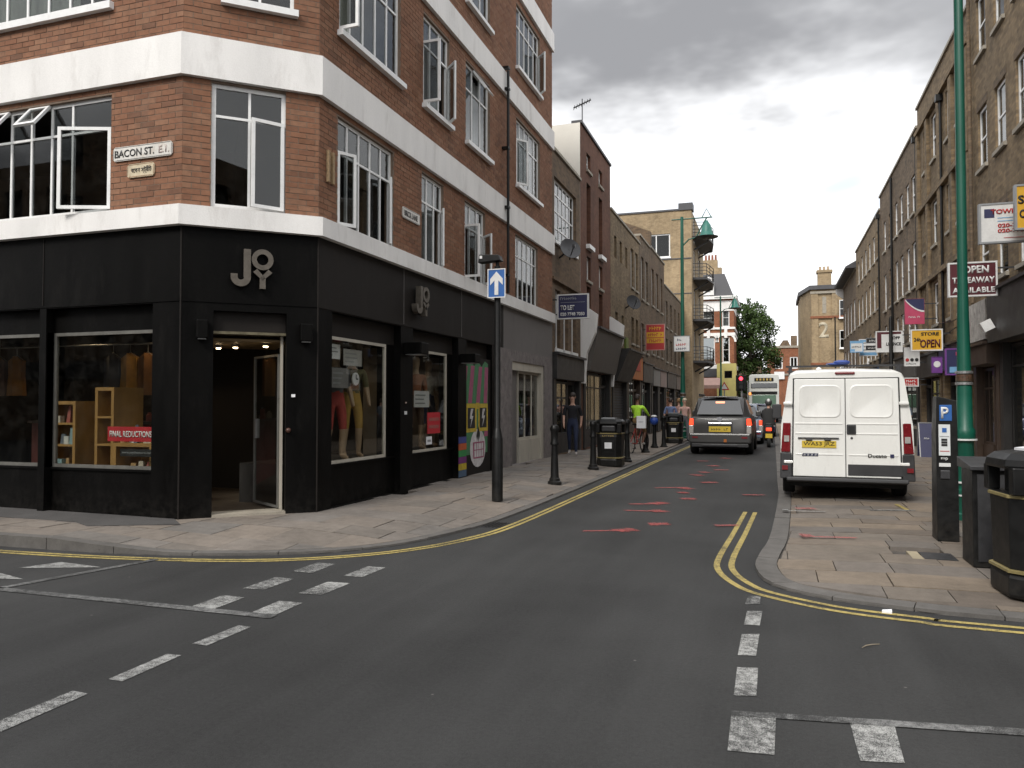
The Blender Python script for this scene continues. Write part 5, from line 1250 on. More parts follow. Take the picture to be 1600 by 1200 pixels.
sign('projecting_sign','yellow sign with black lettering in front of the white TOWER sign',16.2,4.23,4.85,4.77,5.60,S_YEL,S_GREY,[('S',4.33,5.32,0.10,0.16,S_BLK),('O',4.36,5.06,0.12,0.16,S_BLK)],5.0)
sign('projecting_sign','yellow STORE OPEN 24 hour lightbox over the shop row',25.0,3.86,4.69,3.15,3.78,S_YEL,S_WHITE,[('STORE',4.36,3.64,0.46,0.10,S_BLK),('OPEN',4.36,3.36,0.52,0.24,S_MAR),('24h',4.03,3.48,0.18,0.11,S_BLK)],5.0)
t = sign('agent_board','pink and navy estate agent board fixed above the yellow store sign',27.5,4.09,4.65,4.17,4.98,S_PINK,S_PINK,[('~8',4.36,4.40,0.34,0.06,S_WHITE)],5.0,fw=0.005)
m_ = MB(); q = [(4.10,4.975),(4.645,4.975),(4.645,4.60)]+[(4.645-0.545*s_/8,4.60+0.375*(s_/8)**1.9) for s_ in range(1,8)]; m_.rings([[(x,27.449,z) for x,z in q],[(x,27.455,z) for x,z in q]]); m_.build('navy_sweep', S_NAVY, t)
m_ = MB()
for s_ in range(8):
    e = lambda k: (4.645-0.545*k/8,4.60+0.375*(k/8)**1.9); a,b = e(s_),e(s_+1); m_.face((a[0],27.447,a[1]-0.05),(a[0],27.447,a[1]),(b[0],27.447,b[1]),(b[0],27.447,b[1]-0.05))
m_.build('white_sweep', S_WHITE, t)
sign('projecting_sign','white OFF LICENCE sign beside a tall dark post',32,3.76,4.67,3.56,4.36,S_WHITE,S_WHITE,[('OFF',4.45,4.10,0.26,0.11,S_BLK),('LICENCE',4.36,3.87,0.5,0.12,S_BLK)],5.0,panels=((3.80,4.62,4.24,4.32,S_MAR),(3.80,3.95,3.72,4.24,S_MAR)))
t = sign('projecting_sign','white sign with one red and two black dots',28.5,4.20,4.66,2.87,3.50,S_WHITE,S_WHITE,[('~9',4.43,2.95,0.34,0.05,S_BLK)],5.0,fw=0.01)
for k,mt in enumerate((S_RED,S_BLK,S_BLK)):
    m_ = MB(); m_.rings([[(4.29+k*0.14+0.055*math.cos(a),y,3.08+0.055*math.sin(a)) for a in [2*math.pi*j/16 for j in range(16)]] for y in (28.44,28.45)]); m_.build('dot', mt, t)
sign('projecting_sign','small white sign with red lettering low on the shop row',28.8,4.21,4.67,2.20,2.50,S_RED,S_WHITE,[('~5',4.44,2.39,0.3,0.09,S_WHITE),('~5',4.44,2.28,0.3,0.07,S_WHITE)],5.0)
t = sign('projecting_sign','small purple sign with a pale round emblem',24.8,4.36,4.63,2.50,2.96,S_PUR,S_PUR,[],5.0,fw=0.01)
m_ = MB(); m_.rings([[(4.495+0.09*math.cos(a),y,2.75+0.09*math.sin(a)) for a in [2*math.pi*j/16 for j in range(16)]] for y in (24.74,24.75)]); m_.build('emblem', S_WHITE, t)
sign('projecting_sign','deep blue sign hanging half behind the green lamp post',23.2,4.40,4.78,2.38,3.09,S_NAVY,S_PUR,[('~3',4.6,2.95,0.25,0.1,S_PINK)],5.0,panels=((4.5,4.7,2.45,2.6,S_LBL),))
sign('projecting_sign','pale blue and white sign hung beyond the striped sign',38,3.40,3.95,3.95,4.47,S_WHITE,S_LBL,[('~6',3.67,4.2,0.4,0.09,S_BLK)],5.0,panels=((3.44,3.92,4.36,4.44,S_LBL),(3.44,3.6,4.0,4.1,S_LBL)))
sign('projecting_sign','long white sign with sky blue stripes',38.6,3.83,4.60,3.81,4.59,S_WHITE,S_WHITE,[('~9',4.2,4.25,0.6,0.09,S_BLK)],5.0,panels=((3.86,4.57,4.46,4.56,S_LBL),(3.86,4.57,3.84,3.98,S_LBL)))
sign('projecting_sign','narrow black strip sign between the white signs',36.5,3.90,4.55,3.94,4.14,S_BLK,S_BLK,[('~9',4.22,4.04,0.5,0.07,S_WHITE)],5.0,fw=0.01)
sign('projecting_sign','small dark grey strip sign high between the white signs',36.9,3.95,4.50,4.27,4.50,S_BLK,S_GREY,[('~5',4.22,4.38,0.3,0.08,S_WHITE)],5.0,fw=0.015)
sign('agent_board','dark navy TO LET board on the brick house beside the corner block',20.9+0.7,-5.85,-4.93,4.06,4.78,S_NAVY,S_WHITE,[('~8',-5.52,4.66,0.5,0.09,S_GREY),('TO LET',-5.55,4.39,0.42,0.14,S_WHITE),('020 7748 7050',-5.4,4.20,0.72,0.10,S_WHITE)],-6.0,panels=((-5.75,-5.03,4.535,4.545,S_GREY),))
sign('projecting_sign','red and yellow restaurant lightbox over the left pavement',38,-5.82,-4.89,4.25,5.53,S_RED,col('sign_pale_pink',(0.5,0.25,0.22)),[('~5',-5.35,5.33,0.6,0.2,S_YEL),('~7',-5.35,5.02,0.7,0.17,S_RED),('~6',-5.35,4.73,0.6,0.18,S_RED)],-6.0,panels=((-5.77,-4.94,4.88,5.14,S_YEL),(-5.77,-4.94,4.6,4.84,S_YEL)))
sign('lamp_post_sign','white notice with red and blue lettering on the distant green lamp post',34.0,-3.99,-3.31,3.89,4.57,S_WHITE,S_GREY,[('~2',-3.75,4.4,0.2,0.1,S_NAVY),('~5',-3.68,4.2,0.45,0.12,S_RED),('~5',-3.68,4.02,0.45,0.1,S_NAVY)],None,fw=0.02)
# boards standing on the right pavement
def a_board(label, x, y, face, w_=0.62, h_=1.0):
    t = thing('pavement_board', (x,y,LZR), label, 'sign')
    for s_ in (-1,1):
        m_ = MB(); m_.obox((x,y+s_*0.16,LZR+h_/2),(w_/2,0,0),(0,0.012,0),(0,-s_*0.13,h_/2)); p_ = m_.build('board', face, t)
        m_ = MB()
        for sx in (-1,1): m_.obox((x+sx*(w_/2+0.012),y+s_*0.16,LZR+h_/2),(0.014,0,0),(0,0.018,0),(0,-s_*0.13,h_/2))
        m_.obox((x,y+s_*0.03,LZR+h_+0.0),(w_/2+0.02,0,0),(0,0.02,0),(0,0,0.016)); m_.build('rim', M_GALV, t)
    blur_print(t,(x,y-0.20,LZR+h_*0.55),w_*0.5,0.06,M_INK if face is S_WHITE else S_WHITE,6)
    return t
a_board('white pavement board standing beyond the van', 4.55, 32.6, S_WHITE)
a_board('blue pavement board with white rim behind the parking machine', 4.35, 25.6, S_NAVY, 0.42, 1.0)
pt = thing('tall_dark_post', (4.2,31.4,LZR), 'tall slim dark post beside the OFF LICENCE sign', 'post')
m_ = MB(); m_.lathe((4.2,31.4,LZR),[(0.11,0),(0.11,0.9),(0.08,1.0),(0.06,4.7),(0.03,4.8)],12); m_.build('shaft', M_BLKMETAL, pt, smooth=True)
m_ = MB(); m_.lathe((4.2,31.4,LZR),[(0.15,0),(0.15,0.12),(0.12,0.2)],12); m_.build('foot', M_BLKMETAL, pt)

# ---------------------------------------------------------------- one-way sign on its black post
ow = thing('one_way_sign', (-4.12,11.55,0.08), 'black post carrying a blue one way arrow sign and a lamp arm', 'sign')
m_ = MB(); m_.lathe((-4.12,11.55,0.08),[(0.088,0),(0.088,0.98),(0.082,1.0),(0.055,1.14),(0.05,1.15),(0.05,3.72)],16); m_.build('post', M_BLKMETAL, ow, smooth=True)
m_ = MB(); m_.box((-4.245,11.45,3.29),(-3.955,11.47,3.74)); m_.build('sign_plate', S_BLUE, ow, bevel=0.006)
m_ = MB()
for a,b,c,d in ((-4.25,-3.95,3.285,3.30),(-4.25,-3.95,3.73,3.745),(-4.25,-4.235,3.30,3.73),(-3.965,-3.95,3.30,3.73)): m_.box((a,11.444,c),(b,11.449,d))
m_.build('sign_border', S_WHITE, ow)
m_ = MB(); cx0,yy = -4.1,11.446
m_.rings([[(cx0-0.032,yy,3.33),(cx0+0.032,yy,3.33),(cx0+0.032,yy,3.56),(cx0+0.105,yy,3.485),(cx0+0.105,yy,3.585),(cx0,yy,3.70),(cx0-0.105,yy,3.585),(cx0-0.105,yy,3.485),(cx0-0.032,yy,3.56)],
          [(cx0-0.032,yy-.003,3.33),(cx0+0.032,yy-.003,3.33),(cx0+0.032,yy-.003,3.56),(cx0+0.105,yy-.003,3.485),(cx0+0.105,yy-.003,3.585),(cx0,yy-.003,3.70),(cx0-0.105,yy-.003,3.585),(cx0-0.105,yy-.003,3.485),(cx0-0.032,yy-.003,3.56)]]); m_.build('arrow', S_WHITE, ow)
m_ = MB(); m_.rings([[(x,11.45,z) for x,z in ((-4.42,3.86),(-4.04,3.88),(-4.07,3.97),(-4.40,3.99))],[(x,11.62,z) for x,z in ((-4.42,3.86),(-4.04,3.88),(-4.07,3.97),(-4.40,3.99))]]); la = m_.build('lamp_housing', M_BLKMETAL, ow, bevel=0.008)
m_ = MB(); m_.box((-4.385,11.44,3.92),(-4.34,11.449,3.965)); m_.build('lens', S_WHITE, la)
m_ = MB(); m_.tube([(-4.12,11.55,3.70),(-4.12,11.55,3.9)],0.03,8); m_.build('stem', M_BLKMETAL, ow)

# ---------------------------------------------------------------- bollards and bins
def bollard(x, y, label, h=1.15, r=0.085):
    z0 = zleft(x,y)
    t = thing('bollard', (x,y,z0), label, 'bollard', 'black bollards along the left kerb'); t['label'] = label
    m_ = MB(); m_.lathe((x,y,z0),[(r*1.05,0.12),(r*0.95,0.16),(r*0.72,h*0.62),(r*0.75,h*0.66)],16); m_.build('shaft', M_BLKMETAL, t, smooth=True)
    m_ = MB(); m_.lathe((x,y,z0),[(r*1.6,0),(r*1.6,0.05),(r*1.25,0.07),(r*1.2,0.115),(r*1.04,0.125)],16); m_.build('foot', M_BLKMETAL, t)
    m_ = MB(); m_.lathe((x,y,z0),[(r*0.98,h*0.66),(r*1.0,h*0.69),(r*0.8,h*0.72),(r*0.85,h*0.88),(r*1.08,h*0.91),(r*1.08,h*0.94),(r*0.8,h*0.985),(r*0.3,h)],16); m_.build('head', M_BLKMETAL, t, smooth=True)
bollard(-3.98,14.45,'black bollard standing alone between the one way post and the litter bin')
bollard(-4.0,17.95,'black bollard just in front of the pavement litter bin')
bollard(-3.72,20.9,'black bollard just behind the pavement litter bin')
bollard(-3.84,24.9,'black bollard beside the front wheel of the bicycle')
bollard(-3.95,27.7,'black bollard past the bicycle with a blue bag hung on it')
bollard(-3.70,28.3,'black bollard beside the one with the blue bag')
bg = thing('blue_bag', (-3.95,27.6,0.8), 'blue plastic bag hung over a bollard top', 'bag'); m_ = MB(); m_.ell((-3.95,27.6,1.02),(0.15,0.12,0.15),12,8); m_.build('bag_body', col('bag_blue',(0.02,0.06,0.3)), bg, smooth=True); m_ = MB(); m_.ell((-3.95,27.58,1.18),(0.11,0.08,0.05)); m_.build('bag_top', S_WHITE, bg, smooth=True)
M_GOLD = paint('dull_gold_band', (0.21,0.17,0.07), 0.45, 0.2, 9)
M_GOLDL = paint('gold_lettering', (0.42,0.30,0.09), 0.4, 0.15, 9)
def litter_bin(x, y, z0, label, s_=1.0, rz=0.0, notice=True, top=False):
    t = thing('litter_bin', (x,y,z0), label, 'litter bin', rz=rz)
    if rz == 0: WL[t] = V((0,0,0))
    def ring(a, z, ch=0.17): c = a*ch*2.2; return [(px_*s_,py_*s_,z*s_) for px_,py_ in ((-a,-a+c),(-a+c,-a),(a-c,-a),(a,-a+c),(a,a-c),(a-c,a),(-a+c,a),(-a,a-c))]
    m_ = MB(); m_.rings([ring(0.31,0),ring(0.32,0.03),ring(0.32,0.16),ring(0.30,0.20),ring(0.315,0.80),ring(0.315,0.84)]); m_.build('body', M_BLKMETAL, t, bevel=0.012*s_)
    for a,z in ((0.328,0.205),(0.327,0.81)):
        m_ = MB(); m_.rings([ring(a-0.01,z-0.004),ring(a,z),ring(a,z+0.022),ring(a-0.01,z+0.026)]); m_.build('gold_band', M_GOLD, t)
    m_ = MB()
    for sx in (-1,1):
        for sy in (-1,1): m_.box((sx*0.27*s_-0.05*s_,sy*0.27*s_-0.05*s_,0.84*s_),(sx*0.27*s_+0.05*s_,sy*0.27*s_+0.05*s_,1.06*s_))
    m_.box((-0.2*s_,-0.2*s_,0.83*s_),(0.2*s_,0.2*s_,1.05*s_)); m_.build('corner_post', M_BLKMETAL, t, bevel=0.01)
    m_ = MB(); m_.rings([ring(0.335,1.045),ring(0.345,1.07),ring(0.335,1.12),ring(0.28,1.17),ring(0.20,1.185)]); m_.build('hood', M_BLKMETAL, t, bevel=0.01*s_)
    m_ = MB(); m_.box((-0.17*s_,-0.32*s_,0.865*s_),(0.17*s_,-0.23*s_,1.02*s_)); m_.build('flap', M_DARKMETAL, t, bevel=0.03*s_)
    m_ = MB(); m_.box((-0.21*s_,-0.3265*s_,0.735*s_),(0.21*s_,-0.31*s_,0.79*s_)); m_.build('name_panel', M_DARKMETAL, t)
    text('lettering','LITTER',t,(0,-0.3275*s_,0.762*s_),RX,UZ,0.30*s_,0.032*s_,M_GOLDL)
    m_ = MB(); m_.box((-0.16*s_,-0.325*s_,0.40*s_),(0.16*s_,-0.30*s_,0.64*s_)); m_.build('raised_panel', M_BLKMETAL, t, bevel=0.006)
    m_ = MB(); m_.box((-0.09*s_,-0.3285*s_,0.45*s_),(0.09*s_,-0.322*s_,0.60*s_)); em = m_.build('emblem', M_PAPER if notice else M_GOLDL, t)
    if not notice:
        m_ = MB()
        for a,b,c,d in ((-0.06,-0.035,0.47,0.56),(-0.06,0.0,0.545,0.565),(0.02,0.06,0.47,0.5),(0.03,0.05,0.5,0.57)): m_.box((a*s_,-0.331*s_,c*s_),(b*s_,-0.328*s_,d*s_))
        m_.build('emblem_figure', M_INK, em)
    if top:
        m_ = MB(); m_.prism([(-0.12,-0.2,1.19*s_),(0.25,-0.18,1.19*s_),(0.3,0.1,1.19*s_),(0.02,0.2,1.20*s_),(-0.18,0.02,1.19*s_)],(0,0,0.02)); lt = m_.build('paper_on_lid', M_PAPER, t)
    else:
        m_ = MB(); m_.box((-0.2*s_,-0.18*s_,1.186*s_),(0.15*s_,0.1*s_,1.215*s_)); m_.build('ash_plate', S_GREY, t)
    return t
litter_bin(2.075,7.36,LZR,'big black litter bin with gold bands at the kerb corner, paper on its lid',0.98,0.10,False,True)
litter_bin(-3.86,19.35,0.055,'black litter bin with white notice on the left pavement behind a bollard',1.0,0.0)
litter_bin(-3.68,31.4,0.06,'black litter bin with white notice beside the dark car',1.0,0.0)
gb = thing('green_carrier_bag', (2.17,7.25,LZR+1.16), 'green plastic wrapping lying on the big corner litter bin', 'bag'); m_ = MB(); m_.ell((2.22,7.28,LZR+1.195),(0.12,0.1,0.035),10,6); m_.build('wrapping', col('bag_green',(0.015,0.16,0.05)), gb, smooth=True)
bx_ = thing('black_utility_box', (1.98,8.55,LZR), 'slim black steel cabinet close behind the big corner litter bin', 'cabinet')
m_ = MB(); m_.box((1.80,8.35,LZR),(2.25,8.80,0.98)); m_.build('cabinet_body', M_BLKMETAL, bx_, bevel=0.01)
m_ = MB(); m_.rings([[(1.77,8.30,0.98),(2.28,8.30,0.98),(2.28,8.84,0.98),(1.77,8.84,0.98)],[(1.77,8.30,1.02),(2.28,8.30,1.02),(2.28,8.84,1.08),(1.77,8.84,1.08)]]); m_.build('lid', M_DARKMETAL, bx_, bevel=0.006)
m_ = MB(); m_.box((1.84,8.344,LZR+0.06),(2.21,8.351,0.94)); m_.build('door_panel', M_DARKMETAL, bx_)

# ---------------------------------------------------------------- pay and display machine
pm_ = thing('parking_machine', (1.87,9.95,LZR), 'slanted black pay and display machine with a white P', 'parking meter')
m_ = MB(); a0,a1 = 1.765,1.985
m_.rings([[(a0,9.82,LZR),(a1,9.82,LZR),(a1,10.14,LZR),(a0,10.14,LZR)],[(a0,9.83,1.30),(a1-0.003,9.83,1.30),(a1,10.10,1.30),(a0,10.10,1.30)],[(a0+0.012,9.835,1.695),(a1-0.01,9.835,1.645),(a1-0.01,10.06,1.645),(a0+0.012,10.06,1.695)]])
m_.build('casing', M_BLKMETAL, pm_, bevel=0.008)
YF = 9.824
m_ = MB(); m_.box((1.80,YF-0.004,1.415),(1.925,YF+0.02,1.595)); m_.build('blue_badge', S_BLUE, pm_, bevel=0.003)
text('letter_p','P',pm_,(1.853,YF-0.006,1.507),RX,UZ,0.075,0.13,S_WHITE,0.006)
m_ = MB(); m_.box((1.79,YF-0.003,1.025),(1.905,YF+0.02,1.375)); m_.build('instruction_panel', col('panel_white',(0.6,0.62,0.62)), pm_)
for q in ((1.825,1.87,1.285,1.335,S_BLUE),(1.815,1.875,1.13,1.155,S_BLK),(1.815,1.875,1.16,1.185,S_BLK),(1.815,1.875,1.19,1.215,S_BLK),(1.80,1.895,1.235,1.243,S_GREY),(1.80,1.895,1.07,1.078,S_RED)):
    m_ = MB(); m_.box((q[0],YF-0.006,q[2]),(q[1],YF,q[3])); m_.build('panel_mark', q[4], pm_)
text('label','mp',pm_,(1.845,YF-0.002,0.985),RX,UZ,0.07,0.035,S_WHITE); m_ = MB(); m_.box((1.79,YF-0.004,0.90),(1.905,YF+0.02,0.94)); m_.build('coin_label', S_WHITE, pm_)
m_ = MB(); m_.box((1.80,YF-0.012,0.76),(1.90,YF+0.02,0.86)); m_.build('ticket_tray', M_DARKMETAL, pm_, bevel=0.01)

# ---------------------------------------------------------------- green lamp posts with bell lanterns
def lamp_post(x, y, z0, H, label, s_=1.0, arm=1, left=0.45):
    t = thing('street_lamp', (x,y,z0), label, 'street lamp', 'green lamp posts')
    m_ = MB(); m_.lathe((x,y,z0),[(0.15*s_,0.0),(0.15*s_,0.08),(0.125*s_,0.10),(0.125*s_,0.32),(0.14*s_,0.34),(0.14*s_,0.4),(0.115*s_,0.42),(0.105*s_,1.05),(0.125*s_,1.08),(0.125*s_,1.2),(0.10*s_,1.24),(0.092*s_,1.7)],20); m_.build('plinth', M_GREEN, t, smooth=True)
    m_ = MB(); m_.lathe((x,y,z0),[(0.095*s_,1.68),(0.085*s_,2.0),(0.062*s_,3.2),(0.055*s_,H)],20); m_.build('shaft', M_GREEN, t, smooth=True)
    for z in (1.82,1.97): m_ = MB(); m_.lathe((x,y,z0),[(0.09*s_,z-0.02),(0.108*s_,z-0.015),(0.108*s_,z+0.015),(0.09*s_,z+0.02)],20); m_.build('silver_ring', M_GALV, t)
    m_ = MB(); m_.lathe((x,y,z0),[(0.09*s_,1.845),(0.099*s_,1.85),(0.099*s_,1.94),(0.09*s_,1.945)],20); m_.build('red_ring', paint('red_ring',(0.07,0.035,0.02),0.5,0.5,25,grime=((0.01,0.08,0.05),0.8)), t)
    for z in (0.33,0.50,1.07): m_ = MB(); m_.lathe((x,y,z0),[(0.12*s_,z-0.012),(0.146*s_,z-0.01),(0.146*s_,z+0.01),(0.12*s_,z+0.012)],20); m_.build('white_ring', S_WHITE, t)
    L = 1.05
    m_ = MB(); m_.tube([(x-left*arm,y,z0+H-0.1),(x+(L+0.25)*arm,y,z0+H-0.1)],0.028,8)
    m_.tube([(x,y,z0+H-1.3),(x+0.3*arm,y,z0+H-1.0),(x+0.6*arm,y,z0+H-0.95),(x+0.8*arm,y,z0+H-0.55),(x+L*arm,y,z0+H-0.12)],0.03,8)
    m_.tube([(x+(L-0.2)*arm,y,z0+H-0.1),(x+L*arm,y,z0+H+0.28),(x+(L+0.2)*arm,y,z0+H-0.1)],0.022,6); m_.build('scroll_arm', M_GREEN, t)
    bx0 = x+L*arm
    m_ = MB(); m_.lathe((bx0,y,z0+H-0.95),[(0.36,0.0),(0.35,0.05),(0.27,0.14),(0.22,0.34),(0.17,0.52),(0.10,0.62),(0.05,0.72)],20); m_.build('bell_lantern', paint('verdigris_copper',(0.02,0.14,0.11),0.45,0.2,6), t, smooth=True)
    m_ = MB(); m_.lathe((bx0,y,z0+H-0.95),[(0.48,-0.02),(0.50,0.0),(0.33,0.03),(0.30,0.03)],20); m_.build('lantern_brim', M_DARKMETAL, t)
    m_ = MB(); m_.lathe((bx0,y,z0+H-1.05),[(0.05,0),(0.2,0.03),(0.26,0.1)],16); m_.build('lens', glass('lamp_lens',(0.7,0.72,0.7),0.06,0.1), t, smooth=True)
    return t
lamp_post(2.46,11.78,LZR,8.6,'tall green lamp post with silver rings rising behind the parking machine',1.0,-1)
lamp_post(-3.65,34.3,LIP,9.7,'green lamp post with a bell lantern and scroll arm on the left kerb',1.25)
lamp_post(-3.6,60.5,LIP,9.7,'distant green lamp post with bell lantern before the tree',1.0)
# ---------------------------------------------------------------- traffic light
tl = thing('traffic_light', (-2.3,66,0.0), 'traffic light showing red before the tree', 'traffic light')
m_ = MB(); m_.lathe((-2.3,66,0),[(0.08,0),(0.06,0.3),(0.06,3.0)],12); m_.build('pole', M_GALV, tl, smooth=True)
m_ = MB(); m_.box((-2.75,65.95,2.72),(-1.95,66.0,4.0)); m_.build('backing_board', M_BLKMETAL, tl, bevel=0.05)
m_ = MB(); m_.box((-2.52,65.75,2.85),(-2.15,65.95,3.9)); hd = m_.build('signal_head', M_BLKMETAL, tl)
for z,mt in ((3.72,emit('red_signal',(1,0.03,0.05),6)),(3.38,S_BLK),(3.04,S_BLK)):
    m_ = MB(); m_.rings([[(-2.335+0.15*math.cos(a),y,z+0.15*math.sin(a)) for a in [2*math.pi*j/16 for j in range(16)]] for y in (65.735,65.75)]); m_.build('lens', mt, hd)
m_ = MB(); m_.tube([(-1.8,66,0),(-1.8,66,3.2),(-1.85,65.9,3.5)],0.05,8); o = m_.build('second_pole', M_GALV, tl)
ts = thing('warning_sign', (-3.55,64,0), 'triangular warning sign on a grey pole near the traffic light', 'sign')
m_ = MB(); m_.tube([(-3.55,64,0),(-3.55,64,3.4)],0.05,8); m_.build('pole', M_GALV, ts)
m_ = MB(); m_.prism([(-3.95,63.93,2.75),(-3.15,63.93,2.75),(-3.55,63.93,3.42)],(0,-0.03,0)); m_.build('red_triangle', S_RED, ts); m_ = MB(); m_.prism([(-3.80,63.899,2.84),(-3.30,63.899,2.84),(-3.55,63.899,3.26)],(0,-0.01,0)); m_.build('white_centre', S_WHITE, ts)
# ---------------------------------------------------------------- vehicles (modelled about their own origin: rear at y = 0, nose along +y)
M_VAN = paint('white_van_paint', (0.75,0.75,0.72), 0.32, 0.05, 1.5, coat=0.4, grime=((0.40,0.38,0.34),0.35), streak=True)
M_TYRE = paint('tyre_rubber', (0.012,0.012,0.012), 0.8, 0.25, 12)
M_PLASTIC = paint('grey_bumper_plastic', (0.030,0.030,0.032), 0.55, 0.15, 9)
M_LAMP = paint('red_lamp_lens', (0.16,0.010,0.014), 0.22, 0.15, 18, coat=0.5)
M_LAMPC = paint('clear_lamp_lens', (0.35,0.33,0.31), 0.22, 0.15, 18, coat=0.5)
M_NPLATE = paint('yellow_number_plate', (0.56,0.40,0.04), 0.45, 0.1, 20)
M_CGLASS = paint('dark_car_glass', (0.018,0.019,0.02), 0.06, 0.1, 3, spec=1.0, coat=1.0)
M_CHROME = paint('bright_trim', (0.6,0.6,0.62), 0.2, 0.05, 5, metal=1.0)
M_BRAKE = emit('lit_brake_lamp', (1.0,0.06,0.015), 1.8)
M_BRAKE2 = emit('lit_high_brake_lamp', (1.0,0.35,0.2), 2.2)
def wheel(t, x, y, r, wd, name='wheel'):
    m_ = MB(); s_ = 1 if x > 0 else -1; n = 20; prof = [(r*0.62,-0.5),(r*0.93,-0.5),(r,-0.36),(r,0.36),(r*0.93,0.5),(r*0.62,0.5)]
    m_.rings([[(x+k*wd,y+q*math.cos(2*math.pi*j/n),r+q*math.sin(2*math.pi*j/n)) for j in range(n)] for q,k in prof]); o = m_.build(name, M_TYRE, t, smooth=True)
    m_ = MB(); m_.rings([[(x+k*wd,y+q*math.cos(2*math.pi*j/n),r+q*math.sin(2*math.pi*j/n)) for j in range(n)] for q,k in ((r*0.61,s_*0.46),(r*0.5,s_*0.40),(r*0.2,s_*0.42),(0.03,s_*0.46))]); m_.build('rim', M_GALV, o)
def rrect(x0,x1,z0,z1,r,n=4):
    out = []
    for cx_,cz_,a in ((x1-r,z0+r,-90),(x1-r,z1-r,0),(x0+r,z1-r,90),(x0+r,z0+r,180)):
        for k in range(n+1): t = R(a+90*k/n); out.append((cx_+r*math.cos(t),cz_+r*math.sin(t)))
    return out
van = thing('white_van', (1.13,13.55,LZR), 'white panel van parked on the flagstones with its twin rear doors shut', 'van', rz=R(-1.5))
def vsec(y, zr, wl=0.985, wr=0.865, zb=0.36):
    P = [(wl-0.06,zb),(wl,zb+0.12),(wl+0.005,0.85),(wl-0.005,1.2),(wl-0.07,1.6),(wr,zr-0.12),(wr-0.04,zr-0.05),(wr-0.13,zr-0.01),(0.0,zr+0.02)]
    return [(x,y,z) for x,z in P]+[(-x,y,z) for x,z in P[-2::-1]]
m_ = MB(); m_.rings([vsec(0.0,2.06),vsec(0.03,2.09),vsec(0.5,2.13),vsec(2.8,2.13),vsec(3.3,2.05,0.985,0.84),vsec(3.9,1.45,0.98,0.9),vsec(4.5,1.15,0.95,0.85),vsec(4.75,0.9,0.85,0.75)])
m_.build('body', M_VAN, van, smooth=True)
for x0,x1 in ((-0.80,-0.003),(0.003,0.80)):
    m_ = MB(); sl_ = lambda z: 0.0
    top = 1.955; pts = [(x0,0.37),(x1,0.37),(x1,top),(x0+0.03 if x0 < -0.5 else x0,top)] if x0 < 0 else [(x0,0.37),(x1,0.37),(x1-0.03,top),(x0,top)]
    m_.rings([[(x,-0.004,z) for x,z in pts],[(x,-0.035,z) for x,z in pts]]); d_ = m_.build('rear_door', M_VAN, van, bevel=0.010)
    cx_ = (x0+x1)/2+(0.02 if x0 < 0 else -0.02)
    q = rrect(cx_-0.32,cx_+0.32,1.32,1.86,0.10); q2 = rrect(cx_-0.30,cx_+0.30,1.34,1.84,0.09); q3 = rrect(cx_-0.28,cx_+0.28,1.36,1.82,0.08)
    m_ = MB(); m_.rings([[(x,-0.0345,z) for x,z in q],[(x,-0.046,z) for x,z in q2],[(x,-0.040,z) for x,z in q3]],cap=True); m_.build('pressed_panel', M_VAN, d_, smooth=True)
    for z in (1.23,1.07,0.73): m_ = MB(); m_.box((x0+0.04,-0.043,z-0.012),(x1-0.04,-0.034,z+0.012)); m_.build('door_swage', M_VAN, d_, bevel=0.006)
    sx = -1 if x0 < 0 else 1
    for z in (1.56,0.60): m_ = MB(); m_.box((sx*0.86-0.08,-0.065,z-0.025),(sx*0.86+0.06,-0.03,z+0.025)); m_.build('hinge', M_VAN, d_, bevel=0.012)
m_ = MB(); m_.box((-0.006,-0.036,0.37),(0.006,-0.028,1.955)); m_.build('door_seal', M_PLASTIC, van)
m_ = MB(); m_.rings([[(-0.822,-0.012,0.355),(0.822,-0.012,0.355),(0.79,-0.012,1.972),(-0.79,-0.012,1.972)],[(-0.822,0.02,0.355),(0.822,0.02,0.355),(0.79,0.02,1.972),(-0.79,0.02,1.972)]]); m_.build('door_rubber', paint('perished_rubber',(0.02,0.02,0.02),0.8), van)
for s_ in (-1,1):
    m_ = MB(); m_.rings([[(s_*0.985,-0.02,0.76),(s_*0.84,-0.045,0.76),(s_*0.83,-0.045,1.24),(s_*0.945,-0.02,1.24)],[(s_*0.995,0.12,0.76),(s_*0.84,0.05,0.76),(s_*0.83,0.05,1.24),(s_*0.985,0.12,1.24)]]); l_ = m_.build('tail_light', M_LAMP, van, bevel=0.01)
    m_ = MB(); m_.box((min(s_*0.855,s_*0.935),-0.05,0.93),(max(s_*0.855,s_*0.935),-0.035,1.03)); m_.build('lamp_lens', M_LAMPC, l_)
    m_ = MB(); m_.rings([[(s_*1.0,-0.05,0.33),(s_*0.82,-0.07,0.33),(s_*0.82,-0.06,0.75),(s_*0.99,-0.03,0.75)],[(s_*1.01,0.5,0.33),(s_*0.85,0.5,0.33),(s_*0.85,0.5,0.75),(s_*1.0,0.5,0.75)]]); c_ = m_.build('corner_bumper', M_PLASTIC, van, bevel=0.015)
    m_ = MB(); m_.box((min(s_*0.88,s_*0.97),-0.075,0.47),(max(s_*0.88,s_*0.97),-0.05,0.54)); m_.build('reflector', M_LAMP, c_)
m_ = MB(); m_.rings([[(-0.90,y,z),(0.90,y,z)][::1]+[(0.90,y2,z2),(-0.90,y2,z2)] for y,z,y2,z2 in ((-0.12,0.36,0.1,0.36),(-0.13,0.30,0.1,0.26))]); m_.build('step_bumper', M_PLASTIC, van, bevel=0.015)
m_ = MB(); m_.box((-0.85,0.1,0.20),(0.85,4.5,0.36)); m_.build('underbody', paint('underseal',(0.008,0.008,0.008),0.9), van)
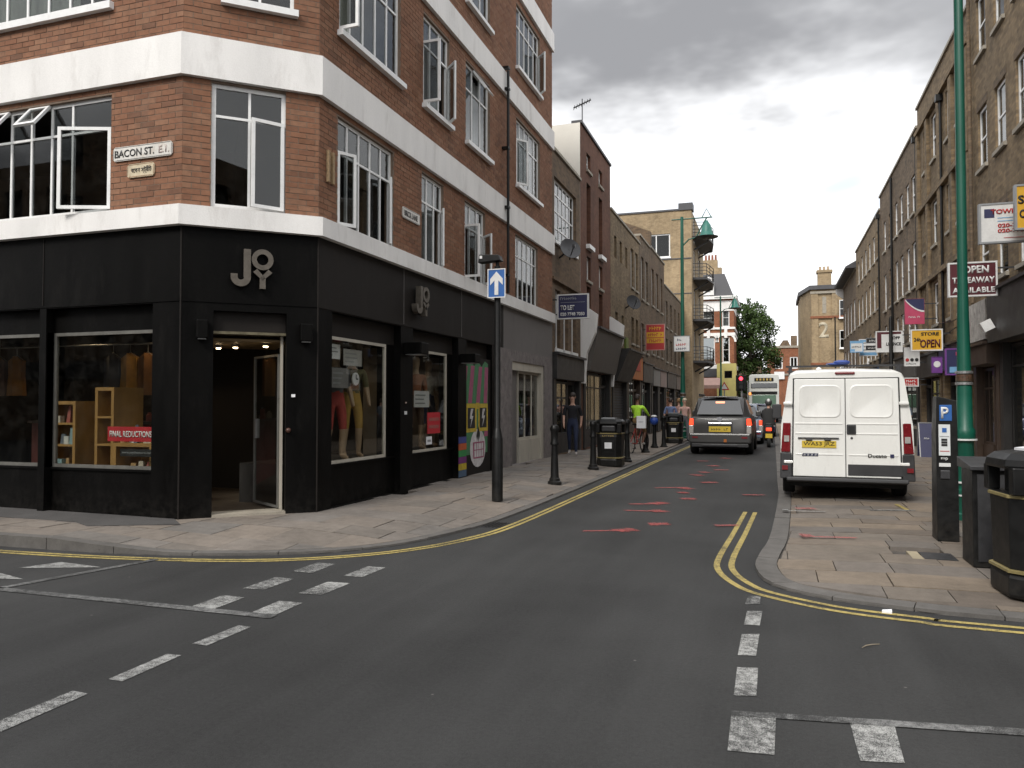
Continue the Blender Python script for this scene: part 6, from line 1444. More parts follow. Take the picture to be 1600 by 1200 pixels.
m_ = MB(); m_.box((0.03,-0.044,0.40),(0.84,-0.03,0.58)); m_.build('lower_panel', M_PLASTIC, van, bevel=0.006)
m_ = MB(); m_.box((0.015,-0.06,1.06),(0.155,-0.03,1.22)); h_ = m_.build('door_handle', M_PLASTIC, van, bevel=0.015); m_ = MB(); m_.box((0.04,-0.066,1.09),(0.13,-0.058,1.19)); m_.build('handle_cup', paint('handle_black',(0.01,0.01,0.01),0.4), h_)
m_ = MB(); m_.rings([[(0.09+0.02*math.cos(a),y,1.0+0.02*math.sin(a)) for a in [2*math.pi*j/12 for j in range(12)]] for y in (-0.03,-0.042)]); m_.build('lock', M_PLASTIC, van)
m_ = MB(); m_.box((-0.66,-0.05,0.84),(-0.14,-0.036,0.95)); np_ = m_.build('number_plate', M_NPLATE, van)
text('plate_lettering','WA53 JRZ',np_,(-0.40,-0.051,0.895),RX,UZ,0.47,0.075,M_INK,0.002,0.01)
m_ = MB(); m_.box((-0.72,-0.06,0.985),(-0.10,-0.03,1.005)); m_.build('plate_lamp_bar', M_PLASTIC, van)
for x in (-0.55,-0.27): m_ = MB(); m_.box((x-0.05,-0.075,0.955),(x+0.05,-0.03,0.985)); m_.build('plate_lamp', M_PLASTIC, van, bevel=0.008)
m_ = MB(); m_.prism([(-0.66,-0.038,0.70),(-0.42,-0.038,0.70),(-0.41,-0.038,0.745),(-0.65,-0.038,0.745)],(0,-0.006,0)); bd = m_.build('maker_badge', paint('badge_navy',(0.02,0.025,0.06),0.3), van)
for k in range(4): m_ = MB(); m_.prism([(-0.64+k*0.056,-0.0445,0.708),(-0.61+k*0.056,-0.0445,0.708),(-0.602+k*0.056,-0.0445,0.737),(-0.632+k*0.056,-0.0445,0.737)],(0,-0.002,0)); m_.build('badge_bar', M_CHROME, bd)
text('model_lettering','Ducato',van,(0.46,-0.046,0.725),RX,UZ,0.27,0.055,M_INK,0.003,0.02)
m_ = MB(); m_.box((0.645,-0.05,0.70),(0.70,-0.034,0.752)); m_.build('model_badge', S_NAVY, van)
m_ = MB(); m_.box((-0.15,-0.03,2.025),(0.15,0.04,2.07)); m_.build('high_brake_light', M_LAMP, van, bevel=0.02)
for y in (0.45,2.6): m_ = MB(); m_.box((-0.9,y-0.02,2.17),(0.9,y+0.02,2.20)); m_.box((-0.86,y-0.03,2.05),(-0.80,y+0.03,2.18)); m_.box((0.80,y-0.03,2.05),(0.86,y+0.03,2.18)); m_.build('roof_bar', M_DARKMETAL, van)
for s_ in (-1,1):
    wheel(van, s_*0.87, 0.95, 0.33, 0.2); wheel(van, s_*0.87, 3.95, 0.33, 0.2)
    m_ = MB(); m_.box((min(s_*1.02,s_*1.2),3.2,1.25),(max(s_*1.02,s_*1.2),3.28,1.55)); m_.build('door_mirror', M_PLASTIC, van, bevel=0.02)
m_ = MB(); m_.box((-0.6,1.2,0.02),(-0.62,1.3,0.03)); 
bb = thing('blue_roof_bundle', (1.0,14.1,LZR+2.2), 'folded blue sheet tied on the roof bars of the white van', 'bundle')
m_ = MB(); m_.ell((1.13,14.1,LZR+2.245),(0.14,0.25,0.045),10,6); m_.ell((1.0,14.12,LZR+2.22),(0.12,0.2,0.025),10,6); m_.build('folded_sheet', col('sheet_blue',(0.03,0.07,0.3)), bb, smooth=True)

def car(name, label, loc, rz, pc, s_=1.0, suv=True, lit=False, plate_=True):
    t = thing(name, loc, label, 'car', rz=rz or 1e-6)
    hw, H_ = (0.90,1.60) if suv else (0.84,1.50)
    zb, zs = (0.33,1.02) if suv else (0.25,0.92)
    def sec(y, zt, k=1.0, roof=None, zl=zb):
        rw = hw*0.74
        if roof is None: P = [(hw*k-0.05,zl),(hw*k,zl+0.2),(hw*k+0.01,zt-0.22),(hw*k-0.04,zt-0.03),(hw*k*0.8,zt),(0,zt+0.02)]
        else: P = [(hw*k-0.05,zl),(hw*k,zl+0.2),(hw*k+0.01,zs-0.12),(hw*k-0.05,zs),(rw+0.02,roof-0.1),(0,roof)]
        if roof is not None: P[4] = (rw,roof-0.05)
        return [(x*s_,y*s_,z*s_) for x,z in P]+[(-x*s_,y*s_,z*s_) for x,z in P[-2::-1]]
    m_ = MB(); m_.rings([sec(0.0,zs-0.04,0.86),sec(0.03,zs-0.01,0.92),sec(0.08,zs,0.965)]+[sec(0.12,0,0.985,zs+0.06),sec(0.40,0,1,H_-0.09),sec(0.52,0,1,H_-0.03),sec(0.8,0,1,H_),sec(2.1,0,1,H_-0.02),sec(3.0,0,1,zs+0.05)]+[sec(3.2,zs,1),sec(4.0,zs-0.14,0.97),sec(4.25,zs-0.35,0.86)])
    m_.build('body', pc, t, smooth=True)
    b = lambda nm,x0,x1,y0,y1,z0,z1,mt,par=None,bv=0.0: (lambda mm: (mm.box((x0*s_,y0*s_,z0*s_),(x1*s_,y1*s_,z1*s_)), mm.build(nm, mt, par or t, bevel=bv))[1])(MB())
    # rear window lies on the tailgate slope
    m_ = MB(); z0,z1 = zs+0.07,H_-0.12; yz = lambda z: 0.02+(z-zs)*(0.42/(H_-zs))-0.035
    q = [(-0.68,z0),(0.68,z0),(0.56,z1),(-0.56,z1)]; m_.rings([[(x*s_,yz(z)*s_,z*s_) for x,z in q],[(x*s_,(yz(z)+0.06)*s_,z*s_) for x,z in q]]); m_.build('rear_window', M_CGLASS, t, bevel=0.02)
    m_ = MB(); q = [(-0.50,H_-0.05),(0.50,H_-0.05),(0.5,H_-0.02),(-0.5,H_-0.02)]; m_.rings([[(x*s_,0.30*s_,z*s_) for x,z in q],[(x*s_,0.5*s_,z*s_) for x,z in q]]); m_.build('roof_spoiler', pc, t, bevel=0.01)
    b('high_brake_light',-0.13,0.13,0.255,0.29,H_-0.21,H_-0.155,M_BRAKE2 if lit else M_LAMP)
    for sx in (-1,1):
        m_ = MB(); q = [(hw*0.985,zs-0.22),(hw*0.84,zs-0.22),(hw*0.84,zs-0.04),(hw*0.95,zs-0.04)]
        m_.rings([[(sx*x*s_,-0.012*s_,z*s_) for x,z in q],[(sx*(x+0.02)*s_,0.14*s_,z*s_) for x,z in q]]); m_.build('tail_light', (M_BRAKE if lit else M_LAMP), t, bevel=0.012)
        m_ = MB(); q = [(hw*0.985,zs-0.44),(hw*0.84,zs-0.44),(hw*0.84,zs-0.23),(hw*0.985,zs-0.23)]
        m_.rings([[(sx*x*s_,-0.010*s_,z*s_) for x,z in q],[(sx*(x+0.02)*s_,0.14*s_,z*s_) for x,z in q]]); m_.build('reversing_light', M_LAMPC, t, bevel=0.012)
        m_ = MB(); z0,z1 = zs+0.06,H_-0.12
        q = [(0.62,z0),(2.75,z0),(2.1,z1),(0.75,z1)]; fx = lambda z: hw-0.05-(z-zs)*((hw*0.26-0.05)/(H_-zs-0.05))+0.004
        m_.rings([[(sx*fx(z)*s_,y*s_,z*s_) for y,z in q],[(sx*(fx(z)+0.012)*s_,y*s_,z*s_) for y,z in q]]); m_.build('side_window', M_CGLASS, t)
        b('door_mirror',min(sx*(hw+0.02),sx*(hw+0.18)),max(sx*(hw+0.02),sx*(hw+0.18)),2.55,2.65,zs,zs+0.16,pc,None,0.03)
        wheel(t, sx*(hw-0.1)*s_, 0.75*s_, (0.34 if suv else 0.3)*s_, 0.22*s_); wheel(t, sx*(hw-0.1)*s_, 3.35*s_, (0.34 if suv else 0.3)*s_, 0.22*s_)
        if suv: b('roof_rail',min(sx*0.62,sx*0.66),max(sx*0.62,sx*0.66),0.6,2.2,H_-0.02,H_+0.06,M_DARKMETAL,None,0.01)
        b('bumper_reflector',min(sx*0.62,sx*0.78),max(sx*0.62,sx*0.78),-0.125,-0.1,zb+0.12,zb+0.17,M_LAMP)
    b('rear_bumper',-hw*0.98,hw*0.98,-0.11,0.25,zb-0.02,zb+0.26,pc,None,0.05); b('lower_valance',-hw*0.9,hw*0.9,-0.08,0.4,zb-0.12,zb-0.02,M_PLASTIC,None,0.02)
    b('skid_plate',-0.5,0.5,-0.1,0.0,zb-0.10,zb-0.04,M_DARKMETAL,None,0.01)
    b('underbody',-0.7,0.7,0.1,4.0,0.17,zb,paint('underseal',(0.008,0.008,0.008),0.9))
    b('plate_recess',-0.36,0.36,-0.02,0.02,zs-0.44,zs-0.12,M_PLASTIC,None,0.01)
    b('trim_bar',-0.34,0.34,-0.045,-0.015,zs-0.205,zs-0.15,M_CHROME,None,0.008)
    n_ = b('number_plate',-0.31,0.31,-0.035,-0.02,zs-0.40,zs-0.25,M_NPLATE)
    if plate_: blur_print(n_,(0,-0.037*s_,(zs-0.325)*s_),0.5*s_,0.075*s_,paint('plate_ink',(0.10,0.08,0.02),0.5),7)
    m_ = MB(); m_.rings([[(x*s_,y*s_,z*s_) for x,z in ((-0.07,zs-0.10),(0.0,zs-0.135),(0.07,zs-0.10),(0.07,zs-0.02),(0,zs+0.01),(-0.07,zs-0.02))] for y in (-0.035,-0.01)]); m_.build('maker_badge', M_CHROME, t)
    b('towing_eye',0.12,0.2,-0.13,-0.1,zb+0.02,zb+0.1,paint('amber_lens',(0.4,0.12,0.02),0.4))
    return t
car('dark_suv', 'dark grey off-road car with its brake lights on, waiting in the lane', (-1.56,25.4,0), R(-1.0), paint('dark_grey_car_paint',(0.042,0.041,0.040),0.5,0.08,3,metal=0.0,coat=0.15), 1.08, True, True).scale = (1,1,1.09)
car('silver_hatchback', 'pale blue-grey car queueing directly in front of the dark car', (-1.25,32.5,0), R(-0.5), paint('pale_blue_car_paint',(0.16,0.19,0.24),0.35,0.08,3,metal=0.4,coat=0.6), 1.1, False, True)
car('far_blue_car', 'dark blue car farther up the queue', (-0.75,39.5,0), R(-0.5), paint('blue_car_paint',(0.03,0.035,0.10),0.35,0.08,3,metal=0.3,coat=0.6), 1.1, False, True)

# bus seen head-on at the junction
bus = thing('white_bus', (-0.6,71.5,0), 'white bus with a green windscreen facing down the lane at the junction', 'bus')
m_ = MB(); m_.rings([[(x-0.6,71.5+y,z) for x,z in rrect(-1.25,1.25,0.35,4.25,0.22)] for y in (0.0,9.5)]); m_.build('body', paint('bus_white',(0.6,0.61,0.58),0.4,0.06,2), bus, bevel=0.05)
for nm,x0,x1,z0,z1,mt in (('windscreen',-1.0,1.0,1.35,2.45,paint('green_tinted_screen',(0.10,0.17,0.12),0.15,0.2,1)),('upper_screen',-1.1,1.1,3.05,3.5,M_CGLASS),('destination_blind',-0.8,0.8,3.65,3.95,M_BLKMETAL),('grille',-0.9,0.9,0.5,0.95,M_PLASTIC),('dark_band',-1.1,1.1,2.5,2.75,M_BLKMETAL)):
    m_ = MB(); m_.box((-0.6+x0,71.44,z0),(-0.6+x1,71.52,z1)); m_.build(nm, mt, bus, bevel=0.03)
for x in (-1.0,1.0): m_ = MB(); m_.box((-0.6+x-0.14,71.43,1.0),(-0.6+x+0.14,71.52,1.2)); m_.build('headlight', M_LAMPC, bus)
m_ = MB(); m_.box((-1.88,71.42,2.45),(-1.68,71.5,2.65)); m_.build('indicator', emit('amber_indicator',(1,0.3,0.06),2.0), bus)
for k in range(5): m_ = MB(); m_.box((-0.6-0.65+k*0.28,71.435,3.7),(-0.6-0.5+k*0.28,71.445,3.9)); m_.build('blind_figure', M_GOLDL, bus)
for x in (-1.05,1.05):
    for y in (2.2,7.2): wheel(bus, -0.6+x, 71.5+y, 0.48, 0.3)

# ---------------------------------------------------------------- people
SKIN = paint('skin', (0.52,0.31,0.23), 0.55, 0.06, 9)
SKIN2 = paint('darker_skin', (0.20,0.10,0.065), 0.55, 0.06, 9)
def skin_body(name, J, E, rad, regions, parent, sub=2):
    """continuous surface grown over a jointed skeleton; each face takes the cloth of the nearest bone"""
    names = list(J); idx = {k:i for i,k in enumerate(names)}
    me = bpy.data.meshes.new(name); me.from_pydata([J[k] for k in names],[(idx[a],idx[b]) for a,b,_ in E],[])
    o = bpy.data.objects.new(name, me); COL.objects.link(o)
    md = o.modifiers.new('skin','SKIN'); md.use_smooth_shade = True; md.branch_smoothing = 0.4
    sk = me.skin_vertices[0].data
    for k in names:
        r = rad[k]; sk[idx[k]].radius = r if isinstance(r, tuple) else (r,r); sk[idx[k]].use_root = (k == 'pelvis')
    sm = o.modifiers.new('sub','SUBSURF'); sm.levels = sub; sm.render_levels = sub
    bpy.context.view_layer.update()
    nm = bpy.data.meshes.new_from_object(o.evaluated_get(bpy.context.evaluated_depsgraph_get()))
    bpy.data.objects.remove(o)
    mats = []; nm.materials.clear()
    for _,_,r in E:
        m_ = regions[r]
        if m_ not in mats: mats.append(m_)
    for m_ in mats: nm.materials.append(m_)
    segs = [(V(J[a]),V(J[b]),mats.index(regions[r])) for a,b,r in E]
    for p in nm.polygons:
        c = p.center; best = 1e9
        for a,b,mi in segs:
            ab = b-a; t_ = max(0,min(1,(c-a).dot(ab)/max(ab.length_squared,1e-9))); d = (a+ab*t_-c).length
            if d < best: best = d; p.material_index = mi
        p.use_smooth = True
    ob = bpy.data.objects.new(name, nm); link(ob, parent); return ob
def person(label, loc, rz, top, legs, skin=SKIN, hair=(0.03,0.02,0.015), pose='walk', stride=0.22, short=True, shoe=None, s_=1.0, name='person', cat='person', hairless=False, fingers=True, sleeve=None):
    t = thing(name, loc, label, cat, rz=rz or 1e-6); t.scale = (s_,s_,s_)
    st = stride; sh = shoe or paint('dark_shoe',(0.02,0.02,0.02),0.5)
    J = {'pelvis':(0,0,0.95),'waist':(0,0,1.08),'chest':(0,-0.01,1.30),'neck0':(0,0,1.45),'neck':(0,-0.015,1.53),'head0':(0,-0.025,1.61),'head1':(0,-0.03,1.72),'head2':(0,-0.02,1.79)}
    rad = {'pelvis':(0.15,0.11),'waist':(0.14,0.10),'chest':(0.165,0.115),'neck0':(0.09,0.075),'neck':0.055,'head0':(0.07,0.085),'head1':(0.078,0.098),'head2':(0.05,0.06)}
    E = [('pelvis','waist','legs'),('waist','chest','top'),('chest','neck0','top'),('neck0','neck','skin'),('neck','head0','skin'),('head0','head1','skin'),('head1','head2','skin')]
    for s,sg in (('l',-1),('r',1)):
        f_ = st*sg
        if pose == 'sit': hip,kn,an,to = (sg*0.10,0,0.92),(sg*0.12,-0.42,0.90),(sg*0.12,-0.44,0.48),(sg*0.13,-0.60,0.43)
        elif pose == 'ride': hip,kn,an,to = (sg*0.10,0,0.92),(sg*0.13,-0.32,0.70+0.1*sg),(sg*0.12,-0.12,0.34+0.1*sg),(sg*0.12,-0.28,0.30+0.1*sg)
        else: hip,kn,an,to = (sg*0.10,0,0.90),(sg*0.105,-f_*0.55-0.03,0.50),(sg*0.11,-f_+0.04,0.09+0.05*(f_ < 0)),(sg*0.125,-f_-0.14,0.04)
        he = (an[0],an[1]+0.05,an[2]-0.04)
        J.update({'hip'+s:hip,'kn'+s:kn,'an'+s:an,'to'+s:to}); rad.update({'hip'+s:(0.095,0.095),'kn'+s:0.062,'an'+s:0.042,'to'+s:(0.045,0.03)})
        E += [('pelvis','hip'+s,'legs'),('hip'+s,'kn'+s,'legs'),('kn'+s,'an'+s,'shin'),('an'+s,'to'+s,'shoe')]
        sho = (sg*0.185,0,1.42)
        if pose == 'ride': el,wr,ha = (sg*0.24,-0.22,1.22),(sg*0.22,-0.42,1.12),(sg*0.215,-0.50,1.10)
        elif pose == 'sit': el,wr,ha = (sg*0.24,-0.08,1.16),(sg*0.18,-0.30,1.05),(sg*0.16,-0.38,1.03)
        elif pose == 'stiff': el,wr,ha = (sg*0.25,0.02,1.16),(sg*0.27,-0.05,0.92),(sg*0.275,-0.07,0.84)
        else: el,wr,ha = (sg*0.255,f_*0.35+0.03,1.15),(sg*0.235,f_*0.75-0.06,0.93),(sg*0.225,f_*0.85-0.09,0.85)
        J.update({'sh'+s:sho,'el'+s:el,'wr'+s:wr,'ha'+s:ha}); rad.update({'sh'+s:0.068,'el'+s:0.046,'wr'+s:0.032,'ha'+s:(0.042,0.022)})
        E += [('chest','sh'+s,'top'),('sh'+s,'el'+s,'top' if 1 else 'skin'),('el'+s,'wr'+s,'fore'),('wr'+s,'ha'+s,'skin')]
        if fingers:
            hv = (V(ha)-V(wr)).normalized(); sd = V((0,1,0))-hv*hv.y; sd.normalize(); pl_ = hv.cross(sd)
            for k in range(4):
                b0 = V(ha)+sd*(0.03-k*0.02); L_ = (0.065,0.075,0.07,0.055)[k]
                m0 = b0+hv*L_*0.6; e0 = m0+(hv*0.8+pl_*sg*-0.5)*L_*0.5
                J.update({'f%d%s'%(k,s):tuple(m0),'g%d%s'%(k,s):tuple(e0)}); rad.update({'f%d%s'%(k,s):0.0095,'g%d%s'%(k,s):0.0085}); E += [('ha'+s,'f%d%s'%(k,s),'skin'),('f%d%s'%(k,s),'g%d%s'%(k,s),'skin')]
            th = V(wr).lerp(V(ha),0.55)-sd*0.045+hv*0.02; te = th+hv*0.05-sd*0.012
            J.update({'th'+s:tuple(th),'te'+s:tuple(te)}); rad.update({'th'+s:0.012,'te'+s:0.0095}); E += [('ha'+s,'th'+s,'skin'),('th'+s,'te'+s,'skin')]
    reg = {'skin':skin,'top':top,'legs':legs,'shin':skin if sleeve == 'shorts' else legs,'shoe':sh,'fore':skin if short else top}
    skin_body('body', J, E, rad, reg, t)
    if not hairless:
        m_ = MB(); rg = []
        for k in range(6):
            a = math.pi/2*k/5*1.15; rg.append([(0.092*math.sin(a+0.08)*math.cos(q),-0.015+0.112*math.sin(a+0.08)*math.sin(q)+(0.012 if math.sin(q) > 0 else 0.0),1.725+0.105*math.cos(a)-(0.05 if math.sin(q) > 0.2 and k > 3 else 0)) for q in [2*math.pi*j/14 for j in range(14)]])
        m_.rings(rg); m_.build('hair', paint('hair%.3f'%hair[0],hair,0.6,0.2,30), t, smooth='all')
        for sx in (-1,1):
            m_ = MB(); m_.ell((sx*0.032,-0.118,1.695),(0.013,0.008,0.009),8,5); m_.build('eye', M_INK, t, smooth=True)
            m_ = MB(); m_.ell((sx*0.088,-0.015,1.68),(0.012,0.022,0.034),8,6); m_.build('ear', skin, t, smooth=True)
        m_ = MB(); m_.rings([[(-0.013,-0.118,1.66),(0.013,-0.118,1.66),(0.0,-0.105,1.655)],[(-0.016,-0.140,1.655),(0.016,-0.140,1.655),(0.0,-0.12,1.645)],[(-0.006,-0.118,1.70),(0.006,-0.118,1.70),(0,-0.105,1.70)]][::1]); m_.build('nose', skin, t)
        m_ = MB(); m_.ell((0,-0.110,1.625),(0.024,0.008,0.006),8,5); m_.build('mouth', paint('lips',(0.3,0.10,0.08),0.5), t, smooth=True)
    return t
cl = lambda n,c: paint(n,c,0.85,0.16,9)
TEE, JEAN = cl('black_cotton',(0.013,0.013,0.017)), cl('dark_denim',(0.018,0.026,0.06))
person('person in a black T-shirt and dark jeans walking along the left pavement', (-5.45,21.75,0.125), R(8), TEE, JEAN, stride=0.17, shoe=cl('grey_trainer',(0.35,0.32,0.30)), s_=1.0)
person('person in a blue shirt walking past the far litter bin', (-4.05,33.2,0.06), R(175), cl('blue_cotton',(0.13,0.17,0.30)), JEAN, stride=0.15)
person('person in a dusty pink top walking beside the blue shirt', (-3.85,34.6,0.06), R(190), cl('dusty_pink',(0.34,0.20,0.18)), cl('brown_trousers',(0.10,0.06,0.04)), hair=(0.25,0.15,0.07), stride=0.15)
person('person with fair hair in a pale pink top next to the dark car', (-3.45,33.0,0.05), R(20), cl('pale_pink',(0.48,0.30,0.26)), cl('grey_trousers',(0.09,0.09,0.1)), hair=(0.45,0.38,0.28), stride=0.1)
person('person in a pale blue shirt standing at the shops beyond the van', (4.62,31.4,LZR), R(200), cl('pale_blue_cotton',(0.17,0.21,0.27)), cl('grey_trousers',(0.09,0.09,0.1)), stride=0.08)
# rider in the hi-vis vest with the bicycle
HV = paint('hi_vis_yellow', (0.42,0.75,0.05), 0.7, 0.15, 12)
cyc = person('person in a yellow-green hi-vis vest and shorts astride the bicycle', (-4.02,24.45,0.16), R(165), HV, cl('khaki_cotton',(0.24,0.15,0.07)), skin=SKIN2, pose='ride', short=False, sleeve='shorts', shoe=cl('white_trainer',(0.5,0.5,0.48)), s_=0.97)
def bicycle(label, loc, rz):
    t = thing('bicycle', loc, label, 'bicycle', rz=rz)
    for y in (-0.52,0.52):
        m_ = MB(); n = 24; rr = 0.33; rg = []
        for j in range(n+1):
            a = 2*math.pi*j/n; c = V((0,y+rr*math.cos(a),0.34+rr*math.sin(a))); o_ = V((0,math.cos(a),math.sin(a))); rg.append([c+o_*0.018*math.cos(q)+V((1,0,0))*0.018*math.sin(q) for q in [2*math.pi*k/6 for k in range(6)]])
        m_.rings(rg,cap=False); w_ = m_.build('wheel', M_TYRE, t, smooth=True)
        m_ = MB()
        for k in range(10): a = 2*math.pi*k/10; m_.tube([(0.02*(-1)**k,y,0.34),(0,y+0.31*math.cos(a),0.34+0.31*math.sin(a))],0.003,4)
        m_.tube([(-0.05,y,0.34),(0.05,y,0.34)],0.02,8); m_.build('spokes', M_GALV, w_)
    m_ = MB(); bb_,st_,hd,ft,rr_ = (0,0.05,0.30),(0,0.17,0.78),(0,-0.36,0.82),(0,-0.52,0.34),(0,0.52,0.34)
    for a,b in ((bb_,st_),(bb_,hd),(st_,hd),(bb_,rr_),(st_,rr_),(hd,ft)): m_.tube([a,b],0.018,8)
    m_.build('frame', paint('bicycle_red',(0.30,0.03,0.02),0.4), t)
    m_ = MB(); m_.tube([(0,0.17,0.76),(0,0.20,0.90)],0.013,8); m_.ell((0,0.22,0.92),(0.07,0.13,0.035),10,6); m_.build('saddle', M_BLKMETAL, t, smooth=True)
    m_ = MB(); m_.tube([(0,-0.36,0.82),(0,-0.40,1.02)],0.013,8); m_.tube([(-0.26,-0.40,1.04),(-0.1,-0.43,1.02),(0.1,-0.43,1.02),(0.26,-0.40,1.04)],0.013,8); m_.build('handlebar', M_DARKMETAL, t)
    m_ = MB(); m_.tube([(-0.09,0.05,0.30),(0.09,0.05,0.30)],0.012,6); m_.tube([(0.08,0.05,0.30),(0.08,-0.02,0.15)],0.012,6); m_.tube([(-0.08,0.05,0.30),(-0.08,0.12,0.45)],0.012,6); m_.box((0.07,-0.06,0.135),(0.16,0.02,0.155)); m_.box((-0.16,0.08,0.445),(-0.07,0.16,0.465)); m_.build('cranks', M_DARKMETAL, t)
    return t
bicycle('red-framed bicycle under the hi-vis rider on the left pavement', (-4.02,24.45,0.062), R(165))
dl_ = thing('delivery_box', (-3.86,24.0,1.0), 'white card box carried behind the hi-vis rider', 'box'); m_ = MB(); m_.box((-3.98,24.03,0.86),(-3.70,24.22,1.24)); m_.build('carton', M_PAPER, dl_, bevel=0.008); blur_print(dl_,(-3.84,24.028,1.06),0.15,0.05,S_GREY,5)
# scooter and rider in the queue
sc = thing('scooter', (-0.10,30.4,0), 'motor scooter with red tail light and yellow plate beside the queue', 'scooter', rz=R(1))
for y in (0.0,-1.25): 
    m_ = MB(); n = 18; m_.rings([[(k,-y+q*math.cos(2*math.pi*j/n),0.24+q*math.sin(2*math.pi*j/n)) for j in range(n)] for q,k in ((0.12,-0.05),(0.22,-0.06),(0.24,-0.03),(0.24,0.03),(0.22,0.06),(0.12,0.05))]); m_.build('wheel', M_TYRE, sc, smooth=True)
m_ = MB(); m_.rings([[(x*w_,y,z0+z) for x,z in rrect(-0.5,0.5,0,hh,hh*0.35,3)] for y,w_,z0,hh in ((-0.18,0.16,0.55,0.22),(0.0,0.30,0.42,0.42),(0.5,0.34,0.38,0.42),(0.7,0.30,0.22,0.16),(1.0,0.30,0.22,0.14),(1.12,0.36,0.25,0.7),(1.22,0.2,0.5,0.45))]); m_.build('bodywork', cl('scooter_black',(0.02,0.02,0.022)), sc, smooth=True)
m_ = MB(); m_.box((-0.12,0.0,0.82),(0.12,0.62,0.90)); m_.build('seat', M_BLKMETAL, sc, bevel=0.03)
m_ = MB(); m_.tube([(0,1.2,0.9),(0,1.1,1.05)],0.03,8); m_.tube([(-0.33,1.05,1.08),(0.33,1.05,1.08)],0.016,8); m_.build('handlebar', M_DARKMETAL, sc)
m_ = MB(); m_.box((-0.10,-0.21,0.62),(0.10,-0.15,0.74)); m_.build('tail_light', M_BRAKE, sc, bevel=0.02)
m_ = MB(); m_.box((-0.12,-0.24,0.36),(0.12,-0.22,0.52)); m_.build('number_plate', M_NPLATE, sc)
rd = person('rider in a dark jacket and pale helmet sitting on the scooter', (-0.10,30.75,0.0-0.04), R(181), cl('dark_jacket',(0.025,0.025,0.025)), cl('black_trousers',(0.02,0.02,0.02)), pose='ride', short=False, hairless=True)
m_ = MB(); m_.ell((0,-0.02,1.72),(0.13,0.15,0.145),14,10); m_.build('helmet', cl('helmet_grey',(0.05,0.05,0.05)), rd, smooth=True)
m_ = MB(); m_.ell((0,0.06,1.78),(0.07,0.08,0.08),10,8); m_.build('helmet_patch', S_WHITE, rd, smooth=True)
m_ = MB(); m_.rings([[(0.24*math.cos(q)*k,0.12*k2*math.sin(q)+0.0,z) for q in [2*math.pi*j/12 for j in range(12)]] for z,k,k2 in ((0.85,1.0,1.3),(1.1,0.95,1.15),(1.35,1.0,1.1),(1.5,0.55,0.8))]); m_.build('jacket', cl('dark_jacket',(0.025,0.025,0.025)), rd, smooth=True)

# ---------------------------------------------------------------- tree at the end of the lane
def m_leaf(name, c):
    t = NT(name); r = t.n('ShaderNodeNewGeometry').outputs['Random Per Island']
    t.base(t.mix(r, tuple(x*0.6 for x in c), tuple(x*1.4 for x in c))); t.setp(0.6, spec=0.3)
    t.b.inputs['Transmission Weight'].default_value = 0.0
    MATS[name] = t.m; return t.m
tr = thing('plane_tree', (-2.4,86,0), 'tall full green tree behind the traffic light', 'tree')
rnd = random.Random(3)
m_ = MB(); m_.tube([(-2.4,86,0),(-2.35,86,2),(-2.2,86,4),(-2.1,86,7),(-2.0,86,10)],[0.35,0.28,0.24,0.18,0.08],10); limbs = []
for k in range(14):
    a = rnd.uniform(0,2*math.pi); z = rnd.uniform(3,9); L_ = rnd.uniform(1.6,3.4); p0 = V((-2.2,86,z)); p1 = p0+V((math.cos(a)*L_*0.5,math.sin(a)*L_*0.5,L_*0.35)); p2 = p0+V((math.cos(a)*L_,math.sin(a)*L_,L_*0.5)); m_.tube([p0,p1,p2],[0.1,0.07,0.03],6)
m_.build('trunk', paint('bark',(0.06,0.05,0.04),0.9,0.3,6), tr)
m_ = MB(); clumps = []
for k in range(210):
    while True:
        p = V((rnd.uniform(-1,1),rnd.uniform(-1,1),rnd.uniform(-1,1)))
        if 0.25 < p.length < 1: break
    clumps.append((V((-2.05,86,7.4))+V((p.x*3.0*(1.0-0.2*max(0,p.z)),p.y*3.0,p.z*5.2)), rnd.uniform(0.4,0.8)))
for k in range(40):
    a = rnd.uniform(-1,1); clumps.append((V((-2.5+a*2.2,86+rnd.uniform(-1.5,1.5),rnd.uniform(11.0,13.0)-abs(a)*1.2)), rnd.uniform(0.2,0.4)))
for c,r_ in clumps:
    for q in range(int(75*r_/0.5)):
        d = V((rnd.gauss(0,1),rnd.gauss(0,1),rnd.gauss(0,1))).normalized()*r_*rnd.uniform(0.5,1.05); p = c+d
        u = V((rnd.gauss(0,1),rnd.gauss(0,1),rnd.gauss(0,0.6))).normalized(); v = u.cross(V((rnd.gauss(0,1),rnd.gauss(0,1),rnd.gauss(0,1)))).normalized(); s_ = rnd.uniform(0.07,0.13)
        m_.face(p-u*s_*1.3,p+v*s_*0.7,p+u*s_*1.3,p-v*s_*0.7)
m_.build('crown', m_leaf('leaf_green',(0.055,0.095,0.025)), tr)

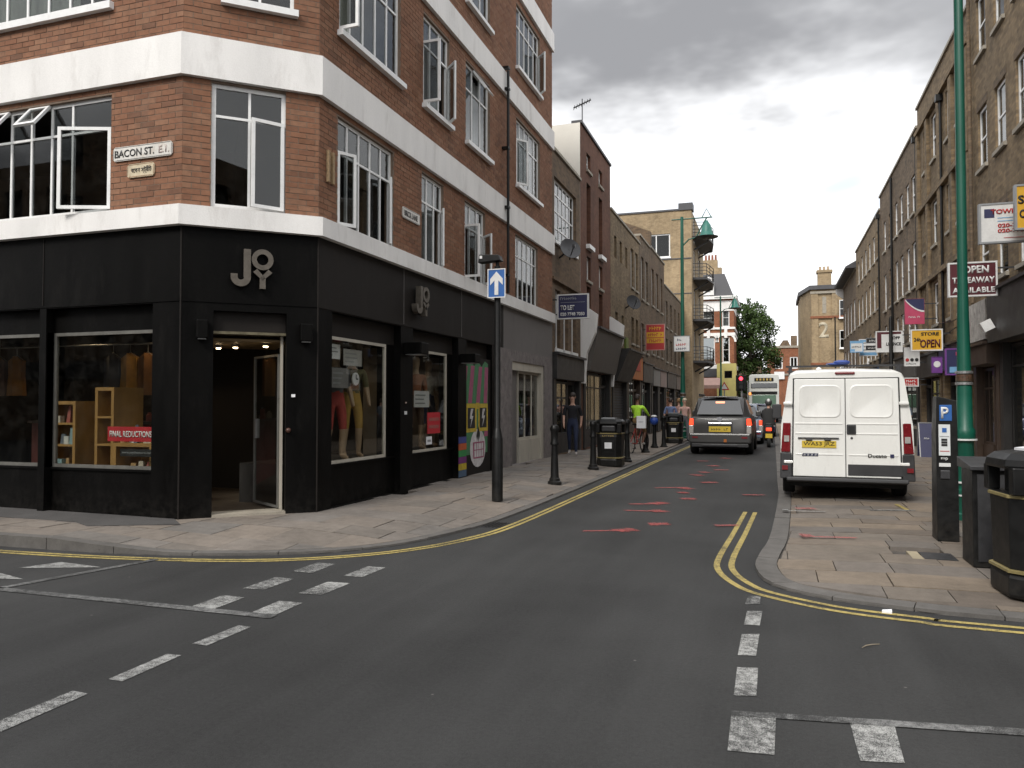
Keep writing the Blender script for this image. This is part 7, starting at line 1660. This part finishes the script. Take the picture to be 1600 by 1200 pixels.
# ---------------------------------------------------------------- shop window goods
def mannequin(label, loc, rz, top, legs, sl=None):
    person(label, loc, rz, top, legs, skin=paint('mannequin_beige',(0.36,0.25,0.16),0.5,0.1,6), pose='stiff', hairless=True, stride=0.05, sleeve='shorts', name='mannequin', cat='mannequin', fingers=False, shoe=paint('mannequin_beige',(0.36,0.25,0.16),0.5,0.1,6))
pf = thing('display_plinth', (-6.75,10.6,0.13), 'low platform behind the first lane window of the corner shop', 'plinth'); m_ = MB(); m_.box((-7.6,9.75,0.136),(-6.28,11.95,0.72)); m_.build('platform', M_DARKSHOP, pf)
pf2 = thing('display_plinth', (-6.75,13.1,0.13), 'low platform behind the second lane window of the corner shop', 'plinth'); m_ = MB(); m_.box((-7.6,12.35,0.136),(-6.28,14.7,0.72)); m_.build('platform', M_DARKSHOP, pf2)
mannequin('mannequin in a mustard skirt in the first lane window', (-6.42,11.0,0.72), R(48), cl('olive_cloth',(0.10,0.09,0.04)), cl('mustard_cloth',(0.36,0.22,0.05)))
mannequin('mannequin in red beside the pier in the first lane window', (-6.40,10.47,0.72), R(60), cl('grey_cloth',(0.09,0.09,0.1)), cl('red_cloth',(0.34,0.05,0.04)))
mannequin('mannequin in rust coloured clothes in the second lane window', (-6.38,13.25,0.72), R(60), cl('rust_cloth',(0.26,0.10,0.05)), cl('brown_cloth',(0.12,0.07,0.05)))
mannequin('mannequin in a pale top deeper in the second lane window', (-6.6,14.3,0.72), R(60), cl('cream_cloth',(0.45,0.40,0.33)), cl('navy_cloth',(0.03,0.035,0.07)))
def backdrop(label, y, c): 
    t = thing('display_screen', (-7.0,y,0.72), label, 'screen'); m_ = MB(); m_.box((-6.72 if y < 12.5 else -7.6,y-0.02,0.72),(-6.15,y+0.02,2.58)); m_.build('board', paint('board%.2f'%c[0],c,0.8,0.1,2), t)
backdrop('beige display board closing the first lane window', 11.92, (0.26,0.22,0.17)); backdrop('brown display board closing the second lane window', 14.85, (0.16,0.12,0.09))
def poster(label, y0, y1, z0, z1, mat, x=-6.16):
    t = thing('window_card', (x,(y0+y1)/2,z0), label, 'card'); m_ = MB(); m_.box((x,y0,z0),(x+0.004,y1,z1)); m_.build('sheet', mat, t)
    rnd_ = random.Random(int(y0*100)); m_ = MB()
    for k in range(3): m_.box((x+0.004,y0+0.05,z0+(z1-z0)*(0.2+0.25*k)),(x+0.006,y1-0.05-rnd_.random()*0.2,z0+(z1-z0)*(0.28+0.25*k)))
    m_.build('print', S_GREY, t)
poster('pale card hanging in the top corner of the first lane window',9.9,10.2,2.28,2.5,M_PAPER)
poster('wide pale card with grey print at the top of the first lane window',10.3,10.85,2.2,2.45,paint('dull_card',(0.4,0.39,0.38),0.7,0.1,5))
poster('grey card in the upper part of the first lane window',9.95,10.45,1.85,2.15,paint('grey_card',(0.2,0.19,0.19),0.7,0.1,5))
poster('white card across the middle of the second lane window',12.75,13.4,1.55,1.85,M_PAPER)
ck = thing('wall_clock', (-6.2,10.75,1.98), 'round white clock-like disc in the first lane window', 'clock'); m_ = MB(); m_.rings([[(x,10.72+0.1*math.cos(a),2.0+0.1*math.sin(a)) for a in [2*math.pi*j/20 for j in range(20)]] for x in (-6.2,-6.18)]); m_.build('dial', M_PAPER, ck); m_ = MB(); m_.box((-6.18,10.71,2.0),(-6.177,10.73,2.07)); m_.box((-6.18,10.72,1.99),(-6.177,10.78,2.01)); m_.build('hands', M_INK, ck)
WOODY = paint('honey_wood', (0.34,0.19,0.06), 0.5, 0.2, 4, streak=True)
def cabinet(label, x0, x1, y0, y1, h_, shelves):
    t = thing('display_cabinet', ((x0+x1)/2,(y0+y1)/2,0.14), label, 'cabinet')
    m_ = MB(); m_.box((x0,y0,0.14),(x0+0.05,y1,h_)); m_.box((x1-0.05,y0,0.14),(x1,y1,h_)); m_.box((x0+0.05,y0,h_-0.05),(x1-0.05,y1,h_)); m_.box((x0+0.05,y1-0.03,0.14),(x1-0.05,y1,h_-0.05)); m_.build('carcass', WOODY, t)
    for z in shelves: m_ = MB(); m_.box((x0+0.05,y0,z),(x1-0.05,y1-0.03,z+0.03)); m_.build('shelf', WOODY, t)
cabinet('honey wood display cabinet behind the Bacon Street window',-10.35,-9.72,8.75,9.2,1.65,(0.62,0.98,1.3))
cabinet('honey wood shelf unit beside the window mullion',-9.35,-9.0,8.75,9.3,1.85,(0.6,1.0,1.4))
cabinet('low dark table unit loaded with goods',-8.95,-8.25,8.7,9.2,1.05,(0.55,))
rnd = random.Random(21); GC = [(0.5,0.5,0.48),(0.2,0.3,0.32),(0.35,0.22,0.1),(0.45,0.4,0.33),(0.3,0.08,0.06),(0.1,0.12,0.15)]
def goods(x, y, z, k, where):
    w_,d_,h_ = rnd.uniform(0.04,0.09),rnd.uniform(0.04,0.08),rnd.uniform(0.07,0.2); c = GC[k % len(GC)]
    nm = ['white','teal','tan','cream','red','dark'][k % 6]; k = k//6
    m_ = MB(); 
    if k % 3 == 0: m_.lathe((x,y,z),[(w_*0.6,0),(w_*0.6,h_*0.7),(w_*0.3,h_*0.85),(w_*0.3,h_)],12); kd = ('bottle','bottle')
    elif k % 3 == 1: m_.box((x-w_,y-d_/2,z),(x+w_,y+d_/2,z+h_)); kd = ('gift_box','box')
    else: m_.rings([[(x-w_*0.7,y-d_/2,z),(x+w_*0.7,y-d_/2,z),(x+w_*0.7,y+d_/2,z),(x-w_*0.7,y+d_/2,z)],[(x-w_*0.5,y-0.01,z+h_*1.3),(x+w_*0.5,y-0.01,z+h_*1.3),(x+w_*0.5,y+0.01,z+h_*1.3),(x-w_*0.5,y+0.01,z+h_*1.3)]]); kd = ('card_packet','packet')
    o = m_.build(kd[0], paint('goods_'+nm,c,0.6,0.15,20)); tag(o, 'small %s %s on %s' % (nm,kd[1],where), kd[1], 'goods on %s' % where)
for q_,z in enumerate((0.65,1.01,1.33)):
    for i in range(4): goods(-10.22+i*0.13,8.85+rnd.uniform(-0.05,0.05),z,(q_*4+i)*7 % 18,'the honey wood cabinet shelves')
for i in range(7): goods(-8.88+i*0.09,8.85+rnd.uniform(-0.06,0.1),1.05,(i*5+2) % 18,'the low table unit')
for i in range(4): goods(-8.84+i*0.13,8.85,0.58,(i*7+1) % 18,'the lower shelf of the table unit')
fs = thing('window_banner', (-8.24,8.235,1.1), 'red FINAL REDUCTIONS banner stuck inside the Bacon Street window', 'banner'); FBW = F((0,8.262,0),(1,0,0),(0,-1,0))
m_ = MB(); FBW.box(m_,-8.60,-7.80,1.10,1.30,-0.004,0.0); m_.build('strip', paint('banner_red',(0.42,0.02,0.03),0.5,0.05,5), fs)
text('lettering','FINAL REDUCTIONS',fs,(-8.2,8.258,1.20),RX,UZ,0.72,0.085,S_WHITE,0.002)
wl_ = thing('window_lettering', (-8.1,8.24,0.95), 'white web address lettering low on the Bacon Street window', 'lettering')
m_ = MB(); FBW.box(m_,-8.38,-7.80,0.90,1.0,-0.004,-0.001); m_.build('dark_strip', M_INK, wl_); text('lettering','www.joythestore.com',wl_,(-8.09,8.260,0.95),RX,UZ,0.52,0.045,S_GREY,0.002,0.0)
rs = thing('window_poster', (-6.12,13.75,1.3), 'red poster inside the second lane window', 'poster'); m_ = MB(); m_.box((-6.10,13.2,1.05),(-6.095,13.78,1.45)); m_.build('sheet', paint('banner_red',(0.42,0.02,0.03),0.5,0.05,5), rs)
for k in range(2): m_ = MB(); m_.box((-6.094,13.26,1.15+k*0.14),(-6.092,13.72,1.21+k*0.14)); m_.build('print', paint('dull_red_print',(0.3,0.08,0.07),0.6), rs)
wn2 = thing('window_notice', (-6.1,13.3,0.9), 'white notice low in the second lane window', 'notice'); m_ = MB(); m_.box((-6.10,13.15,0.85),(-6.095,13.4,1.0)); m_.build('sheet', M_PAPER, wn2); m_ = MB(); m_.box((-6.094,13.2,0.9),(-6.093,13.35,0.94)); m_.build('print', S_GREY, wn2)

# fuller stock in the side street window: back shelf of cards, hanging clothes, boxes
sh_ = thing('wall_shelf', (-9.0,10.2,1.4), 'long dark red counter with a row of cards behind the side street window', 'shelf')
m_ = MB(); m_.box((-12.2,10.1,0.14),(-9.2,10.5,1.28)); m_.build('counter', paint('oxblood_panel',(0.10,0.022,0.018),0.6,0.15,3), sh_); m_ = MB(); m_.box((-12.25,10.05,1.28),(-9.15,10.52,1.32)); m_.build('counter_top', M_TIMBER, sh_)
for i in range(14): goods(-12.1+i*0.21,10.2+rnd.uniform(-0.05,0.1),1.32,(i*5+3) % 18,'the long counter')
for k,(x,c,lb) in enumerate(((-9.75,(0.34,0.17,0.03),'ochre'),(-9.4,(0.20,0.09,0.03),'rust'),(-10.1,(0.05,0.05,0.06),'charcoal'),(-12.2,(0.30,0.13,0.03),'amber'),(-12.6,(0.12,0.06,0.04),'brown'))):
    t = thing('hanging_garment', (x,9.8,1.75), '%s garment on a hanger at the back of the side street window' % lb, 'garment')
    m_ = MB(); m_.rings([[(x+w_*math.cos(a),9.8+0.07*math.sin(a)+0.015*math.sin(5*a),z) for a in [2*math.pi*j/16 for j in range(16)]] for w_,z in ((0.03,2.42),(0.17,2.34),(0.16,2.1),(0.2,1.75))]); m_.build('cloth', cl('garment_'+lb,c), t, smooth=True)
    m_ = MB(); m_.tube([(x-0.16,9.8,2.34),(x,9.8,2.44),(x+0.16,9.8,2.34)],0.008,5); m_.tube([(x,9.8,2.44),(x,9.8,2.56)],0.006,5); m_.build('hanger', M_GALV, t)
rl = thing('clothes_rail', (-9.9,9.8,2.56), 'steel clothes rail hung across the side street window', 'rail'); m_ = MB(); m_.tube([(-12.9,9.8,2.57),(-9.1,9.8,2.57)],0.014,8); m_.build('bar', M_GALV, rl); m_ = MB(); m_.tube([(-9.2,9.8,2.57),(-9.2,9.8,2.95)],0.01,6); m_.build('drop_rod', M_GALV, rl); m_ = MB(); m_.tube([(-12.6,9.8,2.57),(-12.6,9.8,2.95)],0.01,6); m_.build('drop_rod', M_GALV, rl)
